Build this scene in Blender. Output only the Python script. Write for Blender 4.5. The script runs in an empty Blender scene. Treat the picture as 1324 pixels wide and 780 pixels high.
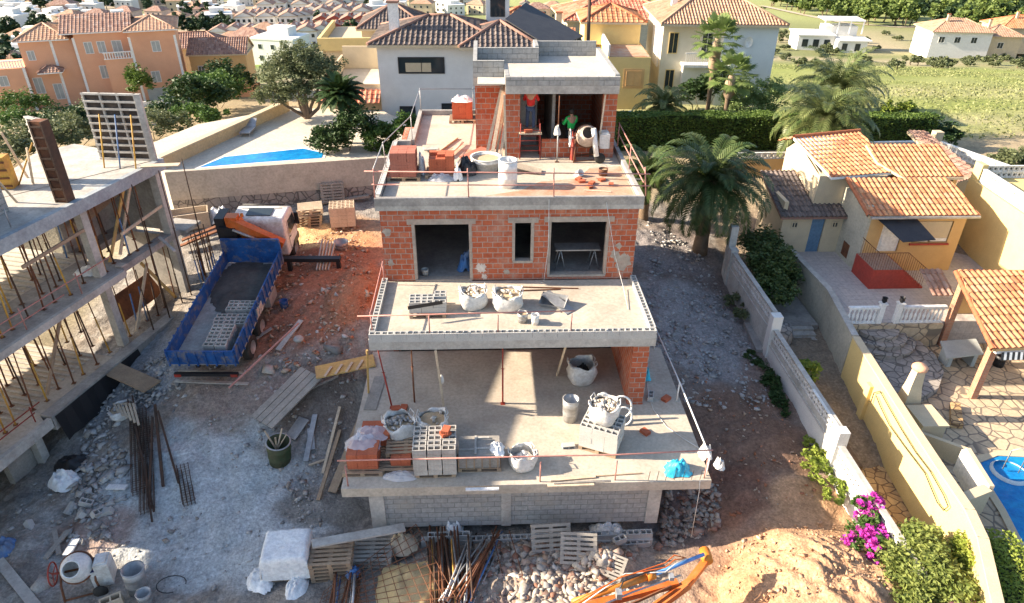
SKY=.10; SUN=5.0; EXPO=1.65
import bpy, math, random
import numpy as np
from mathutils import Matrix, Vector, Euler
random.seed(7); rs = np.random.RandomState(7)
R = math.radians
scene = bpy.context.scene
COL = scene.collection
MW = {}
# ---------------------------------------------------------------- camera model
CF = 900.0; TH = R(30.76); RO = R(.476); YA = R(2.389)
CP = np.array([3.623, -18.312, 15.197])
_F = np.array([math.sin(YA)*math.cos(TH), math.cos(YA)*math.cos(TH), -math.sin(TH)])
_R0 = np.array([math.cos(YA), -math.sin(YA), 0]); _U0 = np.cross(_R0, _F)
_R = _R0*math.cos(RO)+_U0*math.sin(RO); _U = -_R0*math.sin(RO)+_U0*math.cos(RO)
def ray(x, y): return _F+_R*(x-662)/CF-_U*(y-390)/CF
def P(x, y, z=0.0):
    d = ray(x, y); q = CP+d*(z-CP[2])/d[2]; return Vector(q)
def VY(x, y, Y):
    d = ray(x, y); return Vector(CP+d*(Y-CP[1])/d[1])
def DD(x, y, dist): return Vector(CP+ray(x, y)*dist)
def PP(x, y, n, p0):
    d = Vector(ray(x, y)); c = Vector(CP); n = Vector(n)
    return c+d*((Vector(p0)-c).dot(n)/d.dot(n))
def HT(x, y, px, py):
    lo, hi = -60., 60.
    for _ in range(50):
        m = (lo+hi)/2; v = np.array([x, y, m])-CP; yy = 390-CF*(v@_U)/(v@_F)
        if yy > py: lo = m
        else: hi = m
    return m
# ---------------------------------------------------------------- noise
def vnoise(x, y, seed=0):
    xi = np.floor(x).astype(np.int64); yi = np.floor(y).astype(np.int64); xf = x-xi; yf = y-yi
    def h(a, b):
        n = (a*374761393+b*668265263+seed*1274126177) & 0x7fffffff
        n = ((n ^ (n >> 13))*1274126177) & 0x7fffffff
        return ((n ^ (n >> 16)) & 0xffff)/65535.0
    u = xf*xf*(3-2*xf); v = yf*yf*(3-2*yf)
    return (h(xi, yi)*(1-u)+h(xi+1, yi)*u)*(1-v)+(h(xi, yi+1)*(1-u)+h(xi+1, yi+1)*u)*v
def fbm(x, y, o=4, seed=0):
    s = 0; a = .5; t = 0
    for k in range(o):
        s = s+a*vnoise(x, y, seed+k*17); t += a; a *= .5; x = x*2.03+5.1; y = y*2.03+1.7
    return s/t
def sm(a, b, x): 
    t = np.clip((x-a)/(b-a), 0, 1); return t*t*(3-2*t)
# ---------------------------------------------------------------- mesh builder
class B:
    def __init__(s): s.v = []; s.f = []; s.sm = []
    def face(s, pts, smooth=False):
        n = len(s.v); s.v += [tuple(p) for p in pts]; s.f.append(tuple(range(n, n+len(pts)))); s.sm.append(smooth); return s
    def box(s, x0, x1, y0, y1, z0, z1):
        n = len(s.v)
        s.v += [(x0,y0,z0),(x1,y0,z0),(x1,y1,z0),(x0,y1,z0),(x0,y0,z1),(x1,y0,z1),(x1,y1,z1),(x0,y1,z1)]
        for q in ((0,3,2,1),(4,5,6,7),(0,1,5,4),(1,2,6,5),(2,3,7,6),(3,0,4,7)): s.f.append(tuple(n+i for i in q)); s.sm.append(False)
        return s
    def add(s, o, M=None):
        n = len(s.v)
        s.v += [tuple(M @ Vector(p)) for p in o.v] if M is not None else list(o.v)
        s.f += [tuple(n+i for i in q) for q in o.f]; s.sm += o.sm; return s
    def ob(s, c, size, rz=0, rx=0, ry=0):
        a, b, h = size[0]/2, size[1]/2, size[2]/2
        return s.add(B().box(-a,a,-b,b,-h,h), Matrix.Translation(Vector(c)) @ Euler((rx,ry,rz)).to_matrix().to_4x4())
    def beam(s, p0, p1, w, h, up=(0,0,1)):
        p0 = Vector(p0); p1 = Vector(p1); d = p1-p0; L = d.length
        if L < 1e-6: return s
        d.normalize(); up = Vector(up)
        if abs(d.dot(up)) > .98: up = Vector((1,0,0))
        x = d.cross(up).normalized(); z = x.cross(d)
        M = Matrix((x, d, z)).transposed().to_4x4(); M.translation = p0
        return s.add(B().box(-w/2,w/2,0,L,-h/2,h/2), M)
    def prism(s, poly, z0, z1):
        n = len(poly); k = len(s.v)
        a = sum(poly[i][0]*poly[(i+1)%n][1]-poly[(i+1)%n][0]*poly[i][1] for i in range(n))
        if a < 0: poly = poly[::-1]
        s.v += [(p[0],p[1],z0) for p in poly]+[(p[0],p[1],z1) for p in poly]
        s.f.append(tuple(k+i for i in range(n))[::-1]); s.f.append(tuple(k+n+i for i in range(n))); s.sm += [False]*2
        for i in range(n): j = (i+1)%n; s.f.append((k+i,k+j,k+n+j,k+n+i)); s.sm.append(False)
        return s
    def slabp(s, pts, th):                       # 3D polygon with thickness downwards
        n = len(pts); k = len(s.v); pts = [Vector(p) for p in pts]
        s.v += [tuple(p) for p in pts]+[(p.x,p.y,p.z-th) for p in pts]
        s.f.append(tuple(k+i for i in range(n))); s.f.append(tuple(k+n+i for i in range(n))[::-1]); s.sm += [False]*2
        for i in range(n): j = (i+1)%n; s.f.append((k+j,k+i,k+n+i,k+n+j)); s.sm.append(False)
        return s
    def tube(s, pts, r, n=8, cap=True):
        pts = [Vector(p) for p in pts]; k = len(s.v); m = len(pts)
        rr = r if isinstance(r, (list, tuple)) else [r]*m
        up = None
        for i, p in enumerate(pts):
            d = (pts[min(i+1,m-1)]-pts[max(i-1,0)])
            d = d.normalized() if d.length > 1e-9 else Vector((0,0,1))
            if up is None: up = Vector((0,0,1)) if abs(d.z) < .9 else Vector((1,0,0))
            x = d.cross(up)
            x = x.normalized() if x.length > 1e-6 else Vector((1,0,0))
            y = x.cross(d); up = y
            for j in range(n):
                a = 2*math.pi*j/n; s.v.append(tuple(p+x*(math.cos(a)*rr[i])+y*(math.sin(a)*rr[i])))
        for i in range(m-1):
            for j in range(n):
                a = k+i*n+j; b = k+i*n+(j+1)%n; s.f.append((a,b,b+n,a+n)); s.sm.append(n > 5)
        if cap:
            s.f.append(tuple(k+j for j in range(n))[::-1]); s.f.append(tuple(k+(m-1)*n+j for j in range(n))); s.sm += [False]*2
        return s
    def lathe(s, prof, n=24, c=(0,0,0), M=None, sx=1, sy=1):
        o = B()
        for r, z in prof:
            for j in range(n):
                a = 2*math.pi*j/n; o.v.append((math.cos(a)*r*sx, math.sin(a)*r*sy, z))
        for i in range(len(prof)-1):
            for j in range(n):
                a = i*n+j; b = i*n+(j+1)%n; o.f.append((a,b,b+n,a+n)); o.sm.append(True)
        T = Matrix.Translation(Vector(c))
        return s.add(o, T @ M if M is not None else T)
    def build(s, name, m, parent=None, world=True, **kw):
        me = bpy.data.meshes.new(name); V = np.array(s.v, dtype=float).reshape(-1,3)
        off = None
        if parent is not None:
            if world:
                Mi = np.array(MW[parent.name].inverted()); V = V@Mi[:3,:3].T+Mi[:3,3]
        else:
            off = np.array([(V[:,0].min()+V[:,0].max())/2, (V[:,1].min()+V[:,1].max())/2, V[:,2].min()]); V = V-off
        me.from_pydata(V.tolist(), [], s.f); me.materials.append(m)
        me.polygons.foreach_set('use_smooth', s.sm)
        uv_box(me)
        return link(name, me, parent, off, **kw)
def uv_box(me):
    nl = len(me.loops)
    if nl == 0: return
    uvl = me.uv_layers.new(name='UVMap')
    vi = np.empty(nl, np.int32); me.loops.foreach_get('vertex_index', vi)
    co = np.empty(len(me.vertices)*3); me.vertices.foreach_get('co', co); co = co.reshape(-1,3)[vi]
    npoly = len(me.polygons); nn = np.empty(npoly*3); me.polygons.foreach_get('normal', nn); nn = nn.reshape(-1,3)
    lt = np.empty(npoly, np.int32); me.polygons.foreach_get('loop_total', lt)
    nn = np.repeat(nn, lt, axis=0)
    vert = np.abs(nn[:,2]) < .5
    h = np.hypot(nn[:,0], nn[:,1])+1e-9; tx = -nn[:,1]/h; ty = nn[:,0]/h
    snap = np.abs(nn[:,0]) > np.abs(nn[:,1])
    U = np.where(vert, co[:,0]*tx+co[:,1]*ty, co[:,0]); Vv = np.where(vert, co[:,2], co[:,1])
    uvl.data.foreach_set('uv', np.stack([U, Vv], 1).ravel())
def link(name, me, parent=None, off=None, label=None, cat=None, group=None, kind=None):
    o = bpy.data.objects.new(name, me); COL.objects.link(o)
    if parent is not None: o.parent = parent
    elif off is not None: o.location = off
    if label: o['label'] = label
    if cat: o['category'] = cat
    if group: o['group'] = group
    if kind: o['kind'] = kind
    return o
def T(name, label, cat, loc=(0,0,0), rz=0, group=None, rot=None):
    o = bpy.data.objects.new(name, None); COL.objects.link(o)
    o.location = loc; e = Euler(rot) if rot else Euler((0,0,rz)); o.rotation_euler = e
    MW[o.name] = Matrix.Translation(Vector(loc)) @ e.to_matrix().to_4x4()
    o['label'] = label; o['category'] = cat
    if group: o['group'] = group
    o.empty_display_size = .2
    return o
def dup(src, loc=None, rz=None, label=None, group=None, rot=None, scale=None, mat=None):
    def cp(s, par):
        c = s.copy(); COL.objects.link(c); c.parent = par
        for ch in list(KIDS(s)): cp(ch, c)
        return c
    c = cp(src, None)
    if loc is not None: c.location = loc
    if rot is not None: c.rotation_euler = rot
    elif rz is not None: c.rotation_euler = (0,0,rz)
    if scale is not None: c.scale = scale if hasattr(scale,'__len__') else (scale,)*3
    if label: c['label'] = label
    if group: c['group'] = group
    if mat is not None and c.type == 'MESH': c.material_slots[0].link = 'OBJECT'; c.material_slots[0].material = mat
    return c
def KIDS(o): return [k for k in COL.objects if k.parent == o] if not hasattr(o, 'children') else list(o.children)
# ---------------------------------------------------------------- materials
def newmat(name):
    m = bpy.data.materials.new(name); m.use_nodes = True; nt = m.node_tree
    b = nt.nodes['Principled BSDF']; return m, nt, b
def N(nt, t, **kw):
    n = nt.nodes.new(t)
    for k, v in kw.items():
        if k in n.inputs.keys(): n.inputs[k].default_value = v
        else: setattr(n, k, v)
    return n
def mixc(nt, fac, a, b, bt='MIX'):
    n = nt.nodes.new('ShaderNodeMix'); n.data_type = 'RGBA'; n.blend_type = bt; L = nt.links
    for idx, x in ((0, fac), (6, a), (7, b)):
        if hasattr(x, 'is_output'): L.new(x, n.inputs[idx])
        elif idx == 0: n.inputs[0].default_value = x
        else: n.inputs[idx].default_value = (*x[:3], 1)
    return n.outputs[2]
def ramp(nt, src, stops):
    n = nt.nodes.new('ShaderNodeValToRGB'); nt.links.new(src, n.inputs[0]); e = n.color_ramp.elements
    while len(e) < len(stops): e.new(.5)
    for i, (p, c) in enumerate(stops): e[i].position = p; e[i].color = (*c[:3], 1) if hasattr(c, '__len__') else (c,c,c,1)
    return n.outputs[0]
def bump(nt, b, h, d=.02, s=.6, prev=None):
    n = N(nt, 'ShaderNodeBump'); n.inputs['Distance'].default_value = d; n.inputs['Strength'].default_value = s
    nt.links.new(h, n.inputs['Height']); nt.links.new(n.outputs[0], b.inputs['Normal']); return n
def noise(nt, vec, scale, detail=5, rough=.6):
    n = N(nt, 'ShaderNodeTexNoise'); n.inputs['Scale'].default_value = scale; n.inputs['Detail'].default_value = detail; n.inputs['Roughness'].default_value = rough
    nt.links.new(vec, n.inputs['Vector']); return n.outputs['Fac']
MATS = {}
def mat(name, c, c2=None, s1=1.5, s2=9., rough=.85, bd=.01, metal=0, dirt=None, da=.35, stain=None):
    """mottled surface: base colour c drifting to c2, fine grain, optional dirt blotches"""
    if name in MATS: return MATS[name]
    m, nt, b = newmat(name); L = nt.links; tc = N(nt, 'ShaderNodeTexCoord').outputs['Object']
    geo = N(nt, 'ShaderNodeNewGeometry').outputs['Position']
    c2 = c2 or tuple(x*.72 for x in c)
    n1 = noise(nt, geo, s1, 6, .65); n2 = noise(nt, tc, s2, 4, .7)
    f = ramp(nt, n1, [(.38, 0), (.64, 1)])
    col = mixc(nt, f, c, c2)
    g = ramp(nt, n2, [(.3, (.78,)*3), (.7, (1.12,)*3)])
    col = mixc(nt, 1.0, col, g, 'MULTIPLY')
    if dirt:
        n3 = noise(nt, geo, .9 if not stain else stain, 8, .7)
        col = mixc(nt, ramp(nt, n3, [(.5, 0), (.66, da)]), col, dirt)
    L.new(col, b.inputs['Base Color']); b.inputs['Roughness'].default_value = rough; b.inputs['Metallic'].default_value = metal
    b.inputs['Specular IOR Level'].default_value = .3
    if bd: bump(nt, b, n2, bd, .5)
    MATS[name] = m; return m
def brickmat(name, c1, c2, mortar, w, h, ms=.012, dirt=None, rough=.9, off=.5, bd=.008, da=.6):
    m, nt, b = newmat(name); L = nt.links
    uv = N(nt, 'ShaderNodeUVMap').outputs[0]; geo = N(nt, 'ShaderNodeNewGeometry').outputs['Position']
    t = N(nt, 'ShaderNodeTexBrick'); t.offset = off; t.inputs['Scale'].default_value = 1; t.inputs['Brick Width'].default_value = w; t.inputs['Row Height'].default_value = h
    t.inputs['Mortar Size'].default_value = ms; t.inputs['Mortar Smooth'].default_value = .3; t.inputs['Bias'].default_value = 0
    t.inputs['Color1'].default_value = (*c1,1); t.inputs['Color2'].default_value = (*c2,1); t.inputs['Mortar'].default_value = (*mortar,1)
    nz = noise(nt, uv, 3, 4); vm = N(nt, 'ShaderNodeVectorMath', operation='SCALE'); vm.inputs['Scale'].default_value = .018
    nzc = N(nt, 'ShaderNodeTexNoise'); nzc.inputs['Scale'].default_value = 2.5; L.new(uv, nzc.inputs['Vector'])
    L.new(nzc.outputs['Color'], vm.inputs[0]); va = N(nt, 'ShaderNodeVectorMath', operation='ADD'); L.new(uv, va.inputs[0]); L.new(vm.outputs[0], va.inputs[1])
    L.new(va.outputs[0], t.inputs['Vector'])
    g = ramp(nt, noise(nt, geo, 7, 6, .7), [(.3, (.75,)*3), (.7, (1.15,)*3)])
    col = mixc(nt, 1., t.outputs['Color'], g, 'MULTIPLY')
    if dirt: col = mixc(nt, ramp(nt, noise(nt, geo, 1.1, 7, .68), [(.5, 0), (.68, da)]), col, dirt)
    L.new(col, b.inputs['Base Color']); b.inputs['Roughness'].default_value = rough; b.inputs['Specular IOR Level'].default_value = .25
    if bd:
        inv = N(nt, 'ShaderNodeMath', operation='SUBTRACT'); inv.inputs[0].default_value = 1; L.new(t.outputs['Fac'], inv.inputs[1])
        bump(nt, b, inv.outputs[0], bd, .8)
    MATS[name] = m; return m
def tilemat(name, cols, w=.24, row=.38, rough=.85, moss=None):
    m, nt, b = newmat(name); L = nt.links
    at = N(nt, 'ShaderNodeAttribute', attribute_name='tile').outputs['Fac']
    wn = N(nt, 'ShaderNodeTexWhiteNoise', noise_dimensions='1D'); L.new(at, wn.inputs['W'])
    k = len(cols); col = ramp(nt, wn.outputs['Value'], [(i/(k-1), c) for i, c in enumerate(cols)])
    geo = N(nt, 'ShaderNodeNewGeometry').outputs['Position']
    g = ramp(nt, noise(nt, geo, 6, 6, .7), [(.3, (.72,)*3), (.7, (1.15,)*3)])
    col = mixc(nt, 1., col, g, 'MULTIPLY')
    if moss: col = mixc(nt, ramp(nt, noise(nt, geo, 1.3, 7, .7), [(.48, 0), (.66, .75)]), col, moss)
    L.new(col, b.inputs['Base Color']); b.inputs['Roughness'].default_value = rough; b.inputs['Specular IOR Level'].default_value = .3
    MATS[name] = m; return m
def leafmat(name, c1, c2, trans=.25, rough=.6):
    m, nt, b = newmat(name); L = nt.links
    at = N(nt, 'ShaderNodeAttribute', attribute_name='tile').outputs['Fac']
    wn = N(nt, 'ShaderNodeTexWhiteNoise', noise_dimensions='1D'); L.new(at, wn.inputs['W'])
    geo = N(nt, 'ShaderNodeNewGeometry').outputs['Position']
    n1 = noise(nt, geo, 1.3, 3); f = ramp(nt, n1, [(.35, 0), (.65, 1)])
    a = N(nt, 'ShaderNodeMath', operation='MULTIPLY_ADD'); L.new(wn.outputs['Value'], a.inputs[0]); a.inputs[1].default_value = .6; 
    mm = N(nt, 'ShaderNodeMath', operation='MULTIPLY'); L.new(f, mm.inputs[0]); mm.inputs[1].default_value = .4; L.new(mm.outputs[0], a.inputs[2])
    col = mixc(nt, a.outputs[0], c1, c2); L.new(col, b.inputs['Base Color']); b.inputs['Roughness'].default_value = rough
    b.inputs['Specular IOR Level'].default_value = .3
    tr = N(nt, 'ShaderNodeBsdfTranslucent'); L.new(col, tr.inputs['Color'])
    mx = N(nt, 'ShaderNodeMixShader'); mx.inputs[0].default_value = trans; L.new(b.outputs[0], mx.inputs[1]); L.new(tr.outputs[0], mx.inputs[2])
    out = nt.nodes['Material Output']; L.new(mx.outputs[0], out.inputs['Surface'])
    MATS[name] = m; return m
def plain(name, c, rough=.5, metal=0, alpha=1, trans=0):
    if name in MATS: return MATS[name]
    m, nt, b = newmat(name); b.inputs['Base Color'].default_value = (*c,1); b.inputs['Roughness'].default_value = rough; b.inputs['Metallic'].default_value = metal
    if alpha < 1: b.inputs['Alpha'].default_value = alpha
    if trans: b.inputs['Transmission Weight'].default_value = trans
    MATS[name] = m; return m
M = {}
M['conc'] = mat('concrete', (.40,.375,.34), (.27,.255,.24), dirt=(.16,.14,.12))
M['concw'] = mat('pale_concrete', (.50,.475,.43), (.38,.36,.33), dirt=(.2,.17,.14), da=.4)
M['floor'] = mat('dusty_screed', (.52,.455,.37), (.42,.37,.305), s1=.8, dirt=(.34,.27,.21), da=.5)
M['floorR'] = mat('screed_with_brick_dust', (.44,.26,.17), (.46,.36,.28), s1=1.2, dirt=(.42,.15,.08), da=.8)
M['brick'] = brickmat('hollow_red_brick', (.40,.095,.045), (.48,.14,.07), (.40,.30,.25), .36, .21, .016, dirt=(.45,.32,.25), da=.55)
M['block'] = brickmat('grey_block_wall', (.37,.365,.35), (.31,.31,.30), (.22,.22,.21), .41, .205, .012, dirt=(.36,.33,.28))
M['blockf'] = mat('concrete_block', (.50,.49,.46), (.42,.41,.39), s2=30)
M['bricku'] = mat('loose_red_brick', (.40,.10,.05), (.47,.14,.07), s2=30)
M['brickp'] = mat('pale_red_brick', (.42,.16,.11), (.36,.12,.08), s2=30)
M['lintel'] = mat('lintel_mortar', (.42,.36,.30), (.33,.28,.24), dirt=(.38,.2,.14))
M['wood'] = mat('weathered_board', (.40,.29,.19), (.28,.20,.14), s2=14)
M['woody'] = mat('yellow_formwork_board', (.58,.38,.13), (.46,.30,.12), s2=12, dirt=(.3,.24,.17))
M['woodg'] = mat('grey_board', (.36,.33,.29), (.27,.25,.22), s2=14)
M['woodp'] = mat('pale_timber', (.62,.50,.36), (.5,.4,.29), s2=14)
M['rust'] = mat('rusty_steel', (.23,.095,.045), (.12,.055,.035), rough=.8, metal=.2)
M['rustd'] = mat('dark_rebar', (.10,.055,.035), (.06,.04,.03), rough=.8)
M['redp'] = mat('red_oxide_paint', (.35,.045,.03), (.26,.05,.035), rough=.6)
M['rail'] = mat('pink_guard_rail_paint', (.50,.24,.20), (.42,.19,.16), rough=.6)
M['galv'] = mat('galvanised_steel', (.45,.45,.45), (.33,.33,.33), rough=.5, metal=.5)
M['blue'] = mat('scratched_blue_paint', (.018,.10,.32), (.014,.06,.20), rough=.5, dirt=(.20,.18,.16), da=.9, stain=2.6)
M['bluep'] = mat('blue_prop_paint', (.05,.18,.45), (.15,.2,.3), rough=.6)
M['yelp'] = mat('yellow_prop_paint', (.60,.36,.06), (.45,.22,.06), rough=.6)
M['orange'] = mat('orange_machine_paint', (.60,.13,.02), (.48,.10,.02), rough=.45, dirt=(.4,.22,.1), da=.5)
M['orangey'] = mat('amber_machine_paint', (.68,.24,.03), (.56,.17,.025), rough=.45, dirt=(.5,.3,.12), da=.4)
M['white'] = mat('white_paint', (.80,.79,.76), (.74,.73,.70), rough=.5)
M['sack'] = mat('white_woven_sack', (.74,.72,.68), (.62,.60,.56), s1=3, s2=12, bd=.03, rough=.8, dirt=(.42,.36,.29), da=.6, stain=2.5)
M['film'] = plain('clear_film', (.8,.8,.85), .25, alpha=.42)
M['filmw'] = mat('milky_plastic_film', (.82,.82,.80), (.70,.71,.72), s1=4, s2=10, bd=.05, rough=.35)
M['dark'] = plain('black_plastic', (.015,.015,.017), .5)
M['rubber'] = mat('tyre_rubber', (.02,.02,.02), (.05,.045,.04), rough=.9)
M['glass'] = plain('dark_glass', (.03,.04,.045), .08)
M['stucco'] = mat('white_stucco', (.74,.73,.70), (.68,.67,.64), bd=.004, s2=40)
M['gstucco'] = mat('grey_stucco', (.42,.44,.42), (.34,.36,.35), bd=.004, s2=40)
M['cream'] = mat('cream_stucco', (.60,.49,.33), (.54,.44,.30), bd=.004, s2=40, dirt=(.4,.33,.24), da=.25)
M['ochre'] = mat('ochre_stucco', (.62,.40,.18), (.56,.36,.16), bd=.004, s2=40)
M['pyel'] = mat('pale_yellow_stucco', (.72,.55,.24), (.66,.50,.22), bd=.004, s2=40)
M['salmon'] = mat('salmon_stucco', (.72,.39,.24), (.64,.34,.21), bd=.004, s2=40, s1=.4)
M['sgrey'] = mat('grey_green_render_and_shade', (.50,.47,.38), (.42,.40,.33), dirt=(.28,.25,.2))
M['lightblue'] = mat('light_blue_stucco', (.60,.68,.71), (.56,.64,.67), s2=40)
M['redf'] = mat('red_painted_concrete', (.42,.06,.04), (.36,.06,.045), rough=.6)
M['water'] = mat('pool_water', (.006,.17,.46), (.01,.26,.55), s1=2.2, s2=5, rough=.05, bd=.02)
M['tarp'] = mat('cyan_tarpaulin', (.05,.50,.66), (.04,.40,.58), rough=.4, bd=.03)
M['sand'] = mat('sand_fill', (.55,.42,.28), (.45,.33,.2), s2=25, bd=.03)
M['roof'] = tilemat('terracotta_tile', [(.46,.17,.075),(.52,.23,.11),(.50,.27,.14),(.40,.13,.06),(.55,.26,.13),(.44,.24,.15)])
M['roofo'] = tilemat('old_brown_tile', [(.30,.17,.12),(.38,.24,.18),(.24,.13,.10),(.42,.29,.23)])
M['roofd'] = tilemat('dark_mossy_tile', [(.13,.10,.09),(.20,.16,.14),(.10,.08,.075)], moss=(.05,.045,.045))
M['roofr'] = tilemat('red_tile', [(.50,.12,.07),(.60,.20,.12),(.56,.30,.2)])
M['slate'] = mat('black_slate', (.035,.035,.042), (.05,.05,.055), rough=.6)
M['bark'] = mat('bark', (.20,.14,.10), (.12,.085,.06), s2=12, bd=.05)
M['palmbark'] = mat('palm_bark', (.24,.17,.11), (.13,.09,.06), s2=18, bd=.08)
M['leafg'] = leafmat('mid_green_leaf', (.045,.10,.022), (.10,.17,.035))
M['leafd'] = leafmat('dark_green_leaf', (.02,.05,.014), (.05,.09,.025), .15)
M['leafo'] = leafmat('olive_leaf', (.085,.11,.05), (.17,.19,.09))
M['leafy'] = leafmat('yellow_green_leaf', (.14,.22,.03), (.30,.34,.06))
M['leafp'] = leafmat('palm_leaf', (.05,.09,.025), (.20,.22,.08), .2, .4)
M['leafps'] = leafmat('shaded_palm_leaf', (.03,.065,.018), (.11,.14,.045), .15, .4)  # darker copy of the palm leaf, shade put into the colour
M['leafh'] = leafmat('hedge_leaf', (.05,.10,.02), (.13,.19,.035))
M['flower'] = leafmat('magenta_bract', (.50,.03,.34), (.62,.08,.48), .3)
M['pine'] = leafmat('pine_needle', (.06,.11,.03), (.20,.25,.06), .2)
M['pined'] = leafmat('dark_pine_needle', (.02,.045,.02), (.045,.08,.03), .1)
def link_mesh_raw(name, V, F, m, smooth=False, tile=None, parent=None, off=None, **kw):
    """fast numpy mesh; all faces with the same corner count"""
    me = bpy.data.meshes.new(name); V = np.asarray(V, dtype=np.float32); F = np.asarray(F, dtype=np.int32)
    k = F.shape[1]; me.vertices.add(len(V)); me.vertices.foreach_set('co', V.ravel())
    me.loops.add(F.size); me.loops.foreach_set('vertex_index', F.ravel())
    me.polygons.add(len(F)); me.polygons.foreach_set('loop_start', np.arange(0, F.size, k, dtype=np.int32))
    try: me.polygons.foreach_set('loop_total', np.full(len(F), k, dtype=np.int32))
    except Exception: pass
    me.update(calc_edges=True); me.validate()
    if smooth: me.polygons.foreach_set('use_smooth', np.ones(len(F), bool))
    if tile is not None and len(tile) == len(me.polygons):
        a = me.attributes.new('tile', 'FLOAT', 'FACE'); a.data.foreach_set('value', np.asarray(tile, dtype=np.float32))
    me.materials.append(m)
    return link(name, me, parent, off, **kw)
# ---------------------------------------------------------------- camera, sky, sun
cam = bpy.data.cameras.new('camera'); co = bpy.data.objects.new('camera', cam); COL.objects.link(co)
cam.sensor_width = 36; cam.lens = 36*CF/1324; cam.clip_end = 4000; cam.clip_start = .1
Mc = Matrix((tuple(_R), tuple(_U), tuple(-_F))).transposed().to_4x4(); Mc.translation = Vector(CP); co.matrix_world = Mc
scene.camera = co
SV = Vector((-2.1, .12, 1.0)).normalized()
elev = math.asin(SV.z); az = math.atan2(SV.x, SV.y)
w = bpy.data.worlds.new('World'); scene.world = w; w.use_nodes = True
bg = w.node_tree.nodes['Background']; sky = w.node_tree.nodes.new('ShaderNodeTexSky'); sky.sky_type = 'NISHITA'; sky.sun_disc = False
sky.sun_elevation = elev; sky.sun_rotation = az; sky.altitude = 100; sky.air_density = 1.0; sky.dust_density = 1.5
w.node_tree.links.new(sky.outputs[0], bg.inputs['Color']); bg.inputs['Strength'].default_value = SKY
sl = bpy.data.lights.new('sun', 'SUN'); sl.energy = SUN; sl.angle = R(.5); sl.color = (1, .85, .66)
so = bpy.data.objects.new('sun', sl); COL.objects.link(so); so.rotation_euler = (-SV).to_track_quat('-Z', 'Y').to_euler(); so.location = SV*100
vs = scene.view_settings; vs.view_transform = 'Standard'; vs.look = 'None'; vs.gamma = 1; vs.exposure = EXPO; vs.use_curve_mapping = False
scene.cycles.max_bounces = 6; scene.cycles.diffuse_bounces = 3; scene.cycles.transparent_max_bounces = 12
# ---------------------------------------------------------------- terrain height
CTRL = [(-10,-3,-2.7),(-13,-3,-2.7),(-8,-6,-2.7),(-13,-8,-2.7),(-5,-7,-2.5),(-6,-1.3,-2.2),(-5,-3,-2.4),(-2,-5.5,-2.2),(-8,0,-1.9),(-6.3,2.5,-1.05),(-8,3,-1.2),(-9.5,5,-1.0),
 (-9.5,9,-.7),(-6,6,-.45),(-7,9,0),(-7,12.5,.35),(-3,12.5,.45),(-3.2,8.5,.35),(-1,5.5,.2),(-1.3,2.8,-.6),(-2.7,3.2,-.45),(-4.2,2.5,-1.0),(-4.8,1,-1.4),(-1.4,0,-2.1),(-3,0,-1.9),(-2.2,-2.5,-2.2),(-3.8,.2,-1.75),
 (-12.2,.4,-2.75),(-13.5,-2,-3.0),(-14.5,1.5,-2.7),(-11.2,1.2,-2.4),(-11,-1,-2.6),(-12,14.5,.5),(-7,15.5,.6),(-2,16.2,.8),(-14,10,-1.2),(-15,4,-1.6),(-12,6,-1.5),(-18,10,-1.8),(-20,2,-2.2),(-17,-4,-2.7),
 (1,3,-1.8),(5,3,-1.8),(8,3,-1.8),(1,0,-2.1),(5,0,-2.1),(8.5,0,-2.2),(0,-2.5,-2.6),(4,-2.5,-2.5),(8.5,-2.5,-2.8),(5,8,-.6),(2,12,.2),
 (2,-4.2,-2.15),(5,-4.6,-2.0),(8,-4.6,-2.2),(3,-7,-2.2),(7,-7,-2.2),(10,-2.6,-2.8),(10.4,-4.3,-2.4),(11.6,-2.6,-2.0),(10,0,-1.9),(9.6,3,-1.2),(9.7,6,-.8),(9.7,12,-.3),
 (12,14,-.4),(12.5,9,-.75),(12.5,5,-1.1),(13,1,-1.5),(13,-2,-1.8),(14.9,11.4,-1.0),(15.0,5,-1.5),(15.0,-1.2,-1.9),(14.9,-4,-2.0),(14.5,-7,-1.9),(11,-9,-1.8),
 (16.5,5,-1.9),(16.5,-2,-2.5),(16.5,-7,-2.7),(19.5,5,-1.7),(19.5,-4,-1.9),(22,0,-1.7),(26,0,-1.7),(26,6,-1.4),(17,10,-1.8),(21,12,-.8),(26,10,-.7),(18,16,-.9),(22,18,-.5),(28,16,0),(32,10,0),(32,0,-1.5),
 (14,20,-.3),(20,24,0),(8,22,.3),(2,24,.6),(-4,24,1.2),(-10,20,.8),(-16,18,-.8),(12,30,-.2),(28,24,-.3),(-16,26,-.8),(35,18,-.6)]
_c = np.array(CTRL, float); _x = _c[:,:2]
def _phi(d2): return d2*np.log(d2+1e-6)*.5
def _mk():
    n = len(_c); K = _phi(((_x[:,None]-_x[None])**2).sum(-1))+np.eye(n)*.8; Q = np.c_[np.ones(n), _x]
    A = np.block([[K, Q], [Q.T, np.zeros((3,3))]]); return np.linalg.solve(A, np.r_[_c[:,2], 0, 0, 0])
_w = _mk()
def zfar(x, y):
    z = np.interp(y, [-200,-20,25,52,168,300,460,900,2000], [-3,-2.2,.2,-3,-21.5,-31,-42,-50,-120])
    return z-np.clip(-x-22, 0, 60)*.05-np.clip(x-40, 0, 300)*.02*sm(20,80,y)
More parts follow.
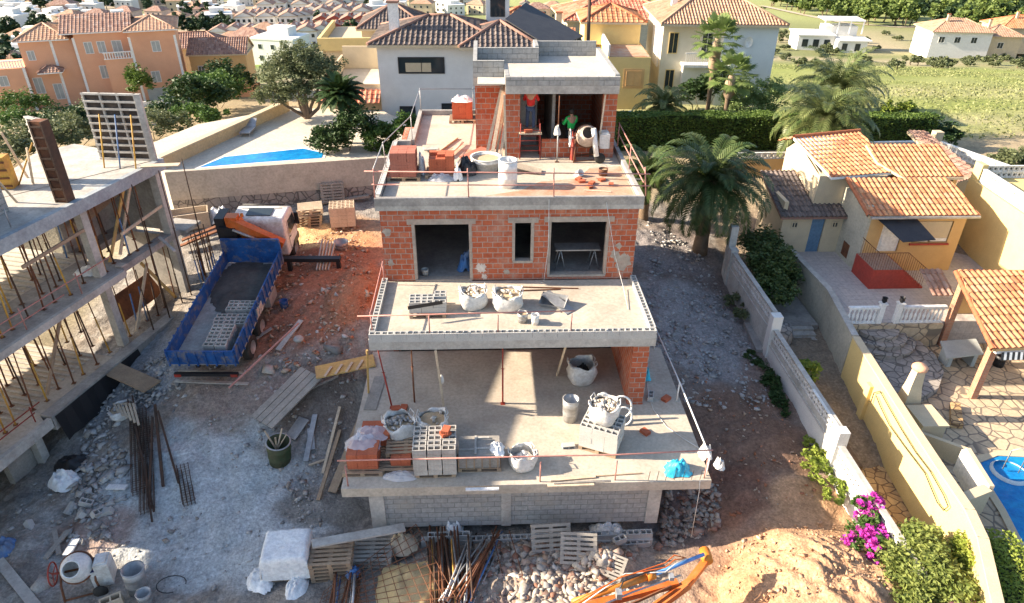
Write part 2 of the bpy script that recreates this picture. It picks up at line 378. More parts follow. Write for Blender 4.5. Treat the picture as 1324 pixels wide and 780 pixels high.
def gz_(x, y):
    x = np.asarray(x, float); y = np.asarray(y, float); s = x.shape; xf = x.ravel(); yf = y.ravel(); z = np.empty(len(xf))
    for a in range(0, len(xf), 20000):
        q = np.c_[xf[a:a+20000], yf[a:a+20000]]; d2 = ((q[:,None]-_x[None])**2).sum(-1)
        z[a:a+20000] = _phi(d2)@_w[:len(_c)]+_w[-3]+q@_w[-2:]
    z = z.reshape(s)
    k = np.minimum(np.minimum(1-sm(20,30,y), sm(-16,-9,y)), np.minimum(sm(-24,-17,x), 1-sm(30,40,x)))
    z = z*k+zfar(x, y)*(1-k)
    # spoil heap bottom right
    dx = (x-12.9)/3.0; dy = (y+6.9)/3.0; z = z+1.2*np.clip(1-(dx*dx+dy*dy), 0, 1)**.6*(k > .5)
    dx = (x-7.0)/1.0; dy = (y+4.6)/.6; z = z+.5*np.clip(1-(dx*dx+dy*dy), 0, 1)
    # loose spoil beside the house wall
    dx = (x+1.6)/1.6; dy = (y-7)/3.; z = z+.55*np.clip(1-(dx*dx+dy*dy), 0, 1)
    return z
def gz(x, y): return float(gz_(np.array([x]), np.array([y]))[0])
def G(px, py, dz=0.0):
    """where the line of sight through a photo pixel meets the terrain"""
    d = ray(px, py); lo = None; t = 5.
    prev = t
    while t < 1200:
        q = CP+d*t
        if q[2] < gz(q[0], q[1])+dz: break
        prev = t; t *= 1.03
    a, b = prev, t
    for _ in range(22):
        m_ = (a+b)/2; q = CP+d*m_
        if q[2] < gz(q[0], q[1])+dz: b = m_
        else: a = m_
    return Vector(CP+d*b)
def axis(a0, a1, st, lo, hi, g=1.13):
    xs = list(np.arange(a0, a1, st)); s = st; x = xs[-1]
    while x < hi: s *= g; x += s; xs.append(x)
    s = st; x = a0; pre = []
    while x > lo: s *= g; x -= s; pre.append(x)
    return np.array(pre[::-1]+xs)
XS = axis(-14, 19, .105, -700, 900); YS = axis(-8.5, 17, .105, -60, 1500)
GX, GY = np.meshgrid(XS, YS)
GZ = gz_(GX, GY)
near = np.minimum(np.minimum(sm(-16,-13,GX), 1-sm(18,22,GX)), 1-sm(17,24,GY))
rough = .35+.65*sm(.35, .7, fbm(GX*.35, GY*.35, 3, 5))
lump = (fbm(GX*1.1, GY*1.1, 3, 1)-.5)*.30+(fbm(GX*4.3, GY*4.3, 3, 2)-.5)*.16*rough+np.abs(vnoise(GX*9, GY*9, 3)-.5)*.10*rough
heap = np.exp(-(((GX-13)/3.)**2+((GY+6.5)/2.6)**2))
lump = lump+heap*((np.abs(fbm(GX*2.6+GY*1.1, GY*.9-GX*.3, 3, 9)-.5))*.8-.14+(fbm(GX*6,GY*6,2,19)-.5)*.1)
GZ = GZ+lump*near+(1-near)*(fbm(GX*.05, GY*.05, 4, 4)-.5)*np.clip(GY-25, 0, 60)*.02
# ground colours by region, darker in the pit and below the slab corner
def blob(px, py, z, rx, ry=None, rot=0, soft=.5, seed=0):
    q = P(px, py, z); ry = ry or rx; dx = GX-q.x; dy = GY-q.y; c, s = math.cos(rot), math.sin(rot)
    a = (dx*c+dy*s)/rx; b = (-dx*s+dy*c)/ry; d = np.sqrt(a*a+b*b)+(fbm(GX*.9, GY*.9, 4, 30+seed)-.5)*.9
    return 1-sm(1-soft*.6, 1+soft*.4, d)
Cg = np.zeros(GX.shape+(3,)); Cg[:] = (.23,.21,.19)
def paint(w_, c):
    global Cg
    Cg = Cg*(1-w_[...,None])+np.array(c)*w_[...,None]
nz1 = fbm(GX*.5, GY*.5, 5, 11); nz2 = fbm(GX*2.5, GY*2.5, 4, 12)
paint(sm(.42,.6,nz1)*.6, (.30,.25,.20)); paint(sm(.52,.66,nz2)*.5, (.36,.34,.31))
paint(blob(250,650,-2.4,4.6,3.0), (.42,.44,.44)); paint(blob(330,690,-2.3,2.4,2.0,seed=1), (.44,.46,.46)); paint(blob(120,690,-2.6,1.6,1.,seed=7)*.7, (.34,.22,.17))
paint(blob(180,480,-1.4,2.6,2,seed=2)*.8, (.30,.32,.34))
paint(blob(300,530,-1.9,2.4,1.3,seed=3)*.6, (.30,.24,.20))
paint(blob(430,350,.2,2.9,3.4,seed=3), (.30,.135,.08)); paint(blob(390,420,-.2,2.2,2.0,seed=4), (.28,.14,.09)); paint(blob(460,400,.0,1.3,2.2,seed=14), (.32,.15,.085))
paint(blob(400,310,.4,1.7,1.2,seed=5), (.58,.40,.20)); paint(blob(300,255,.5,7,1.2,seed=6)*.8, (.33,.24,.17)); paint(blob(450,300,.5,1.8,1.6,seed=8)*.7, (.46,.27,.14))
paint(blob(420,540,-1.9,1.6,1.6,seed=8)*.8, (.17,.14,.12)); paint(blob(420,650,-2.2,1.5,.9,seed=9)*.8, (.22,.20,.17))
rt = sm(9.2,9.8,GX)*(1-sm(15,15.6,GX))*(1-sm(14,18,GY)); paint(rt, (.22,.175,.15))
paint(blob(900,420,-1.1,2.6,3.6,seed=10)*.8, (.33,.31,.30)); paint(blob(860,330,-.7,2.6,2.4,seed=11)*.7, (.27,.25,.25))
paint(blob(950,560,-1.7,2.6,2.2,seed=12)*.9, (.19,.115,.08)); paint(blob(940,640,-2,1.8,1.2,seed=13)*.8, (.19,.09,.06)); paint(blob(1000,500,-1.5,1.5,1.6,seed=17)*.6, (.24,.15,.11))
paint(np.clip(heap*2.3,0,1), (.41,.22,.12)); paint(np.clip(heap*2.3,0,1)*sm(.5,.65,fbm(GX*1.6,GY*1.0,4,51))*.6, (.47,.29,.17)); paint(blob(1060,660,-1.8,1.8,1.6,seed=15), (.46,.28,.16)); paint(blob(1050,740,-1.6,2.2,2.,seed=16), (.48,.29,.17))
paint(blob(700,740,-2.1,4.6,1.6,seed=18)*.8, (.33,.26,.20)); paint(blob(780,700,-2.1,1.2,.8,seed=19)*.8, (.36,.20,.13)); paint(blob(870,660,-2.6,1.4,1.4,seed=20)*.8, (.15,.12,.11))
# garden, field, country beyond
gd = sm(15.6,16,GX)*(1-sm(24,28,GY)); paint(gd, (.24,.19,.14))
bk = sm(17,20,GY); paint(bk, (.34,.27,.17)); lf = 1-sm(-15,-13.5,GX); paint(lf*(1-bk), (.22,.19,.13))
ff = sm(29,34,GY+(fbm(GX*.05,GY*.05,3,40)-.5)*10)*sm(8,14,GX-GY*.12)*(1-sm(128,142,GY-GX*.02))
n_f = fbm(GX*.02+GY*.01, GY*.09-GX*.02, 5, 41); n_g = fbm(GX*.25, GY*.5, 4, 42)
paint(ff, (.24,.27,.075)); paint(ff*sm(.48,.62,n_f)*.7, (.40,.35,.20)); paint(ff*sm(.45,.62,n_g)*.5, (.33,.33,.14)); paint(ff*sm(.5,.6,fbm(GX*.9,GY*2.2,3,47))*.45, (.15,.18,.05))
fr = sm(128,142,GY)*sm(0,30,GX); paint(fr, (.20,.21,.09)); paint(fr*sm(.5,.6,fbm(GX*.02,GY*.04,4,43)), (.38,.32,.2))
tl = sm(50,60,GY)*(1-sm(-5,15,GX-GY*.1)); n_t = fbm(GX*.03,GY*.03,4,44); paint(tl, (.34,.28,.20)); paint(tl*sm(.5,.56,n_t)*.8, (.13,.17,.06)); paint(tl*sm(.58,.7,1-n_t)*.7, (.44,.40,.34))
lw = P(270,55,-16); lg = np.exp(-(((GX+62)/26)**2+((GY-135)/16)**2)); paint(np.clip(lg*1.8,0,1), (.20,.30,.06))
up = sm(250,300,GY)*sm(-60,-10,GX); paint(up, (.30,.32,.13)); 
ny, nx = GX.shape
idx = np.arange(ny*nx).reshape(ny, nx); F4 = np.stack([idx[:-1,:-1], idx[:-1,1:], idx[1:,1:], idx[1:,:-1]], -1).reshape(-1,4)
m, nt, b = newmat('earth'); L = nt.links
ca = N(nt, 'ShaderNodeVertexColor', layer_name='Col').outputs[0]; geo = N(nt, 'ShaderNodeNewGeometry').outputs['Position']
n1 = noise(nt, geo, 9, 8, .75); n2 = noise(nt, geo, 1.6, 6, .7); n3 = noise(nt, geo, 38, 3, .6)
c_ = mixc(nt, 1., ca, ramp(nt, n1, [(.3, (.52,)*3), (.52, (1,)*3), (.72, (1.6,)*3)]), 'MULTIPLY')
c_ = mixc(nt, 1., c_, ramp(nt, n2, [(.3, (.78,)*3), (.7, (1.2,)*3)]), 'MULTIPLY')
vo = N(nt, 'ShaderNodeTexVoronoi'); vo.inputs['Scale'].default_value = 14; L.new(geo, vo.inputs['Vector'])
L.new(c_, b.inputs['Base Color']); b.inputs['Roughness'].default_value = .95; b.inputs['Specular IOR Level'].default_value = .15
hh = mixc(nt, .5, n1, vo.outputs['Distance']); bump(nt, b, hh, .05, .7)
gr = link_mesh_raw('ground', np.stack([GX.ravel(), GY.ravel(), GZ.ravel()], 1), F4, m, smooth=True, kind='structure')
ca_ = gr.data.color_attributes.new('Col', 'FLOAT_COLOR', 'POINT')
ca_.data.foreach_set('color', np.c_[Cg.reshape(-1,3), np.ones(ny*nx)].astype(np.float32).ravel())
# ---------------------------------------------------------------- loose rubble
def rock_proto(seed):
    r = np.random.RandomState(seed)
    V = r.normal(size=(9,3)); V = V/np.linalg.norm(V,axis=1)[:,None]*(.65+.6*r.rand(9,1))
    import bmesh
    bm = bmesh.new(); vs_ = [bm.verts.new(v) for v in V]; bmesh.ops.convex_hull(bm, input=vs_); 
    bm.verts.ensure_lookup_table(); 
    loose = [v for v in bm.verts if not v.link_faces]
    for v in loose: bm.verts.remove(v)
    bm.verts.index_update(); bmesh.ops.triangulate(bm, faces=bm.faces[:])
    vv = np.array([v.co[:] for v in bm.verts]); ff_ = np.array([[v.index for v in f.verts] for f in bm.faces]); bm.free(); return vv, ff_
ROCKS = [rock_proto(s) for s in range(8)]
def gsurf(x, y):
    return gz_(x, y)
def rubble(name, pts, smin, smax, m, label, power=2.5, flat=.6, zf=None, cat=None, lift=.25):
    """pts: (x, y) array"""
    Vs = []; Fs = []; n = 0; z = zf if zf is not None else gz_(pts[:,0], pts[:,1]); tl_ = []
    for (x, y), zz in zip(pts, z):
        v, f = ROCKS[rs.randint(8)]; s = smin+(smax-smin)*rs.rand()**power; sc = s*np.array([.7+.6*rs.rand(), .7+.6*rs.rand(), flat*(.6+.6*rs.rand())])
        a = rs.rand()*6.28; q = v*sc; c, s_ = math.cos(a), math.sin(a)
        q = np.c_[q[:,0]*c-q[:,1]*s_, q[:,0]*s_+q[:,1]*c, q[:,2]]+np.array([x, y, zz+s*lift]); Vs.append(q); Fs.append(f+n); n += len(v); tl_ += [rs.rand()*999]*len(f)
    return link_mesh_raw(name, np.vstack(Vs), np.vstack(Fs), m, tile=tl_, label=label, cat=cat or 'rubble', kind='stuff')
def rockmat(name, cols):
    m, nt, b = newmat(name); L = nt.links
    at = N(nt, 'ShaderNodeAttribute', attribute_name='tile').outputs['Fac']; wn = N(nt, 'ShaderNodeTexWhiteNoise', noise_dimensions='1D'); L.new(at, wn.inputs['W'])
    k = len(cols); col = ramp(nt, wn.outputs['Value'], [(i/(k-1), c) for i, c in enumerate(cols)])
    geo = N(nt, 'ShaderNodeNewGeometry').outputs['Position']
    col = mixc(nt, 1., col, ramp(nt, noise(nt, geo, 20, 4, .7), [(.3, (.75,)*3), (.7, (1.2,)*3)]), 'MULTIPLY')
    L.new(col, b.inputs['Base Color']); b.inputs['Roughness'].default_value = .95; b.inputs['Specular IOR Level'].default_value = .15; return m
M['rg'] = rockmat('grey_rubble', [(.22,.21,.20),(.34,.33,.32),(.44,.43,.42),(.30,.26,.22),(.50,.49,.47)])
M['rr'] = rockmat('reddish_rubble', [(.30,.12,.06),(.38,.17,.10),(.40,.28,.2),(.45,.38,.3),(.26,.10,.055)])
M['rt'] = rockmat('tan_clods', [(.46,.27,.15),(.52,.34,.21),(.38,.21,.12),(.56,.42,.3)])
M['rw'] = rockmat('pale_rubble', [(.70,.66,.58),(.58,.53,.46),(.45,.40,.34),(.62,.52,.4)])
def inpoly(n, px, zs):
    q = [P(x, y, zs) for x, y in px]; xs = [p.x for p in q]; ys = [p.y for p in q]; out = []
    while len(out) < n:
        x = random.uniform(min(xs), max(xs)); y = random.uniform(min(ys), max(ys)); c = False; j = len(q)-1
        for i in range(len(q)):
            if (ys[i] > y) != (ys[j] > y) and x < (xs[j]-xs[i])*(y-ys[i])/(ys[j]-ys[i])+xs[i]: c = not c
            j = i
        if c: out.append((x, y))
    return np.array(out)
M['rm'] = rockmat('mixed_rubble', [(.22,.18,.15),(.34,.29,.24),(.42,.38,.33),(.30,.15,.10),(.26,.22,.19),(.46,.42,.36),(.36,.24,.16)])
rubble('rubble', inpoly(2600, [(835,300),(900,330),(925,360),(985,460),(1010,520),(900,520),(840,480),(835,380)], -1.1), .02, .16, M['rg'], 'broken grey rubble strewn over the path right of the unfinished house', 4)
rubble('rubble', inpoly(700, [(880,500),(1010,520),(1060,640),(930,660),(880,560)], -1.7), .015, .11, M['rr'], 'sparse stones on the bare brown path near the lattice fence', 5)
rubble('rubble', inpoly(1700, [(365,330),(470,300),(488,400),(440,460),(350,470),(340,400)], 0), .02, .17, M['rr'], 'reddish clods and stones on the red earth beside the blue truck', 4.5)
rubble('rubble', inpoly(3600, [(640,690),(830,700),(800,740),(730,790),(600,790),(600,720)], -2.1), .02, .24, M['rm'], 'heaped grey broken stone in front of the lower block wall', 3.6, .5)
rubble('rubble', inpoly(420, [(862,640),(925,640),(930,690),(850,710)], -2.6), .05, .2, M['rm'], 'dark rubble piled under the overhanging slab corner', 2)
rubble('rubble', inpoly(900, [(930,690),(1000,665),(1100,660),(1150,790),(930,790)], -1.4), .015, .10, M['rt'], 'crumbly tan clods over the spoil heap at lower right', 4)
rubble('rubble', inpoly(1900, [(0,640),(150,520),(240,480),(330,470),(400,560),(440,660),(330,780),(0,790)], -2.2), .015, .12, M['rg'], 'small broken stones scattered over the grey dusty yard', 6)
rubble('rubble', inpoly(420, [(105,560),(150,520),(170,620),(140,690),(80,690)], -2.2), .05, .24, M['rg'], 'grey broken block pieces left of the rusty rebar bundle', 2.4)
rubble('rubble', inpoly(500, [(180,470),(230,470),(235,500),(190,520),(150,500)], -1.3), .04, .18, M['rg'], 'concrete debris behind the tail of the blue truck', 3)
rubble('rubble', inpoly(650, [(330,520),(430,470),(470,500),(440,620),(400,680),(340,600)], -1.9), .02, .15, M['rg'], 'dark rubble and offcuts in the sunken pit left of the slab', 3.5)
rubble('rubble', inpoly(160, [(740,735),(795,725),(815,765),(740,775)], -2.0), .06, .2, M['rw'], 'bright pale stones lying in front of the leaning pallets', 1.5)
# ================================================================ the unfinished house (world coordinates)
def wall_y(b, x0, x1, z0, z1, y0, y1, ops):
    """wall along x with openings (xa,xb,za,zb)"""
    xs = sorted({x0, x1, *[o[0] for o in ops], *[o[1] for o in ops]})
    for a, c in zip(xs[:-1], xs[1:]):
        mid = (a+c)/2; cuts = sorted((o[2], o[3]) for o in ops if o[0] < mid < o[1]); z = z0
        for za, zb in cuts:
            if za > z: b.box(a, c, y0, y1, z, za)
            z = zb
        if z < z1: b.box(a, c, y0, y1, z, z1)
    return b
def hblock(L=.40, W=.195, H=.195, cells=2, t=.03):
    b = B(); b.box(-L/2, L/2, -W/2, -W/2+t, 0, H); b.box(-L/2, L/2, W/2-t, W/2, 0, H)
    n = cells+1
    for i in range(n):
        x = -L/2+(L-t)*i/cells; b.box(x, x+t, -W/2+t, W/2-t, 0, H-.002)
    b.box(-L/2+t, L/2-t, -W/2+t, W/2-t, .0, .02)
    return b
def block_row(b, p0, p1, z, L=.40, W=.195, H=.19):
    p0 = Vector((p0[0], p0[1], z)); p1 = Vector((p1[0], p1[1], z)); d = p1-p0; n = max(1, round(d.length/L)); l = d.length/n; a = math.atan2(d.y, d.x)
    pb = hblock(l-.008, W, H, 2)
    for i in range(n): b.add(pb, Matrix.Translation(p0+d*((i+.5)/n)) @ Matrix.Rotation(a, 4, 'Z'))
H = T('unfinished_house', 'unfinished three storey red brick and concrete house in the middle of the building site', 'house', (4.4, 3, -2))
W0, W1 = 0.0, 8.9
# lowest storey
B().box(-.73, 10.26, -3.42, 3.6, -.33, 0).build('ground_slab', M['floor'], H)
b = B(); b.box(.12, 8.86, -3.12, -2.9, -2.0, -.33); b.build('lower_wall', M['block'], H)
B().box(-.02, .42, -3.16, -2.85, -2.05, -.335).build('concrete_pier', M['concw'], H); B().box(3.98, 4.28, -3.15, -2.9, -2.02, -.335).build('concrete_pier', M['concw'], H); B().box(8.5, 8.9, -3.16, -2.85, -2.05, -.335).build('concrete_pier', M['concw'], H)
b = B().box(.1, 8.8, -2.85, 3.6, -2.3, -2.15); b.box(.1, .3, -2.85, 3.6, -2.3, -.34); b.box(8.7, 8.88, -2.85, 3.6, -2.3, -.34); b.build('basement', M['conc'], H)
b = B(); block_row(b, (2.8, -3.55), (8.7, -3.45), -2.28); block_row(b, (1.7, -3.52), (3.0, -3.5), -2.1); block_row(b, (6.6, -3.75), (8.6, -3.62), -2.5, H=.2)
b.box(1.5, 3.0, -3.62, -3.42, -2.75, -2.1); b.box(3.0, 8.7, -3.62, -3.4, -2.8, -2.28); b.build('footing_wall', M['blockf'], H)
# rear wall of the lowest storey and the brick return wall on the right
b = B(); wall_y(b, 0, 8.9, 0, 2.55, 3.72, 3.95, []); b.box(8.37, 8.9, .2, 3.72, 0, 2.55); b.build('lower_brick_wall', M['brick'], H)
B().box(0, .2, 3.95, 12, -.9, 2.55).box(8.7, 8.9, 3.95, 13.4, -1.4, 2.55).build('side_wall', M['brick'], H)
# first floor slab and its terrace
B().box(-.12, 9.02, 0, 3.72, 2.55, 2.85).box(0, 8.9, 3.72, 13.2, 2.55, 2.85).build('floor_slab', M['concw'], H)
B().box(.08, 8.82, .2, 3.70, 2.85, 2.97).build('terrace_screed', M['floor'], H)
B().box(.1, 8.8, 3.96, 13, 2.85, 3.0).build('room_floor', M['conc'], H)
b = B(); block_row(b, (-.1, .10), (9.0, .10), 2.95); block_row(b, (-.02, .22), (-.02, 3.7), 2.95); block_row(b, (8.92, .22), (8.92, 3.7), 2.95)
b.box(-.12, 9.02, .002, .198, 2.85, 2.952); b.box(-.118, .078, .2, 3.7, 2.85, 2.952); b.box(8.822, 9.018, .2, 3.7, 2.85, 2.952); b.build('terrace_parapet', M['blockf'], H)
# first floor walls
OPS = [(1.12, 3.05, 3.02, 5.2), (4.6, 5.22, 3.74, 5.23), (5.86, 7.86, 3.16, 5.25)]
b = B(); wall_y(b, 0, 8.9, 2.99, 5.755, 3.73, 3.95, OPS); b.build('brick_wall', M['brick'], H)
b = B(); b.box(0, .22, 3.95, 13.2, 2.86, 5.755); b.box(8.68, 8.9, 3.95, 13.2, 2.86, 5.755); wall_y(b, .22, 8.68, 3.0, 5.755, 12.98, 13.2, [(2.4, 3.2, 4.3, 4.9), (6, 7, 4, 5)]); b.build('side_wall', M['brick'], H)
b = B()
for xa, xb, za, zb in OPS:
    b.box(xa-.22, xb+.22, 3.712, 3.75, zb, zb+.20)
    b.box(xa-.07, xa+.03, 3.716, 3.94, za, zb-.001); b.box(xb-.03, xb+.07, 3.716, 3.94, za, zb-.001)
    b.box(xa-.05, xb+.05, 3.69, 3.96, za-.06, za+.02)
b.build('window_surround', M['lintel'], H)
B().box(.24, 8.66, 3.96, 12.96, 5.66, 5.752).build('room_ceiling', M['conc'], H)
B().box(3.4, 3.55, 4.2, 9, 3.0, 5.66).box(5.5, 5.62, 4.2, 9, 3.0, 5.66).build('partition', M['conc'], H)
# second floor slab + terrace
pl = [(-.12, 3.62), (9.02, 3.62), (9.02, 13.4), (3.2, 13.4), (3.2, 14.4), (.62, 14.4), (.56, 9.95), (-.02, 9.9)]
B().prism(pl, 5.756, 5.92).build('roof_slab', M['concw'], H)
pl2 = [(.05, 3.8), (8.85, 3.8), (8.85, 13.2), (3.2, 13.2), (3.2, 14.25), (.75, 14.25), (.70, 9.8), (.12, 9.75)]
B().prism(pl2, 5.921, 6.0).build('upper_terrace_floor', M['floor'], H)
B().prism([(4.6,3.83),(8.8,3.83),(8.8,7.2),(7.6,7.0),(7.0,5.9),(5.6,5.6),(4.9,4.8),(3.6,4.3)], 6.0005, 6.004).build('brick_dust', M['floorR'], H)
B().prism([(1.7,8.6),(3.2,8.4),(3.2,9.2),(1.9,9.6)], 6.0005, 6.004).build('brick_dust', M['floorR'], H)
b = B(); b.box(-.12, 9.02, 3.62, 3.80, 5.921, 6.2); b.box(-.12, .03, 3.80, 9.9, 5.921, 6.2).box(8.87, 9.02, 3.80, 13.3, 5.921, 6.2).box(-.10, .58, 9.75, 9.92, 5.92, 6.22).box(.56, .72, 9.92, 14.3, 5.92, 6.22).box(.56, 3.2, 14.27, 14.42, 5.92, 6.22)
b.build('upper_parapet', M['conc'], H)
b = B(); block_row(b, (-.05, 3.95), (-.05, 9.7), 6.2, H=.03); b.build('block_coping', M['blockf'], H)
# stair and bathroom box on the roof
b = B(); b.box(3.26, 4.36, 9.3, 9.55, 6.0, 8.56); b.box(3.26, 3.48, 9.55, 13.2, 6.0, 8.56); b.box(4.42, 4.98, 8.25, 8.5, 6, 8.56); b.box(4.42, 4.62, 8.5, 9.3, 6, 8.56); b.box(8.15, 8.68, 8.2, 8.44, 6.0, 8.56); b.box(8.45, 8.68, 8.44, 13.2, 6.0, 8.56); b.box(3.48, 8.45, 12.98, 13.2, 6, 8.56)
b.build('upper_brick_wall', M['brick'], H)
B().box(5.85, 7.75, 8.3, 8.42, 6.0, 6.72).build('low_brick_wall', M['brick'], H)
B().box(5.05, 5.75, 9.9, 10.1, 6.0, 8.56).box(6.3, 6.42, 9.2, 12.9, 6.0, 8.56).build('partition', M['conc'], H)
b = B(); b.box(4.42, 8.68, 7.95, 13.3, 8.565, 8.86); b.box(3.2, 4.415, 9.2, 13.3, 8.565, 8.86); b.build('box_roof_slab', M['concw'], H)
b = B(); b.box(4.42, 8.68, 7.95, 8.10, 8.861, 9.18); b.box(3.2, 4.40, 9.2, 9.36, 8.861, 9.5); b.box(3.2, 3.36, 9.36, 13.3, 8.861, 9.5); b.box(3.36, 5.9, 11.7, 11.86, 8.861, 9.5); b.box(5.75, 5.9, 11.86, 13.2, 8.861, 9.56); b.box(5.9, 8.5, 13.14, 13.3, 8.861, 9.5); b.box(8.50, 8.68, 8.10, 13.3, 8.861, 9.24); b.box(4.40, 4.55, 8.1, 9.3, 8.862, 9.2)
b.build('box_parapet', M['block'], H)
B().box(3.37, 8.49, 8.11, 13.1, 8.861, 8.90).build('box_roof_screed', mat('pale_screed', (.56,.5,.43),(.48,.43,.37)), H)
# ---------------------------------------------------------------- props, rails and posts
def prop(x, y, z0, z1, dx=0, dy=0, m1='yelp', m2='rust', label=None, group='steel props under the slabs', name='steel_prop', base=True):
    r = T(name, label, 'steel prop', (x, y, z0), 0, group); L = z1-z0
    top = Vector((dx, dy, L)); mid = top*.58
    B().tube([(0,0,0), mid], .03, 8).build('outer_tube', M[m1], r, world=False)
    B().tube([mid*.96, top], .022, 8).build('inner_tube', M[m2], r, world=False)
    if base:
        B().ob((0,0,.006), (.15,.15,.012)).build('base_plate', M[m2], r, world=False)
    B().tube([mid-Vector((.06,0,0)), mid+Vector((.06,0,0))], .012, 6).build('pin', M[m2], r, world=False)
    return r
q = P(507,527,0); prop(q.x, q.y, 0, 2.53, -.28, .0, 'redp', 'redp', 'red steel prop with a brick at its foot, leaning under the left slab corner', None)
q = P(650,522,0); prop(q.x, q.y, 0, 2.54, .0, .0, 'redp', 'redp', 'upright red steel prop under the middle of the first floor slab', None)
q = P(536,520,0); prop(q.x, q.y, 0, 2.54, .03, .05, 'rust', 'rust', 'thin dark prop next to the red leaning prop under the slab', None, base=False)
def timber(name, p0, p1, w, h, m, label, cat='timber', group=None): return B().beam(p0, p1, w, h).build(name, M[m], label=label, cat=cat, group=group)
q = P(574,528,0); timber('wooden_prop', (q.x, q.y, 0), (q.x-.15, -.03, 2.54), .07, .07, 'woodp', 'pale timber prop with a white rag tied round it, at the slab front', 'wooden prop')
q2 = VY(571,486,q.y); B().lathe([(.02,.02),(.09,.0),(.11,.12),(.07,.28),(.02,.36)], 9, (q.x-.02, q.y-.05, 1.1), None, .8, .6).build('rag', M['sack'], label='white rag tied halfway up the pale timber prop', cat='rag')
q = P(720,486,0); timber('wooden_prop', (q.x, q.y, 0), (q.x+.02, .12, 2.54), .06, .06, 'woodp', 'short looking pale timber prop under the slab near the grey rubble sack', 'wooden prop')
q = P(466,522,-.02); timber('wooden_prop', (-.55, 1.1, .01), (-.2, .02, 2.55), .06, .06, 'woody', 'yellowish timber strut leaning at the outer left corner of the slab', 'wooden prop')
def railing(name, label, posts, rails, m='rail', r=.022, group=None):
    """posts: list of (foot, top); rails: polylines"""
    f = posts[0][0]; t = T(name, label, 'guard rail', f, 0, group)
    for a, c in posts: B().tube([a, c], r*.95, 8).build('post', M[m], t)
    for l in rails: B().tube(l, r, 8).build('rail', M[m], t)
    return t
# upper terrace rail: posts by pixel on the parapet line
z = 6.2; y = 3.70
PX = [(485,258,481,198), (606,257,604,210), (716,256,716,208), (835,253,832,217)]
pts = []
for a, bb, c, d in PX:
    f = VY(a, bb, y); f.z = 6.2; tp = VY(c, d, y); tp.x = f.x+(tp.x-f.x)*.7; tp.z = 7.22; pts.append((f, tp))
zr = [VY(480,214,y).z, VY(480,232,y).z]
L_, R_ = pts[0][1].x, pts[-1][1].x
back1 = Vector((.62, 14.3, 6.22)); 
t = railing('guard_rail', 'pinkish two bar scaffold guard rail along the front of the top terrace', pts, [[(L_-.3, y, 7.14), (R_+.2, y, 6.98)], [(L_-.1, y, 6.68), (R_+.25, y, 6.56)]])
railing('guard_rail', 'pale scaffold guard rail at the left side of the top terrace', [((-.05,6.6,6.2), (-.1,6.6,7.2)), ((.62,10,6.2), (.62,10,7.2)), ((.66,14.3,6.2), (.66,14.3,7.25)), ((3.1,14.3,6.2),(3.1,14.3,7.25))], [[(-.1,3.9,7.12), (-.1,6.6,7.15), (.6,10,7.15), (.66,14.3,7.2), (3.2,14.3,7.2)]], 'galv', .018)
railing('guard_rail', 'pinkish scaffold rails slanting back along the right parapet of the top terrace', [((8.97,6.3,6.2), (8.97,6.3,7.15)), ((8.97,8.9,6.2), (8.97,8.9,7.2))], [[(9.0,3.9,7.0), (8.97,9,7.15)], [(9.0,3.9,6.6), (8.97,9,6.75)]])
# first floor terrace rail
y = .10; PX = [(483,433,492,365), (556,436,556,392), (644,434,643,398), (738,432,742,405)]
pts = [(Vector((VY(a,bb,y).x, y, 3.13)), Vector((VY(a,bb,y).x+.0, y, 3.75))) for a,bb,c,d in PX[1:]]
railing('guard_rail', 'single pink guard rail on thin posts across the first floor terrace', pts, [[VY(462,409,y+.05), VY(743,402,y+.05)]])
railing('guard_rail', 'pink rail rising along the left edge of the first floor terrace', [((-.02,.3,3.13), (-.02,.3,3.8)), ((-.02,3.5,3.13), (-.02,3.5,3.9))], [[(-.02,.2,3.72), (-.02,3.6,3.85)]])
# lowest slab rail
y = -3.3
f = lambda px, py: VY(px, py, y)
PXX = [(450,628,443,596), (698,628,697,588), (795,622,797,588), (912,610,915,583)]
pts = [(Vector((f(a,c).x, y, 0.0)), Vector((f(a,c).x, y, .78))) for a,c,_,_ in PXX]
railing('guard_rail', 'rusty pink guard rail along the front edge of the lowest slab', pts, [[f(436,596), f(700,590), f(800,588), f(922,582)]])
railing('guard_rail', 'white pipe rail down the right edge of the lowest slab', [((10.15,-3.2,0),(10.15,-3.2,.8)), ((10.1,.3,0),(10.1,.3,.85)), ((10.0,3.5,-.0),(10.0,3.5,.85))], [[(10.15,-3.25,.78), (10.12,0.3,.8), (10.02,3.6,.82)]], 'white', .025)
q = P(698,640,0)
# white cable hanging down the facade and over the slab
B().tube([VY(710,258,3.6), VY(709,320,3.66), VY(702,372,3.6), P(700,365,3.02)], .012, 6).build('cable', M['sack'], label='white cable hanging down the brick facade between the two right openings', cat='cable')
B().tube([VY(784,262,3.6), VY(795,330,3.6), P(806,372,3.05), P(812,400,3.0)], .010, 6).build('cable', M['sack'], label='thin white cord slung from the top parapet to the terrace at right', cat='cord')
cp_ = [P(x, y_, .02) for x, y_ in [(836,480),(838,510),(845,530),(862,552),(885,568),(905,580)]]
B().tube(cp_, .012, 6).build('cable', M['sack'], label='white cable curving across the right end of the lowest slab', cat='cable')
B().tube([(9.9,-3.43,.02), (9.93,-3.46,-.4), (9.95,-3.5,-2.3)], .010, 6).build('plumb_line', M['sack'], label='thin pale line hanging from the right slab corner to the rubble', cat='line')
# block rows lying on L0 right part, small curb

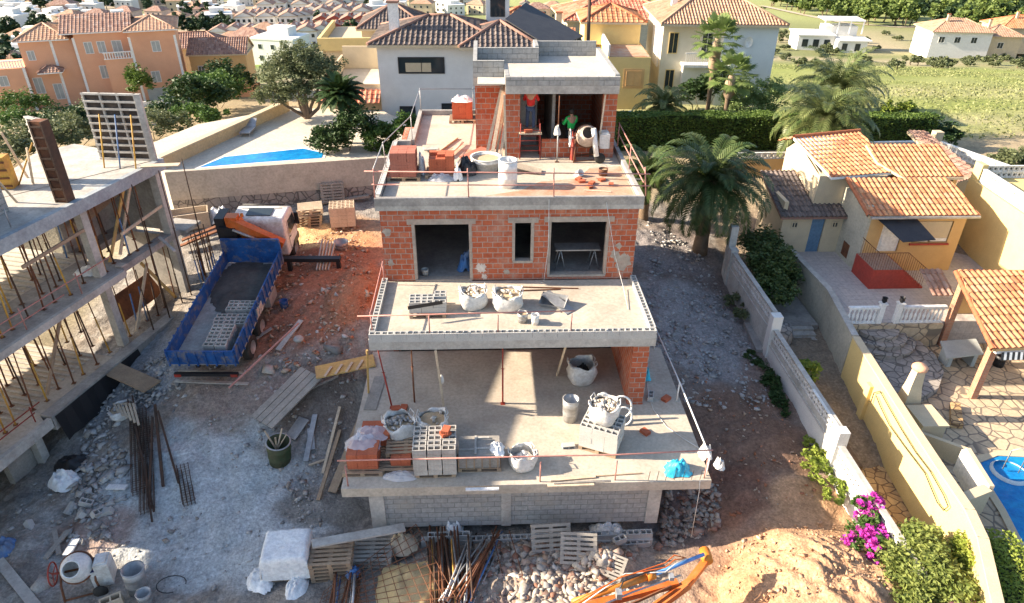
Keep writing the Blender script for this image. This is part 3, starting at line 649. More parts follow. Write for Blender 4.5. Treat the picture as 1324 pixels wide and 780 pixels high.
def splat(px, py, r, seed, name='plaster_patch', m='lintel'):
    c = VY(px, py, 3.722); b = B(); rr = random.Random(seed); n = 22; pts = [(c.x+math.cos(6.283*i/n)*r*rr.uniform(.55,1.1), c.z+math.sin(6.283*i/n)*r*rr.uniform(.6,1.25)) for i in range(n)]
    for i in range(n): (xa,za),(xb,zb) = pts[i], pts[(i+1)%n]; b.face([(c.x,3.716,c.z),(xb,3.7275,zb),(xa,3.7275,za)])
    b.build(name, M[m], H)
M['plaster'] = mat('dried_plaster', (.62,.56,.50),(.52,.44,.38)); splat(622,347,.22,1,m='plaster'); splat(626,358,.12,2,m='plaster'); splat(806,338,.34,3); splat(796,330,.2,4); splat(500,300,.16,5); splat(800,318,.12,6); splat(655,352,.13,7); splat(505,340,.14,8)
# ================================================================ things standing on the house and in the yard
BR = hblock(); bl0 = None
BLK = BR.build('hollow_block', M['blockf'], label='x', cat='concrete block'); BLK.location = (0,0,-500)
bb_ = B(); 
def brick6(L=.30, W=.22, Hh=.11):
    b = B(); t = .014
    b.box(-L/2, L/2, -W/2, W/2, 0, t); b.box(-L/2, L/2, -W/2, W/2, Hh-t, Hh); b.box(-L/2, L/2, -W/2+.0, W/2, Hh/2-t/2, Hh/2+t/2)
    for i in range(4): x = -W/2+(W-t)*i/3; b.box(-L/2+.001, L/2-.001, x+.0005, x+t, t, Hh-t)
    return b
BRK = brick6().build('hollow_brick', M['bricku'], label='x', cat='brick'); BRK.location = (0,0,-500)
def placeobj(src, loc, rz=0, label=None, group=None, rot=None, mat=None, scale=None):
    global FIRSTS
    return dup(src, loc, rz, label, group, rot, scale, mat)
def pallet_mesh(w=1.2, d=1.0):
    b = B()
    for i in range(3): b.box(-w/2, w/2, -d/2+i*(d-.1)/2, -d/2+i*(d-.1)/2+.1, 0, .02)
    for i in range(3):
        for j in range(3): x = -w/2+j*(w-.12)/2; y = -d/2+i*(d-.1)/2; b.box(x, x+.12, y, y+.1, .0201, .10)
    for j in range(3): x = -w/2+j*(w-.12)/2; b.box(x, x+.12, -d/2, d/2, .1001, .12)
    n = 7
    for i in range(n): y = -d/2+i*(d-.09)/(n-1); b.box(-w/2, w/2, y, y+.09, .1201, .142)
    return b
PAL = pallet_mesh().build('pallet', M['wood'], label='x', cat='pallet'); PAL.location = (0,0,-500)
PALG = pallet_mesh().build('pallet', M['woodg'], label='x', cat='pallet'); PALG.location = (0,0,-500)
TRASH = [BLK, BRK, PAL, PALG]
def blocks_on(loc, rz, nx, ny, nz, label, group, top=None, src=None, size=(.405,.20,.2), m=None, pallet=True, plabel=None, jit=.008, skip=()):
    """a pallet with nx*ny*nz separate blocks; returns top z"""
    src = src or BLK; x, y, z = loc; sx, sy, sz = size; z0 = z
    if pallet:
        placeobj(PAL, (x, y, z), rz, plabel, None); z0 = z+.145
    c, s = math.cos(rz), math.sin(rz)
    for k in range(nz):
        for i in range(nx):
            for j in range(ny):
                if (i, j, k) in skip: continue
                inner = 0 < i < nx-1 and 0 < j < ny-1 and k < nz-1
                if inner: continue
                lx = (i-(nx-1)/2)*sx+random.uniform(-jit, jit); ly = (j-(ny-1)/2)*sy+random.uniform(-jit, jit)
                placeobj(src, (x+lx*c-ly*s, y+lx*s+ly*c, z0+k*sz), rz+random.uniform(-.015,.015), label, group, mat=m)
    return z0+nz*sz
def bigbag(loc, w, h, label, rz=0, fill='rg', flop=.0, sat='sack', loops=True, nfill=40):
    t = T('rubble_sack', label, 'sack', loc, rz); b = B(); n = 28; rings = []
    def sq(a, r): c, s = math.cos(a), math.sin(a); k = (abs(c)**3.2+abs(s)**3.2)**(-1/3.2); return c*r*k, s*r*k
    prof = [(.80, 0), (.96, .08), (1.06, .35), (1.08, .6), (1.0, .88), (.96, 1.0), (.90, .985), (.92, .8)]
    ph = random.random()*6; am = random.uniform(.7,1.5)
    for j, (r_, zz) in enumerate(prof):
        for i in range(n):
            a = 2*math.pi*i/n; x, y = sq(a, w/2*r_*(1+.06*am*math.sin(3*a+j*1.1+ph)+.05*math.sin(7*a+j*2.+ph)*(j > 1)+.03*math.sin(15*a+ph*3)*(j > 3)))
            b.v.append((x, y, h*zz*(1+am*(.05*math.sin(5*a+ph)+.06*math.sin(2*a+1+ph))*(zz > .7))))
    for j in range(len(prof)-1):
        for i in range(n): b.f.append((j*n+i, j*n+(i+1)%n, (j+1)*n+(i+1)%n, (j+1)*n+i)); b.sm.append(True)
    b.build('sack_body', M[sat], t, world=False)
    if fill:
        Vs = []; Fs = []; k = 0; tl = []
        for q in range(nfill):
            v, f_ = ROCKS[random.randrange(8)]; s = random.uniform(.04, .12)*w/.9; a = random.random()*6.28; rr = w*.40*math.sqrt(random.random())
            Vs.append(v*s+np.array([math.cos(a)*rr, math.sin(a)*rr, h*.86-.02*random.random()+.08*(1-rr/(w*.4))])); Fs.append(f_+k); k += len(v); tl += [random.random()*99]*len(f_)
        o = link_mesh_raw('rubble_fill', np.vstack(Vs), np.vstack(Fs), M[fill], tile=tl, parent=t)
        B().lathe([(0, h*.82), (w*.46, h*.8)], 16).build('fill_bed', M['sand'], t, world=False)
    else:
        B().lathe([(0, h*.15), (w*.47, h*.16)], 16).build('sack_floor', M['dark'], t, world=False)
    if loops:
        for sx in (-1, 1):
            for sy in (-1, 1):
                p = [(sx*w*.42, sy*w*.30, h*.9), (sx*w*.50, sy*w*.36, h*1.08), (sx*w*.56, sy*w*.1, h*1.02), (sx*w*.46, sy*w*.0, h*.9)]
                B().tube(p, .016, 6).build('lifting_loop', M[sat], t, world=False)
    return t
def drum(loc, r, h, m, label, name='drum', cat='drum', fill=None, rot=None, taper=.9, n=26, handle=False):
    t = T(name, label, cat, loc, rot=rot)
    B().lathe([(0,0),(r*taper,0),(r*(taper+.03),h*.33),(r*(taper+.06),h*.34),(r*(taper+.05),h*.37),(r*.98,h*.7),(r*1.01,h*.71),(r,h*.74),(r,h),(r*.94,h),(r*.88,h*.1),(0,h*.08)], n).build('body', M[m], t, world=False)
    B().lathe([(r*1.0,h*.975),(r*1.05,h*.98),(r*1.05,h*1.012),(r*.94,h*1.012)], n).build('rim', M[m], t, world=False)
    if fill: B().lathe([(0,h*.8),(r*.93,h*.8)], n).build('contents', M[fill], t, world=False)
    if handle: B().tube([(r*1.02*math.cos(a), 0.02, h*.95+r*1.0*math.sin(a)*.9) for a in [math.pi*i/10 for i in range(11)]], .007, 5).build('handle', M['galv'], t, world=False)
    return t
def wrinkle(b, name, m, **kw): return b.build(name, m, **kw)
def crumple(loc, rx, ry, h, m, label, name='plastic_sheet', cat='plastic sheet', seed=1, rz=0, n=22, sharp=1.0):
    """a heaped crumpled sheet lying on its support"""
    b = B(); r_ = np.random.RandomState(seed); gx = np.linspace(-1,1,n); X, Y = np.meshgrid(gx, gx)
    d = np.sqrt(X**2+Y**2)*(1+.35*(fbm(X*1.5+seed, Y*1.5, 2, seed)-.5)); Z = h*np.clip(1-d**2.5, 0, 1)*(.55+.9*np.abs(fbm(X*2.3+seed*3, Y*2.3, 4, seed)-.5)*2)*sharp+.012+.02*vnoise(X*5, Y*5, seed)
    k = 1+.25*(fbm(X*1.2, Y*1.2+seed, 3, seed+2)-.5)*2
    PX_ = X*rx*k; PY_ = Y*ry*k; c, s = math.cos(rz), math.sin(rz)
    for i in range(n):
        for j in range(n): b.v.append((loc[0]+PX_[i,j]*c-PY_[i,j]*s, loc[1]+PX_[i,j]*s+PY_[i,j]*c, loc[2]+Z[i,j]))
    for i in range(n-1):
        for j in range(n-1):
            if max(d[i,j], d[i+1,j+1]) < 1.12: b.f.append((i*n+j, i*n+j+1, (i+1)*n+j+1, (i+1)*n+j)); b.sm.append(True)
    used = sorted({q for f_ in b.f for q in f_}); mp = {q: i for i, q in enumerate(used)}; b.v = [b.v[q] for q in used]; b.f = [tuple(mp[q] for q in f_) for f_ in b.f]
    return b.build(name, m, label=label, cat=cat)
def board(p0, p1, w, th, m, label, name='plank', cat='plank', group=None, up=(0,0,1)): return B().beam(p0, p1, w, th, up).build(name, M[m] if isinstance(m,str) else m, label=label, cat=cat, group=group)
# ---- first floor terrace
zt = 2.97
q = P(553,411,zt); blocks_on((q.x, q.y+.45, zt), .02, 3, 4, 2, 'grey hollow block stacked beside the rubble sacks on the first floor terrace', 'blocks stacked on the first floor terrace', plabel='pallet under the block stack on the first floor terrace', skip=[(1,3,1),(0,3,1),(2,1,1)])
q = P(553,380,zt+.1)
board((q.x-.5,.95,3.53),(q.x+.6,1.25,3.55),.03,.12,'dark','dark plank lying on top of the terrace block stack')
q = P(612,403,zt); bigbag((q.x, q.y+.4, zt), .85, .62, 'white sack of pale rubble, left of the two on the first floor terrace', .1, 'rw')
q = P(657,405,zt); bigbag((q.x, q.y+.42, zt), .92, .6, 'white sack filled level with sand, right of the two on the first floor terrace', -.1, 'rw', nfill=14)
q = P(676,418,zt); drum((q.x, q.y+.1, zt), .17, .34, 'galv', 'grey round bucket in front of the sand sack on the terrace', 'bucket', 'bucket', 'sand', handle=True)
q = P(692,421,zt); drum((q.x, q.y+.1, zt), .13, .36, 'white', 'white and blue paint bucket next to the grey bucket on the terrace', 'bucket', 'bucket', handle=True)
B().lathe([(.128,0),(.13,.14)], 20, (q.x, q.y+.1, zt+.12)).build('bucket_band', M['bluep'], [o for o in COL.objects if o.name.startswith('bucket')][-1] if False else None, label='blue paint band round the white bucket on the terrace', cat='paint band') if False else None
q = P(716,405,zt)
t = T('mortar_trough', 'grey metal mortar trough tipped up behind the buckets on the terrace', 'trough', (q.x+.05, q.y+.55, zt), rot=(.25,.0,-.35))
b = B(); b.slabp([(-.45,-.3,.25),(.45,-.3,.25),(.35,-.22,.02),(-.35,-.22,.02)], .015); b.slabp([(.45,.3,.25),(-.45,.3,.25),(-.35,.22,.02),(.35,.22,.02)], .015); b.box(-.35,.35,-.22,.22,0,.015); b.slabp([(-.45,.3,.25),(-.45,-.3,.25),(-.35,-.22,.02),(-.35,.22,.02)], .015); b.slabp([(.45,-.3,.25),(.45,.3,.25),(.35,.22,.02),(.35,-.22,.02)], .015); b.build('tray', M['galv'], t, world=False)
board(P(705,378,zt+.3), P(738,404,zt+.02), .42, .02, 'galv', 'steel sheet leaning flat on the terrace right of the trough', 'metal_sheet', 'metal sheet', up=(0,0,1))
q = P(690,376,zt)
board(P(665,376,zt+.03), P(725,374,zt+.03), .04, .03, 'rust', 'thin rusty bar lying by the brick wall on the first floor terrace', 'steel_bar', 'steel bar')
board(P(668,371,zt+.03), P(748,373,zt+.03), .03, .03, 'rust', 'longer rusty rod lying along the foot of the brick wall on the terrace', 'steel_bar', 'steel bar')
# table seen through the right opening, bucket and sack through the left
t = T('trestle_table', 'grey board on metal trestles standing inside the right hand opening', 'trestle table', (6.95, 4.7, 3.0))
B().box(6.15,7.8,4.4,5.0,3.78,3.83).build('table_top', M['galv'], t)
for x in (6.35, 7.6):
    for s in (-1, 1):
        B().tube([(x-.18, 4.7+s*.25, 3.0), (x, 4.7+s*.2, 3.78)], .018, 6).build('leg', M['galv'], t); B().tube([(x+.18, 4.7+s*.25, 3.0), (x, 4.7+s*.2, 3.78)], .018, 6).build('leg', M['galv'], t)
drum((1.38, 4.15, 3.0), .13, .24, 'concw', 'small pale bucket just inside the left opening of the brick facade', 'bucket', 'bucket')
crumple((2.85, 4.6, 3.0), .32, .3, .75, M['bluep'], 'bluish plastic sack standing inside the left opening', 'plastic_sack', 'plastic sack', 5)
# ---- lowest slab
def redpack(loc, nx, ny, nz, lab, grp, rz=0): return blocks_on(loc, rz, nx, ny, nz, lab, grp, src=BRK, size=(.305,.225,.112), plabel='pallet under the '+grp.replace('bricks','red bricks'))
q = P(470,612,0); zt1 = redpack((q.x, q.y+.35, 0), 3, 3, 5, 'red hollow brick in the torn wrapped pack at the slab\'s left front corner', 'bricks in the front wrapped pack')
crumple((q.x-.02, q.y+.62, zt1-.1), .52, .4, .28, M['film'], 'torn clear film over the front brick pack on the lowest slab', 'plastic_film', 'plastic film', 3)
qa = P(487,580,0); zt2 = redpack((qa.x, qa.y+.3, 0), 3, 3, 4, 'red hollow brick in the opened pack just behind the corner pack', 'bricks in the rear opened pack')
crumple((qa.x-.1, qa.y+.1, zt2-.08), .5, .32, .3, M['film'], 'clear film slumped over the rear brick pack on the lowest slab', 'plastic_film', 'plastic film', 8)
qb = P(519,606,0); redpack((qb.x, qb.y+.3, 0), 2, 3, 2, 'red hollow brick in the low row before the rear brick pack', 'bricks in the low row')
placeobj(PAL, (qb.x+.1, qb.y+.75, .26), .05, 'wooden pallet laid over the low brick row on the lowest slab')
crumple((qb.x, qb.y-.35, 0), .55, .22, .2, M['film'], 'crumpled clear film on the slab edge before the low brick row', 'plastic_film', 'plastic film', 12)
q = P(517,576,0); bigbag((q.x, q.y+.35, 0), .95, .75, 'round open white sack of grey rubble behind the brick packs', .4, 'rg')
q = P(563,618,0); ztb = blocks_on((q.x, q.y+.5, 0), .02, 3, 5, 5, 'pale hollow block in the tall stack at the front of the lowest slab', 'blocks in the tall front stack', m=M['concw'], size=(.43,.22,.2), plabel='pallet under the tall pale block stack')
placeobj(BRK, (q.x+.32, q.y+.62, ztb+.0), .5, 'single orange brick lying on top of the tall pale block stack', scale=1.0)
placeobj(BRK, (q.x+.34, q.y+.64, ztb+.112), 1.3, 'orange brick perched crosswise on another brick on the tall block stack')
q = P(558,566,0); bigbag((q.x+.05, q.y+.2, 0), .9, .72, 'sand sack half hidden behind the tall pale block stack', .1, 'rw', nfill=4)
q = P(620,610,0)
t = T('timber_crate', 'grey slatted crate of wrapped boards right of the tall pale block stack', 'crate', (q.x, q.y+.4, 0))
B().box(q.x-.62, q.x+.62, q.y+.02, q.y+.95, .14, .58).build('load', M['woodg'], t)
b = pallet_mesh(1.3,1.0); b2 = B().add(b, Matrix.Translation((q.x, q.y+.48, 0))); b2.build('pallet_base', M['wood'], t)
b = B()
for i in range(6): b.box(q.x-.64+i*.235, q.x-.60+i*.235, q.y-.005, q.y+.015, .14, .6)
b.build('slats', M['wood'], t)
B().box(q.x-.60,q.x-.1,q.y+.3,q.y+.36,.585,.62).box(q.x-.15,q.x+.4,q.y+.34,q.y+.40,.585,.62).box(q.x-.14,q.x-.08,q.y+.1,q.y+.9,.623,.65).box(q.x-.1,q.x+.3,q.y+.8,q.y+.86,.585,.63).build('loose_battens', M['concw'], t)
crumple((q.x+.55, q.y+.35, .55), .22, .3, .25, M['filmw'], 'white knotted plastic on the right end of the slatted crate', 'plastic_sheet', 'plastic sheet', 21)
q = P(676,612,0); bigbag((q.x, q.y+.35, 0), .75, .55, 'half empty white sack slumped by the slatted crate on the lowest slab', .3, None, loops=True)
crumple((q.x+.05, q.y+.45, .12), .36, .3, .3, M['sack'], 'grey cloth stuffed in the slumped white sack near the crate', 'cloth', 'cloth', 23)
q = P(780,588,0); a = -.42; ztb = blocks_on((q.x+.0, q.y+.5, 0), a, 3, 5, 4, 'grey hollow block in the skewed stack carrying a rubble sack', 'blocks in the skewed stack under the rubble sack', plabel='pallet under the skewed block stack on the lowest slab')
bigbag((q.x+.02, q.y+.62, ztb), .85, .62, 'white sack heaped with pale rubble on top of the skewed block stack', a, 'rw', nfill=60)
q = P(812,560,0); 
t = T('hose_coil', 'white flexible hose looped behind the skewed block stack', 'hose', (q.x-.1, q.y+.6, .0))
B().tube([(q.x-.15+.35*math.cos(a_), q.y+.7+.1*math.sin(a_), .5+.38*math.sin(a_)) for a_ in [2*math.pi*i/18 for i in range(19)]], .035, 8).build('coil', M['white'], t)
B().tube([(q.x-.1+.28*math.cos(a_), q.y+.45+.1*math.sin(a_), .32+.3*math.sin(a_)) for a_ in [2*math.pi*i/18 for i in range(19)]], .03, 8).build('coil', M['white'], t)
q = P(738,549,0); drum((q.x, q.y+.27, 0), .27, .86, 'galv', 'tall pale blue grey drum standing on the lowest slab', 'drum', 'drum')
q = P(740,575,0); placeobj(BLK, (q.x-.15, q.y+.0, 0), .1, 'single pale block lying left of the skewed block stack', rot=(math.pi/2,0,.1))
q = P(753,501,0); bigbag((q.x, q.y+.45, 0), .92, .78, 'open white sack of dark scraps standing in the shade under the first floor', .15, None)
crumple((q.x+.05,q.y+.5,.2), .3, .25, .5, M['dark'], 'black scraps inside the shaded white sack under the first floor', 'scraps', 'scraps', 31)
q = P(878,622,0)
t = crumple((q.x+.05, q.y+.45, 0), .42, .34, .42, M['tarp'], 'bright cyan tarpaulin bundle at the right front corner of the lowest slab', 'tarpaulin', 'tarpaulin', 41)
q = P(905,600,0); crumple((q.x+.1, q.y-.0, .35), .2, .25, .5, M['sack'], 'white rags tied to the rail at the right slab corner', 'rags', 'rags', 43)
q = P(930,600,.3); crumple((q.x, q.y, .2), .16, .2, .35, M['sack'], 'outermost white rag hanging past the right slab corner', 'rags', 'rags', 44)
for i in range(7):
    x0 = 8.35+i*.26; B().tube([(x0,-3.38,.02),(x0+.02,-3.40,.42)], .009, 5).build('starter_bar', M['rustd'], label='thin starter bar standing in the slab edge beside the cyan tarpaulin', cat='steel bar', group='starter bars at the slab edge')
board(P(712,621,.03), P(770,616,.03), .11, .04, 'woodp', 'rear pale board of the pile on the front edge of the lowest slab')
board(P(708,628,.04), P(768,626,.04), .12, .045, 'woodp', 'front pale board of the pile on the front edge of the lowest slab')
board(P(716,625,.09), P(790,622,.09), .05, .04, 'woodg', 'narrow dark tipped batten lying on the pale boards at the slab edge')
board(P(768,616,.02), P(830,612,.02), .03, .02, 'wood', 'thin lath on the slab between the boards and the cyan tarpaulin')
board(P(602,633,.05), P(645,632,.05), .09, .05, 'filmw', 'rolled white plastic on the slab edge below the slatted crate', 'plastic_roll', 'plastic roll')
board(P(478,530,.02), P(492,487,.02), .42, .025, 'woodg', 'wide grey board lying at the left edge under the first floor')
placeobj(BRK, (P(512,530,0).x, P(512,530,0).y, 0), .1, 'left red brick at the foot of the leaning red prop')
placeobj(BRK, (P(512,530,0).x+.26, P(512,530,0).y+.02, 0), 1.4, 'right red brick at the foot of the leaning red prop')
placeobj(BLK, (P(841,515,0).x, P(841,515,0).y, 0), 1.3, 'pale block lying right of the brick end wall')
t = crumple((P(835,490,0).x, P(835,490,0).y, 0), .17, .17, .5, M['tarp'], 'small bright blue bag beside the brick end wall', 'bag', 'bag', 47)
placeobj(BRK, (P(861,517,0).x, P(861,517,0).y, 0), .7, 'broken red brick on the slab right of the end wall')
placeobj(BRK, (P(834,560,0).x, P(834,560,0).y, 0), 2.2, 'dark red brick on the bare slab right of the skewed block stack')
# ---- upper terrace
zt = 6.0
q = P(522,235,zt); ztb = blocks_on((q.x, q.y+.5, zt), 0, 3, 4, 8, 'pale red brick in the wrapped pack, front left of the top terrace', 'bricks in the wrapped pack on the top terrace', src=BRK, size=(.305,.225,.112), m=M['brickp'], plabel='pallet under the wrapped brick pack on the top terrace')
q = P(571,232,zt); ztb = blocks_on((q.x, q.y+.5, zt), 0, 3, 3, 6, 'dark red brick in the open pack on the top terrace', 'bricks in the open pack on the top terrace', src=BRK, size=(.305,.225,.112), plabel='pallet under the open brick pack on the top terrace', skip=[(0,0,5),(1,0,5),(0,1,5)])
crumple((q.x+.0, q.y-.1, zt), .5, .25, .3, M['film'], 'clear film fallen before the open brick pack on the top terrace', 'plastic_film', 'plastic film', 52)
crumple((P(545,228,zt).x, P(545,228,zt).y+.3, zt), .16, .3, .9, M['filmw'], 'white plastic bag wedged between the two brick packs on the top terrace', 'plastic_sheet', 'plastic sheet', 54)
crumple((P(603,228,zt).x, P(603,228,zt).y+.3, zt), .4, .35, .75, M['dark'], 'heap of black plastic right of the open brick pack', 'plastic_sheet', 'plastic sheet', 53)
crumple((P(592,232,zt).x, P(592,232,zt).y, zt), .2, .25, .55, M['filmw'], 'white and grey plastic tangle before the black plastic heap', 'plastic_sheet', 'plastic sheet', 55)
q = P(629,226,zt); drum((q.x, q.y+.6, zt), .58, .5, 'sack', 'wide shallow white mortar tub on the top terrace', 'mortar_tub', 'tub', 'sand', taper=.62)
q = P(657,245,zt); drum((q.x, q.y+.33, zt), .33, .98, 'white', 'tall white plastic drum on the top terrace', 'drum', 'drum', taper=.98)
q = P(612,162,zt); ztb = blocks_on((P(598,160,zt).x, P(598,160,zt).y+.5, zt), .0, 3, 3, 7, 'red brick in the film covered pack at the back of the top terrace', 'bricks in the covered pack at the back', src=BRK, size=(.305,.225,.112), plabel='pallet under the covered brick pack at the back of the terrace')
crumple((P(598,160,zt).x, P(598,160,zt).y+.5, ztb-.02), .5, .42, .22, M['filmw'], 'white film over the brick pack at the back of the terrace', 'plastic_film', 'plastic film', 61)
for i, (a, c, w_, m_, l_) in enumerate([((560,200),(590,178),.16,'woodp','pale timber plank lying on the top terrace behind the brick packs'), ((548,193),(566,192),.3,'concw','small pale sheet on the top terrace behind the brick packs'), ((578,202),(598,184),.12,'woodp','narrow pale timber beside the plank on the top terrace'), ((600,205),(628,192),.5,'brickp','reddish board lying before the tall brick wall on the terrace')]):
    board(P(*a,zt+.06+.03*i), P(*c,zt+.06+.03*i), w_, .05, m_, l_)
# scaffold boards leaning on the tall brick wall
b0 = [((634,213),(652,112),.14,'woodp'),((640,212),(655,118),.10,'wood'),((628,205),(650,108),.12,'woodg'),((646,213),(657,128),.12,'woodp')]
for i, (a, c, w_, m_) in enumerate(b0):
    p = P(*a, zt); qq = VY(*c, 9.22); board(p, qq, w_, .04, m_, ['foremost pale board leaning against the tall brick wall','second brown batten leaning against the tall brick wall','long grey plank leaning across the tall brick wall','short pale board leaning at the right end of the tall brick wall'][i], up=(0,-1,.3))
# trestle scaffold with the worker in red
q = P(676,208,zt)
t = T('trestle_scaffold', 'small red steel trestle scaffold carrying the worker in red', 'scaffold', (5.15, 8.3, 6))
for x in (4.98, 5.78):
    for y_ in (8.05, 8.65): B().tube([(x,y_,6.0),(x+(.03 if x<5.5 else -.03),y_,7.42)], .022, 6).build('upright', M['redp'], t)
b = B()
for zz in (6.35, 6.75, 7.15):
    for y_ in (8.05, 8.65): b.tube([(4.98,y_,zz),(5.78,y_,zz)], .016, 6)
b.build('rungs', M['redp'], t); B().box(4.95,5.82,8.0,8.7,7.0,7.04).build('platform', M['woodp'], t)
placeobj(BRK, (5.3, 8.2, 7.04), .2, 'red brick lying on the trestle scaffold platform'); 
prop(VY(719,200,8.12).x, 7.7, 6.0, 8.56, 0, 0, 'galv', 'rust', 'grey steel prop holding the roof box slab, white rag on it', None)
crumple((VY(719,160,7.7).x+.05, 7.65, 7.1), .14, .14, .42, M['sack'], 'white rag hanging on the grey prop before the roof box', 'rag', 'rag', 63)
board((VY(652,113,7.9).x, 7.9, 8.55), (P(654,205,6).x, 7.75, 6.0), .06, .08, 'woodp', 'pale timber stood upright at the left of the roof box opening', 'wooden_prop', 'wooden prop')
board((VY(784,125,7.9).x, 8.1, 8.5), (P(770,208,6).x, 7.6, 6.0), .05, .07, 'woodp', 'thin timber leaning at the right brick pier of the roof box', 'wooden_prop', 'wooden prop')
B().tube([(VY(772,190,7.5).x,7.5,6.3),(VY(768,160,7.6).x,7.62,7.35)], .1, 14).build('pipe_roll', M['white'], label='white plastic pipe standing behind the cement mixer', cat='pipe')
crumple((VY(741,190,8.0).x, 7.95, 6.0), .12, .14, 1.25, M['redp'], 'red jacket draped by the low brick wall of the roof box', 'jacket', 'jacket', 64)
for i, x in enumerate((7.2, 7.5)): placeobj(BRK, (x, 8.36, 6.72), .1*i, 'red brick left on the low brick wall of the roof box', 'loose bricks on the low wall')
# cement mixers
def mixer(loc, rz, label, drum_m='sack', tilt=.9, wheel_m='redp', s=1.0):
    t = T('cement_mixer', label, 'cement mixer', loc, rz)
    def S(b): 
        b.v = [(x*s, y*s, z*s) for x, y, z in b.v]; return b
    b = B(); b.tube([(-.45,-.3,.0),(-.4,-.25,.55),(-.4,.0,.78)], .03, 8).tube([(-.45,.3,0),(-.4,.25,.55),(-.4,0,.78)], .03, 8).tube([(.45,-.3,.1),(.4,-.25,.5),(.4,0,.78)], .03, 8).tube([(.45,.3,.1),(.4,.25,.5),(.4,0,.78)], .03, 8).tube([(-.45,-.3,.05),(.45,-.3,.12)], .025, 8).tube([(-.45,.3,.05),(.45,.3,.12)], .025, 8).tube([(-.45,0,.78),(.45,0,.78)], .03, 8)
    S(b).build('frame', M['rust'], t, world=False)
    Mx = Matrix.Translation((0,0,.85)) @ Matrix.Rotation(tilt, 4, 'X')
    S(B().lathe([(0,-.38),(.22,-.38),(.36,-.2),(.38,-.02)], 26, (0,0,0), Mx)).build('drum_bottom', M[drum_m], t, world=False)
    S(B().lathe([(.38,-.02),(.37,.1),(.22,.42),(.21,.44),(.19,.42),(.32,.1),(.3,-.2),(0,-.3)], 26, (0,0,0), Mx)).build('drum_cone', M[drum_m], t, world=False)
    S(B().lathe([(.385,-.05),(.42,-.045),(.42,.01),(.385,.015)], 30, (0,0,0), Mx)).build('gear_ring', M['rust'], t, world=False)
    ring = [(-.58, .3*math.cos(a), .8+.3*math.sin(a)) for a in [2*math.pi*i/24 for i in range(25)]]
    w_ = B().tube(ring, .02, 6)
    for k in range(3): a = k*2.094; w_.tube([(-.58,0,.8),(-.58,.3*math.cos(a),.8+.3*math.sin(a))], .014, 5)
    w_.tube([(-.6,0,.8),(-.4,0,.8)], .03, 8); S(w_).build('tilt_wheel', M[wheel_m], t, world=False)
    S(B().ob((.6,0,.72), (.34,.42,.5)).ob((.6,0,.99),(.26,.34,.06))).build('motor_housing', M['sack'], t, world=False)
    for y_ in (-.36, .36): S(B().lathe([(0,-.04),(.17,-.04),(.19,0),(.17,.04),(0,.04)], 18, (.45,y_,.18), Matrix.Rotation(math.pi/2,4,'X'))).build('wheel', M['rubber'], t, world=False)
    return t
M['caked'] = mat('cement_caked_steel', (.56,.47,.40),(.42,.34,.28), rough=.9, dirt=(.34,.2,.13), da=.6, bd=.03)
q = P(757,212,zt); mixer((q.x+.05, q.y+.45, zt), .0, 'cement covered pale mixer on the top terrace before the roof box', 'caked', 1.0, 'white', 1.12)
q = G(110,765); mixer((q.x, q.y+.1, q.z), .25, 'dusty white cement mixer with a red wheel in the front left yard', 'white', .8, 'redp', 1.1)
# wheelbarrow and scraps on the right of the top terrace
q = P(780,225,zt)
for i, (px, py, a) in enumerate([(752,236,.2),(765,238,1.0),(778,234,.5),(762,243,2.0),(790,240,1.4),(748,233,.9)]):
    p = P(px,py,zt); placeobj(BRK, (p.x,p.y,zt), a, 'broken red brick scattered on the right of the top terrace', 'scattered bricks on the top terrace', scale=.8)
q = P(780,228,zt); drum((q.x, q.y+.1, zt), .17, .26, 'rust', 'brown rusty bucket on the right of the top terrace', 'bucket', 'bucket', 'sand', handle=True)
q = P(746,228,zt); drum((q.x, q.y+.1, zt), .13, .28, 'white', 'small white bucket left of the rusty bucket on the top terrace', 'bucket', 'bucket', rot=(.9,0,.6))
board(P(660,212,zt+.3), P(700,222,zt+.06), .5, .03, 'woodp', 'pale plywood offcut tilted on the top terrace near the white drum')
board(P(770,230,zt+.05), P(830,232,zt+.05), .05, .04, 'woodp', 'thin batten on the dusty right side of the top terrace')
board(P(755,246,zt+.02), P(790,248,zt+.02), .08, .02, 'woodp', 'short lath near the front parapet of the top terrace')
# ================================================================ building under construction on the left
A0 = Vector((-12.0, 2.0, 0)); UU = Vector((.265, .964, 0)); WW = Vector((-.964, .265, 0)); RZ = math.atan2(UU.y, UU.x)
def LB(u, w_, z=0): return A0+UU*u+WW*w_+Vector((0,0,z))
def lprism(b, pts, z0, z1): return b.prism([(LB(u,w_).x, LB(u,w_).y) for u, w_ in pts], z0, z1)
def lbox(b, u0, u1, w0, w1, z0, z1): return lprism(b, [(u0,w0),(u1,w0),(u1,w1),(u0,w1)], z0, z1)
LBD = T('building_shell', 'half built concrete building frame with slabs, columns and many props at the left edge', 'building', tuple(LB(0,0,-1.2)))
def toLB(p): d = p-A0; return d.dot(UU), d.dot(WW)
far = [toLB(P(*q, 5.45)) for q in [(207,206),(96,186),(44,199),(17,219)]]
lprism(B(), [(-9,-.02),(8.3,-.02),(8.6,.4)]+far+[(6.2,9.5),(-9,9.5)], 5.15, 5.45).build('roof_slab', M['concw'], LBD)
lprism(B(), [(-9,-.14),(8.3,-.14),(8.3,.1),(-9,.1)], 5.0, 5.46).build('edge_beam', mat('weathered_edge', (.36,.40,.42), (.28,.30,.32)), LBD)
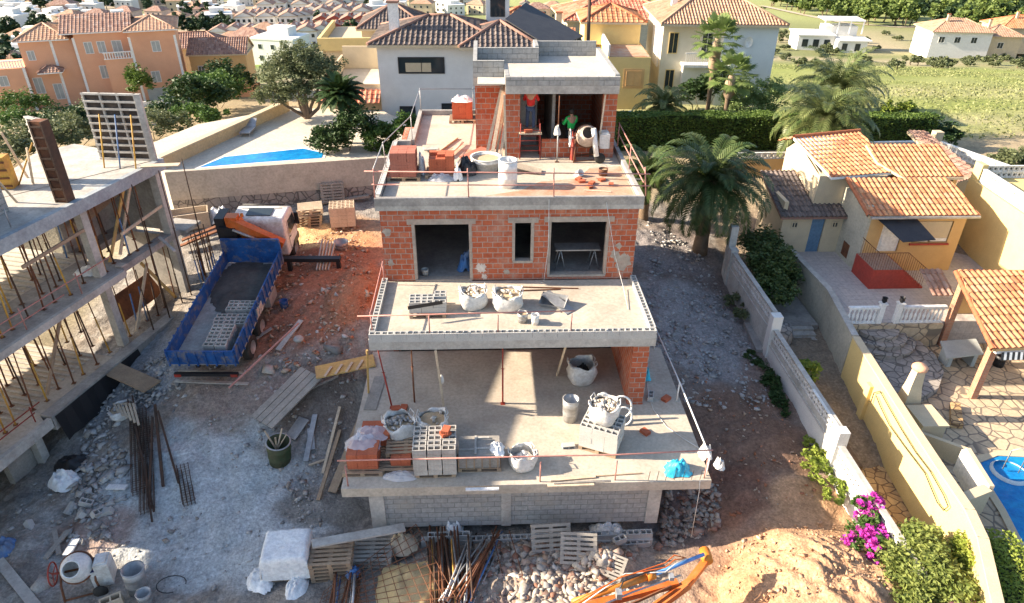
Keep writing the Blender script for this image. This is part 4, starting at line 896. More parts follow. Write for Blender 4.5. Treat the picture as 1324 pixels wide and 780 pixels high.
lbox(B(), -12, -6.9, -.25, 8.6, 1.98, 2.24).build('middle_slab', M['conc'], LBD); b = B(); lbox(b, -5.8, 4.6, -.25, 2.0, 1.98, 2.24); lbox(b, 4.6, 5.2, -.05, 1.6, 1.98, 2.24); lbox(b, 5.2, 8.3, -.05, .42, 1.98, 2.25); lbox(b, 5.2, 8.3, 2.2, 3.2, 1.98, 2.24); lbox(b, 8.3, 9.4, -.3, 1.0, 2.05, 2.2); b.build('middle_slab', M['conc'], LBD)  # slab split out of view, gap shaped to let a strip of sun through
lprism(B(), [(-5.8,-.40),(4.4,-.40),(4.4,-.255),(-5.8,-.255)], 2.0, 2.27).build('slab_kerb', M['concw'], LBD)
b = B(); lprism(b, [(-9,9),(-9,-.35),(-.9,-.35),(-.7,.0),(3.0,.0),(3.0,9)], -1.25, -.95); b.build('ground_floor_slab', M['floor'], LBD)
lprism(B(), [(-9,-.52),(-.75,-.52),(-.75,-.355),(-9,-.355)], -1.3, -.92).build('slab_kerb', M['concw'], LBD)
lbox(B(), -.7, 9.5, -.5, -.02, -1.5, -.88).build('ground_beam', M['conc'], LBD)
for u, w_, z0, z1, s in [(3.85,.25,-.93,1.98,.32),(3.85,.25,2.25,5.15,.32),(7.9,.15,-.9,1.98,.36),(7.9,.15,2.25,5.15,.36),(-2.6,.3,-.94,1.98,.3),(-2.6,.3,2.25,5.15,.3),(-1.1,.15,-2.9,-1.25,.3),(-4.0,.1,-2.95,-1.25,.32)]:
    b = B(); lbox(b, u-s/2, u+s/2, w_-s/2, w_+s/2, z0, z1); b.build('column', M['concw'], LBD)
b = B(); lbox(b, -2.2, -.72, .35, .6, -2.9, -1.25); b.build('shutter_wall', M['woodg'], LBD)
b = B(); lbox(b, 5.2, 8.3, 2.9, 3.15, 2.25, 5.15); lbox(b, 8.1, 8.32, .4, 2.9, 2.25, 5.15); b.build('shear_wall', M['conc'], LBD)
b = B(); lbox(b, 8.1, 8.32, .4, 2.9, -1.4, 1.98); b.build('shear_wall', M['conc'], LBD)
# lower back slab; sun on it is put into the paler colour
b = B(); lprism(b, [(-5.8,2.001),(5.1,2.001),(5.1,8.6),(-5.8,8.6)], 1.98, 2.235); b.build('rear_slab', mat('sunlit_ceiling_blocks', (.62,.56,.46), (.5,.46,.4)), LBD)
b = B()
for i in range(33): lbox(b, -5.6+i*.32, -5.52+i*.32, 2.1, 8.5, 2.24, 2.29)
for i in range(34): lbox(b, -5.8+i*.26, -5.72+i*.26, .8, 8.5, -.945, -.90)
b.build('ceiling_block_ribs', M['concw'], LBD)
b = B()
for i in range(26): lbox(b, -7.6+i*.6, -7.52+i*.6, .12, 3.4, 5.03, 5.148)
for w_ in (.5,1.6,2.8): lbox(b, -8, 8.0, w_, w_+.1, 4.9, 5.028)
b.build('formwork_joists', M['woodp'], LBD)
b = B()
for i in range(20): lbox(b, -5.6+i*.5, -5.54+i*.5, .0, 3.0, 1.87, 1.978)
for w_ in (.3,1.4): lbox(b, -5.7, 4.5, w_, w_+.1, 1.76, 1.868)
b.build('formwork_joists', M['woody'], LBD)
for k, (ua, za, ub, zb, w_, m_) in enumerate([(-3,2.4,-1,4.9,.5,'wood'),(4.8,2.3,6.6,4.8,.6,'woody'),(6.9,4.9,5.3,2.4,.5,'woodp'),(.2,-.8,2.0,1.8,.5,'wood'),(4.6,-.8,6.2,1.6,.2,'woodp'),(7.4,-.8,6.0,1.7,.3,'woody'),(-5,-.8,-3.6,1.8,.4,'wood'),(5.2,3.4,8.0,3.6,.05,'woodp'),(.8,4.2,3.6,4.3,.05,'wood')]): board(LB(ua,w_,za), LB(ub,w_,zb), .06, .12, m_, ['first','second','third','fourth','fifth','sixth','seventh','eighth','ninth'][k]+' timber brace among the props of the left building', 'timber_brace', 'timber brace')
lprism(B(), [(-6.2,.3),(-1.0,.3),(-1.0,3.2),(-6.2,3.2)], 5.462, 8.25); lprism(B(), [(-.99,1.5),(2.3,1.5),(2.3,3.2),(-.99,3.2)], 5.462, 8.25).build('shade_block', M['block'], LBD); lprism(B(), [(-6.2,.3),(-1.0,.3),(-1.0,3.2),(-6.2,3.2)], 5.462, 8.25).build('shade_block', M['block'], LBD)  # unseen blocks added on the roof to shade the lowest slab
# props
def yprop(px_u, w_, z0, z1, m1, m2, du, dw, grp, lab, first=[None, {}]):
    key = (m1, m2, round(z1-z0, 1))
    p = LB(px_u, w_, z0)
    if key not in first[1]:
        r = prop(p.x, p.y, z0, z1, 0, 0, m1, m2, lab, grp); first[1][key] = r
    else: r = dup(first[1][key], tuple(p), 0, lab, grp)
    r.rotation_euler = (dw, du, random.random()*3)
    return r
G1 = 'props holding the top slab of the left building'; G2 = 'props holding the middle slab of the left building'
LBL = {('yelp','rust'): 'yellow', ('rust','rust'): 'rusty', ('bluep','rust'): 'blue', ('rustd','rust'): 'dark'}
for lv, (z0, z1, g_, us) in enumerate([(2.26, 5.0, G1, 20), (-.9, 1.97, G2, 22)]):
    for i in range(us):
        for j, w_ in enumerate((.35, 1.3, 2.6)):
            u = -5.0+i*.62+random.uniform(-.15,.15)+j*.2
            if u > 8.2: continue
            if abs(u-3.85) < .3: continue
            if lv == 1 and u > 4.3 and j > 0: continue
            m1 = random.choice(['rust','rust','yelp','rustd','rustd']); 
            if u > 4.5 and random.random() < .4: m1 = 'bluep'
            l = LBL[(m1,'rust')]; fl = 'top' if lv == 0 else 'middle'
            yprop(u, w_+random.uniform(-.15,.15), z0, z1-.03, m1, 'rust', random.uniform(-.05,.05), random.uniform(-.05,.05), f'{l} '+g_, f'{l} steel prop in the rows under the {fl} slab of the left building')
# slender dark props outside the front edge
for i, u in enumerate([5.0, 6.0, 7.0, 7.6, 8.8, 9.1, 9.5]):
    p = LB(u, -.30-.05*(i%2), -1.2+.1*i); prop(p.x, p.y, p.z, 5.2 if i % 2 else 1.98, 0, 0, 'rustd', 'rustd', 'long thin dark prop outside the right edge of the left building', 'long dark props outside the left building', base=False)
for i in range(9):
    p = Vector((-9.3+.28*(i % 3)+random.uniform(-.1,.1), 9.6+.35*(i//3), -.6)); prop(p.x, p.y, -.6, 2.0, random.uniform(-.1,.1), 0, random.choice(['rustd','bluep','rust']), 'rust', 'steel prop standing in the cluster between left building and truck', 'props between left building and truck')
# rails on the middle slab
railing('guard_rail', 'dark and pink guard rail along the middle slab of the left building', [(LB(u,-.1,2.25), LB(u,-.1,3.1)) for u in (-3, 0, 2.5)], [[LB(-6,-.1,2.95), LB(4.2,-.12,2.95)], [LB(-6,-.08,2.6), LB(1.8,-.08,2.6)]], 'rail')
railing('guard_rail', 'red guard rail along the lowest slab of the left building', [(LB(u,-.1,-.95), LB(u,-.1,-.3)) for u in (-4, -1.0)], [[LB(-6,-.1,-.35), LB(-.6,-.1,-.38)], [LB(-6,-.12,-.6), LB(-.9,-.1,-.62)]], 'redp')
q0, q1, q2 = LB(1.2,.35,5.45), LB(1.2,.35,6.15), LB(-6,.35,6.2)
railing('guard_rail', 'thin rail on the top slab of the left building', [(q0, q1)], [[q1, q2]], 'galv')
# formwork panels
def formwork(px_tl, px_tr, px_bl, px_br, z, label, m='woodg', nx=3, ny=8, thick=.14, lean=0):
    """upright shuttering panel standing on z at the two bottom pixels"""
    a = P(*px_bl, z); c = P(*px_br, z); d = (c-a); L = d.length; d.normalize()
    h = HT(a.x, a.y, px_tl[0]*0+px_tl[1], px_tl[1])-z
    t = T('shuttering', label, 'formwork', tuple(a), math.atan2(d.y, d.x))
    B().box(0, L, .09, .115, 0, h).build('face_sheet', mat('dark_void_face', (.05,.04,.035),(.12,.09,.07)), t, world=False)  # dark colour stands for the shadowed voids between the ribs
    b = B()
    for i in range(nx+1): x = (L-.07)*i/nx; b.box(x, x+.07, 0, .088, 0, h)
    b.build('upright_ribs', M['concw'] if m != 'rust' else M['rustd'], t, world=False)
    b = B()
    for i in range(ny+1): zz = (h-.07)*i/ny; b.box(.001, L-.001, -.04, .086, zz+.001, zz+.07)
    b.build('cross_ribs', M['concw'] if m != 'rust' else M['rustd'], t, world=False)
    return t, a, c, h
t, a, c, h = formwork((113,120), (180,120), (130,206), (196,208), 5.45, 'large pale gridded formwork panel standing at the far end of the top slab', nx=3, ny=9)
B().beam(c+Vector((.12,0,0)), c+Vector((.12,0,h)), .16, .22).build('edge_frame', M['concw'], t)
for s, m_ in ((.25,'yelp'), (.55,'bluep'), (.85,'yelp')):
    p = a.lerp(c, s); B().tube([p+Vector((.1,-1.0,0)), p+Vector((0,-.06,h*.7))], .03, 6).build('push_prop', M[m_], t)
t, a, c, h = formwork((42,150), (66,150), (60,232), (82,238), 5.45, 'narrow pale gridded formwork panel left of the large one', nx=2, ny=9)
B().tube([a+Vector((-.7,-.6,0)), a+Vector((0,-.05,h*.6))], .03, 6).build('push_prop', M['yelp'], t)
# rusty column form, leaning
a = P(81,262,5.45); 
t = T('column_formwork', 'rusty brown steel column mould standing on the edge of the top slab', 'formwork', tuple(a), -.15)
B().box(-.18,.18,.0,.36,0,2.9).build('mould', M['rust'], t, world=False)
b = B()
for i in range(8): b.box(-.2,.2,-.05,-.001,.1+i*.37,.17+i*.37)
b.box(-.24,-.181,-.05,.36,0,2.9).box(.181,.24,-.05,.36,0,2.9); b.build('stiffeners', M['rustd'], t, world=False)
a = P(8,245,5.45); t = T('column_formwork', 'rusty yellow column mould cut by the left edge of the photo', 'formwork', tuple(a), .1); B().box(-.5,.25,0,.5,0,1.2).build('mould', M['yelp'], t, world=False)
b = B(); 
for i in range(4): b.box(-.51,.27,-.05,-.001,.1+i*.3,.16+i*.3)
b.build('stiffeners', M['rust'], t, world=False)
for i, (px, py, tx, ty) in enumerate([(43,238,50,190),(36,230,42,170),(66,240,44,170),(22,262,14,232)]):
    q = P(px,py,5.45); board(q, Vector((q.x+.3*(-1)**i, q.y-.1, HT(q.x,q.y,ty,ty))), .06, .06, 'woodp', ['first','second','third','fourth'][i]+' thin timber stay beside the rusty column moulds on the top slab', 'timber_stay', 'timber stay')
board(P(183,215,5.6), P(232,213,5.6), .35, .05, 'woodp', 'pale scaffold plank sticking out past the far corner of the top slab')
crumple((LB(4,.9,2.25).x, LB(4,.9,2.25).y, 2.24), .5, .4, .25, M['filmw'], 'crumpled pale plastic on the middle slab of the left building', 'plastic_sheet', 'plastic sheet', 70)
board(P(206,307,2.4), P(226,325,2.3), .12, .06, 'concw', 'pale board lying crooked at the end of the middle slab')
board(P(153,345,2.3), P(160,341,2.3), .3, .06, 'concw', 'short pale plate at the break of the middle slab')
board(P(134,472,-.95), P(197,500,-1.1), .75, .06, 'wood', 'wide brown plank bridge from the left building down to the yard', 'plank_bridge', 'plank bridge')
# black sheet along the edge
b = B(); 
for i in range(12): u = -.6+i*.36; b.face([LB(u,-.52,-.95), LB(u+.36,-.52,-.95), LB(u+.36,-.66-.08*(i%2),-2.0), LB(u,-.66-.08*((i+1)%2),-2.0)], True)
b.build('black_membrane', M['dark'], label='black membrane hanging along the edge of the left building ground slab', cat='membrane')
B().beam(LB(9.0,.2,-1.2), LB(12.8,-.3,-.4), .25, .35).build('concrete_kerb', M['conc'], label='concrete strip running from the left building towards the truck cab', cat='kerb')
# orange sheet pile / brown formwork behind columns
board(LB(5.2,1.6,-.4), LB(7.8,1.6,-.4), 1.1, .1, 'rust', 'rust red shuttering sheet leaning inside the left building', 'shuttering', 'shuttering', up=(.3,-.8,.3))
board(LB(5.4,2.3,3.4), LB(8.0,2.3,3.9), .3, .06, 'wood', 'brown board slanting between props under the top slab of the left building', up=(0,-1,0))
# ================================================================ truck
ra = P(222,467,.25); rb = P(308,467,.25); fa = P(289,309,2.1); fb = P(360,308,2.1)
rc = (ra+rb)/2; fc = (fa+fb)/2; bw = 2.42; blen = 6.5
dirv = Vector((fc.x-rc.x, fc.y-rc.y, 0)).normalized(); yaw = math.atan2(dirv.y, dirv.x)-math.pi/2; pitch = .115
TR = T('crane_truck', 'white cab truck with a long blue drop side bed and a folded orange loader crane', 'truck', (rc.x, rc.y, .25-1.2*math.cos(pitch)), rot=(pitch, 0, yaw))
z0 = 1.2; w2 = bw/2
def tb(b, name, m, par=TR): return b.build(name, M[m], par, world=False)
tb(B().box(-w2, w2, 0, blen, z0-.08, z0), 'bed_floor', 'conc')
def ribwall(b, x0, x1, y0, y1, h, n, axis):
    b.box(x0, x1, y0, y1, z0, z0+h)
    for i in range(n+1):
        if axis == 'x': x = x0+(x1-x0-.06)*i/n; b.box(x, x+.06, y0-.045, y0-.001, z0-.05, z0+h+.01)
        else:
            y = y0+(y1-y0-.06)*i/n
            if x0 > 0: b.box(x1+.001, x1+.045, y, y+.06, z0-.05, z0+h+.01)
            else: b.box(x0-.045, x0-.001, y, y+.06, z0-.05, z0+h+.01)
    return b
tb(ribwall(B(), -w2, w2, -.06, -.0, .62, 7, 'x'), 'tailgate', 'blue')
tb(ribwall(B(), -w2, -w2+.05, .01, blen, .62, 16, 'y'), 'side_board', 'blue')
tb(ribwall(B(), w2-.05, w2, .01, blen, .62, 16, 'y'), 'side_board', 'blue')
b = B().box(-w2, w2, blen+.01, blen+.07, z0, z0+1.15); b.box(-w2-.02, w2+.02, blen-.01, blen+.09, z0+1.151, z0+1.2); b.box(-w2-.05, -w2+.03, blen+.0, blen+.1, z0, z0+1.15); b.box(w2-.03, w2+.05, blen+.0, blen+.1, z0, z0+1.15); tb(b, 'headboard', 'blue')
tb(B().box(-.45, -.3, .2, blen+2.6, z0-.4, z0-.09).box(.3, .45, .2, blen+2.6, z0-.4, z0-.09), 'chassis', 'dark')
tb(B().box(-w2+.05, w2-.05, -.12, .0, z0-.55, z0-.42), 'rear_bumper', 'dark')
for s in (-1, 1):
    tb(B().box(s*w2*.85-.12, s*w2*.85+.12, -.15, -.121, z0-.56, z0-.44), 'tail_light', 'redp')
def wheel(x, y, r=.5, wd=.28):
    w_ = tb(B().lathe([(r*.55,-wd/2),(r*.95,-wd/2),(r,-wd/3),(r,wd/3),(r*.95,wd/2),(r*.55,wd/2)], 26, (x,y,r), Matrix.Rotation(math.pi/2,4,'Y')), 'wheel', 'rubber')
    w_2 = B().lathe([(0,-.05),(r*.3,-.05),(r*.5,-wd/2+.02),(r*.56,-wd/2)], 20, (x,y,r), Matrix.Rotation(math.pi/2 if x < 0 else math.pi/2,4,'Y')).lathe([(0,.05),(r*.3,.05),(r*.5,wd/2-.02),(r*.56,wd/2)], 20, (x,y,r), Matrix.Rotation(math.pi/2,4,'Y')).build('rim', M['galv'], w_, world=False) if False else tb(B().lathe([(0,-.05),(r*.3,-.05),(r*.5,-wd/2+.02),(r*.56,-wd/2)], 20, (x,y,r), Matrix.Rotation(math.pi/2,4,'Y')).lathe([(0,.05),(r*.3,.05),(r*.5,wd/2-.02),(r*.56,wd/2)], 20, (x,y,r), Matrix.Rotation(math.pi/2,4,'Y')), 'rim', 'galv')
for s in (-1, 1):
    for y_ in (1.7, 3.0, blen+2.3): wheel(s*1.02, y_)
    tb(B().box(s*1.0-.25, s*1.0+.25, 4.1, 5.0, z0-.62, z0-.12), 'tank', 'galv')
# cab
cy = blen+1.25; ch = 1.75
prof = [(cy,.75),(cy+1.75,.75),(cy+1.8,1.5),(cy+1.55,2.45),(cy+1.2,2.62),(cy+.1,2.62),(cy,2.5)]
b = B(); n = len(prof); k = 0
b.v = [(-1.15, y_, z_) for y_, z_ in prof]+[(1.15, y_, z_) for y_, z_ in prof]
b.f = [tuple(range(n)), tuple(range(n, 2*n))[::-1]]+[(i, n+i, n+(i+1)%n, (i+1)%n) for i in range(n)]; b.sm = [False]*len(b.f)
M['cabw'] = mat('dusty_white_cab_paint', (.72,.72,.70),(.62,.61,.58), rough=.4, dirt=(.36,.30,.24), da=.75, stain=1.8); cabo = tb(b, 'cab', 'cabw'); mo = cabo.modifiers.new('b', 'BEVEL'); mo.width = .09; mo.segments = 3
for s in (-1, 1):
    tb(B().slabp([(s*1.16,cy+.55,1.55),(s*1.16,cy+1.6,1.55),(s*1.16,cy+1.42,2.2),(s*1.16,cy+.55,2.25)], .0) if False else B().face([(s*1.158,cy+.55,1.55),(s*1.158,cy+1.6,1.55),(s*1.158,cy+1.42,2.2),(s*1.158,cy+.55,2.25)]).face([(s*1.163,cy+.55,1.55),(s*1.163,cy+1.6,1.55),(s*1.163,cy+1.42,2.2),(s*1.163,cy+.55,2.25)]), 'side_window', 'glass')
    tb(B().box(s*1.156-.004,s*1.156+.004,cy+.42,cy+.44,.85,2.3).box(s*1.156-.004,s*1.156+.004,cy+1.62,cy+1.64,.85,1.5).box(s*1.156-.004,s*1.156+.004,cy+.441,cy+1.62,.85,.87), 'door_seam', 'dark'); tb(B().box(s*1.17-.01,s*1.17+.01,cy+.52,cy+.66,1.42,1.46), 'door_handle', 'dark'); tb(B().box(s*1.0-.17,s*1.0+.17,cy+.9,cy+1.75,.72,.98), 'wheel_arch', 'dark'); tb(B().box(s*.85-.15,s*.85+.15,cy+1.76,cy+1.82,.85,1.05), 'headlight', 'glass')
    tb(B().box(s*1.2-.03,s*1.2+.12*s+.03,cy+1.55,cy+1.62,1.5,2.1) if s > 0 else B().box(-1.35,-1.2,cy+1.55,cy+1.62,1.5,2.1), 'wing_mirror', 'dark')
tb(B().box(-.55,.55,cy+.35,cy+.95,2.622,2.66), 'roof_hatch', 'glass'); tb(B().tube([(-.95,cy+1.3,2.66),(.95,cy+1.3,2.66)],.03,6).box(-.9,.9,cy+1.0,cy+1.03,2.625,2.64), 'roof_bar', 'dark'); tb(B().lathe([(0,.16),(.07,.14),(.08,0)],12,(-.7,cy+.3,2.62)), 'beacon', 'orangey')
tb(B().ob((0,cy+1.72,1.98),(1.9,.03,.75),0,.26), 'windscreen', 'glass')
# orange crane between cab and bed
cyr = blen+.62
cr = tb(B().box(-.32,.32,cyr-.3,cyr+.3,z0-.3,z0+.9).box(-.5,.5,cyr-.22,cyr+.22,z0-.2,z0+.2), 'crane_column', 'dark')
tb(B().beam((-.85,cyr-.1,z0+1.8),(1.25,cyr-.15,z0+.62),.36,.42,(0,0,1)), 'crane_boom', 'orange'); tb(B().tube([(-.7,cyr-.34,z0+1.5),(.3,cyr-.36,z0+1.0)],.06,8), 'crane_ram', 'galv')
tb(B().beam((-.6,cyr+.1,z0+1.8),(-.25,cyr,z0+.9),.34,.34,(0,1,0)).box(-1.0,-.5,cyr-.2,cyr+.24,z0+1.2,z0+2.0), 'crane_knuckle', 'orange')
tb(B().box(-1.35,-.6,cyr-.3,cyr+.5,z0+.3,z0+1.55).box(-1.5,-1.1,cyr-.1,cyr+.8,z0+.9,z0+1.9).tube([(-1.0,cyr,z0+1.2),(-.6,cyr+.3,z0+1.5),(-.2,cyr+.2,z0+1.0)],.05,6), 'crane_hydraulics', 'dark')
tb(B().beam((.55,cyr-.19,z0+1.15),(1.0,cyr-.2,z0+.9),.02,.14), 'white_marking', 'white')
tb(B().box(-1.2,3.6,cyr-.14,cyr+.12,z0-.30,z0-.12).box(3.4,3.56,cyr-.12,cyr+.1,z0-1.0,z0-.301).box(1.2,1.36,cyr-.12,cyr+.1,z0-1.1,z0-.301), 'outrigger', 'dark')
Mt = MW[TR.name]
def onbed(x, y, z): return Mt @ Vector((x, y, z))
# blocks on the truck bed
G_ = 'blocks on the truck bed'
for (bx, by, nx_, ny_, nz_) in [(.42,.9,2,6,3),(.42,2.1,3,3,2),(.65,2.95,3,3,2)]:
    for i in range(nx_):
        for j in range(ny_):
            for k in range(nz_):
                p = onbed(bx+(i-(nx_-1)/2)*.42+random.uniform(-.02,.02), by+(j-(ny_-1)/2)*.21+random.uniform(-.01,.01), z0+.005+k*.202)
                placeobj(BLK, tuple(p), 0, 'pale hollow block loaded on the bed of the blue truck', G_, rot=(pitch, 0, yaw+random.uniform(-.03,.03)), mat=M['concw'])
p = onbed(-.0,4.7,z0+.01); 
q_ = crumple((0,0,0), 1.15, 1.7, .16, mat('dark_silt', (.06,.055,.05),(.1,.09,.08)), 'dark damp silt left on the front of the blue truck bed', 'silt', 'silt', 77); q_.location = p; q_.rotation_euler = (pitch,0,yaw)
# ================================================================ yard items
q = G(361,598); drum((q.x, q.y+.1, q.z-.1), .40, 1.0, 'leafx' if 'leafx' in M else 'galv', 'dark green upturned steel barrel with debris beside the plank ramp', 'barrel', 'barrel', rot=(.05,.1,0)).children[0].data.materials[0] = mat('green_barrel_paint', (.06,.10,.045), (.10,.09,.05), dirt=(.2,.16,.12))
for i, (dx, dy) in enumerate([(.1,.1),(-.15,.05),(.05,-.12),(.2,-.05)]): board((q.x-dx, q.y-dy, q.z+.2), (q.x+dx*2.2, q.y+.1+dy*2, q.z+1.25), .05, .03, 'woodp', ['first','second','third','fourth'][i]+' stick poking out of the green barrel', 'stick', 'stick')
for i in range(4):
    o = Vector((.17,-.13,0))*i*1.25; board(P(328,540,-.95)+o*1.1, P(392,478,-.25)+o*1.1+Vector((0,.05,.02)), .26, .05, 'woodg', ['uppermost left','second','third','outer right'][i]+' grey board of the plank ramp beside the pit', 'plank', 'plank')
board(P(408,482,-.05), P(484,466,.06), .75, .05, 'woody', 'yellow formwork panel bridging from the ramp to the slab', 'formwork_board', 'formwork board')
for i in range(4): 
    u = .2+.2*i; p = P(410,484,0).lerp(P(478,470,.08), u); board(p+Vector((-.05,-.3,.03)), p+Vector((.08,.3,.03)), .09, .03, 'woodp', ['first','second','third','fourth'][i]+' cleat nailed across the yellow formwork panel, counted from the left', 'cleat', 'cleat')
for i, (a, c, w_, m_, l_) in enumerate([((352,530),(438,490),.08,'woodg','long dark timber across the pit beside the plank ramp'),((396,600),(408,540),.18,'galv','grey channel lying in the pit right of the green barrel'),((418,615),(440,530),.10,'woodp','pale batten in the pit close to the slab'),((376,570),(394,545),.45,'galv','flat grey board lying in the pit above the green barrel'),((404,585),(402,558),.22,'galv','short grey steel profile standing in the pit'),((430,640),(478,520),.3,'wood','dark wide board running along the left side of the slab'),((412,650),(440,560),.12,'wood','brown timber lying alongside the wide dark board'),((227,496),(322,500),.14,'concw','long pale timber lying behind the truck tail'),((232,482),(316,486),.1,'woodg','grey timber behind the truck tail, parallel to the pale one'),((60,726),(90,690),.16,'woodg','left grey plank lying in the front left yard'),((78,720),(72,688),.14,'woodg','right grey plank lying in the front left yard'),((100,700),(88,722),.25,'filmw','torn pale sheet at the end of the grey planks'),((0,728),(50,790),.28,'concw','thick pale beam cut off by the lower left corner'),((360,456),(390,418),.22,'concw','broken pale plank on the red earth below the truck'),((322,448),(352,428),.12,'galv','grey steel rod by the rear wheel of the truck'),((400,605),(425,597),.06,'woodp','thin pale stick near the corner of the slab'),((140,633),(165,634),.2,'filmw','small pale board left of the rebar bundle'),((90,560),(115,545),.12,'woodg','grey batten beside the black membrane')]):
    pa = G(*a); pc = G(*c); board(pa+Vector((0,0,.12)), pc+Vector((0,0,.14)), w_, .05, m_, l_)
board(P(320,470,.6)+Vector((-.4,-1,-.3)), P(386,418,1.2), .05, .05, 'rail', 'pink rail slanting over the red earth left of the terrace', 'rail', 'rail')
q = P(386,452,.4); q = G(388,450); B().lathe([(0,0),(.16,.0),(.2,.07),(.16,.14),(0,.14)],14,(q.x,q.y,q.z+.35)).build('paving_disc', M['concw'], label='round pale disc on the slanting pink rail', cat='disc')
board((-3.2,1.8,-.4), (-.1,-.0,3.0), .02, .02, 'dark', 'slack dark cable from the yard up to the terrace corner', 'cable', 'cable') if False else None
# covered pallet
q = G(372,745); 
t = T('covered_pallet', 'pallet load wrapped in white plastic sheet in the front yard', 'covered load', (q.x, q.y, q.z), .08)
B().add(pallet_mesh(1.3,1.1), Matrix.Translation((0,.35,.05))).build('pallet_base', M['wood'], t, world=False)
b = B(); n = 26
r_ = np.random.RandomState(3)
for j in range(n):
    for i in range(n):
        x = -1+2*i/(n-1); y = -1+2*j/(n-1); e = max(abs(x), abs(y)); top = e < .72
        fold = .06*fbm(np.array([x*3.]), np.array([y*3.]), 3, 5)[0]
        X_ = (x*.93 if top else math.copysign(min(abs(x)*.93,.70+.05*(abs(x) > .9)), x)); Y_ = (y*.8 if top else math.copysign(min(abs(y)*.8,.6+.05*(abs(y) > .9)), y))
        Z_ = (.95+fold if top else .95-(e-.72)*2.9+fold)
        b.v.append((X_*.95+fold, .35+Y_*.95, max(Z_, .08)))
for j in range(n-1):
    for i in range(n-1): b.f.append((j*n+i, j*n+i+1, (j+1)*n+i+1, (j+1)*n+i)); b.sm.append(True)
b.build('cover_sheet', M['filmw'], t, world=False)
crumple((q.x+.35,q.y-.4,q.z), .3, .55, .3, M['filmw'], 'trailing tail of white plastic in front of the covered pallet', 'plastic_sheet', 'plastic sheet', 80); crumple((q.x-.75,q.y-.1,q.z), .4, .5, .35, M['filmw'], 'loose white plastic left of the covered pallet', 'plastic_sheet', 'plastic sheet', 81)
# pallets stack right of it
q = G(430,745)
for k in range(5): placeobj(PAL, (q.x, q.y+.3, q.z+.02+k*.145), .06+.03*random.uniform(-1,1), 'brown wooden pallet in the stack right of the covered load', 'pallets in the front stack')
q = G(478,728)
for k in range(3): placeobj(PALG, (q.x+.1, q.y+.2, q.z+.02+k*.145), -.1+.05*k, 'grey wooden pallet in the low stack behind the rebar mesh', 'pallets in the low grey stack')
board(Vector((P(403,702,-1).x, P(403,702,-1).y, -1.05)), VY(523,682,-3.6), .3, .06, 'concw', 'long pale plank bridging from the pallets to the footing blocks')
# leaning pallets at front middle
for i, (px, py, rx, rz, l, sc) in enumerate([(712,712,1.05,.05,'grey pallet leaning upright against the footing blocks',1.0),(748,722,.75,-.1,'pale slatted pallet leaning low over the rubble',.9),(790,742,.35,-.5,'small broken pallet on the rubble by the excavator arm',.7)]):
    q = G(px, py); placeobj(PALG, (q.x, q.y+.15, q.z+.35-.1*i), rz, l, None, rot=(rx, 0, rz), scale=sc)
# steel prop / rebar piles at the bottom
def rods(name, label, cat, group, ends, mats, r=.02, z=0):
    for i, (a, c) in enumerate(ends):
        B().tube([a, c], r*random.uniform(.8,1.2), 7).build(name, M[random.choice(mats)], label=label, cat=cat, group=group)
e1 = []; e2 = []; e3 = []
for i in range(34):
    px = random.uniform(552,596); zz = random.uniform(.12,.55); a = G(px+random.uniform(-5,5), 700+random.uniform(-10,12)); c = G(px+random.uniform(-2,12), 795); e1.append((a+Vector((0,0,zz)), c+Vector((0,0,zz*.8))))
for i in range(30):
    a = G(random.uniform(604,652), random.uniform(690,720)); c = G(random.uniform(566,612), 792); zz = random.uniform(.12,.6); e2.append((a+Vector((0,0,zz)), c+Vector((0,0,zz))))
for i in range(13):
    px = random.uniform(432,468); a = G(px, random.uniform(742,756)); c = G(px-random.uniform(0,14), 795); zz = random.uniform(.1,.4); e3.append((a+Vector((0,0,zz)), c+Vector((0,0,zz))))
rods('steel_prop', 'steel prop tube in the upright running pile left of the slanting pile', 'steel prop', 'props in the middle pile', e1, ['rust','galv','rust','rust','woodg','rustd','yelp','rust'], .026)
rods('steel_prop', 'steel prop tube in the slanting bluish pile before the footing', 'steel prop', 'props in the slanting pile', e2, ['rust','bluep','galv','rust','rustd','galv','rust'], .026)
rods('steel_prop', 'dark blue and rusty prop tube in the small pile below the pallets', 'steel prop', 'props in the small pile', e3, ['rust','bluep','rust','galv'], .03)
for i in range(2):
    a = G(636+i*22, 700); c = G(650+i*26, 748); B().tube([a+Vector((0,0,.5)), c+Vector((0,0,.12))], .014, 6).build('steel_bar', M['rust'], label=['left','right'][i]+' thin bar slanting out of the prop pile over the rubble', cat='steel bar')
def mesh_panel(name, corners, nu, nv, r, m, label, cat='rebar mesh'):
    b = B(); A_, B_, C_, D_ = [Vector(c) for c in corners]
    for i in range(nu+1): t_ = i/nu; b.tube([A_.lerp(B_,t_), D_.lerp(C_,t_)], r, 5)
    for j in range(nv+1): t_ = j/nv; b.tube([A_.lerp(D_,t_)+Vector((0,0,.012)), B_.lerp(C_,t_)+Vector((0,0,.012))], r, 5)
    return b.build(name, M[m], label=label, cat=cat)
up = lambda p, h: p+Vector((0,0,h))
mesh_panel('rebar_mesh', [up(G(462,745),.35), up(G(540,700),.75), up(G(590,790),.6), up(G(462,795),.3)], 9, 9, .011, 'rust', 'rusty welded mesh lying over the yellow sand near the prop piles')
mesh_panel('rebar_mesh', [up(G(420,775),.3), up(G(465,742),.4), up(G(480,795),.35), up(G(410,800),.2)], 7, 6, .009, 'rust', 'smaller rusty mesh at the very bottom beside the small prop pile')
q = G(530,765); crumple((q.x, q.y, q.z), .9, 1.0, .35, mat('yellow_sand', (.66,.50,.26),(.58,.42,.2),s2=30), 'pale yellow sand heap under the rusty mesh', 'sand_heap', 'sand heap', 90)
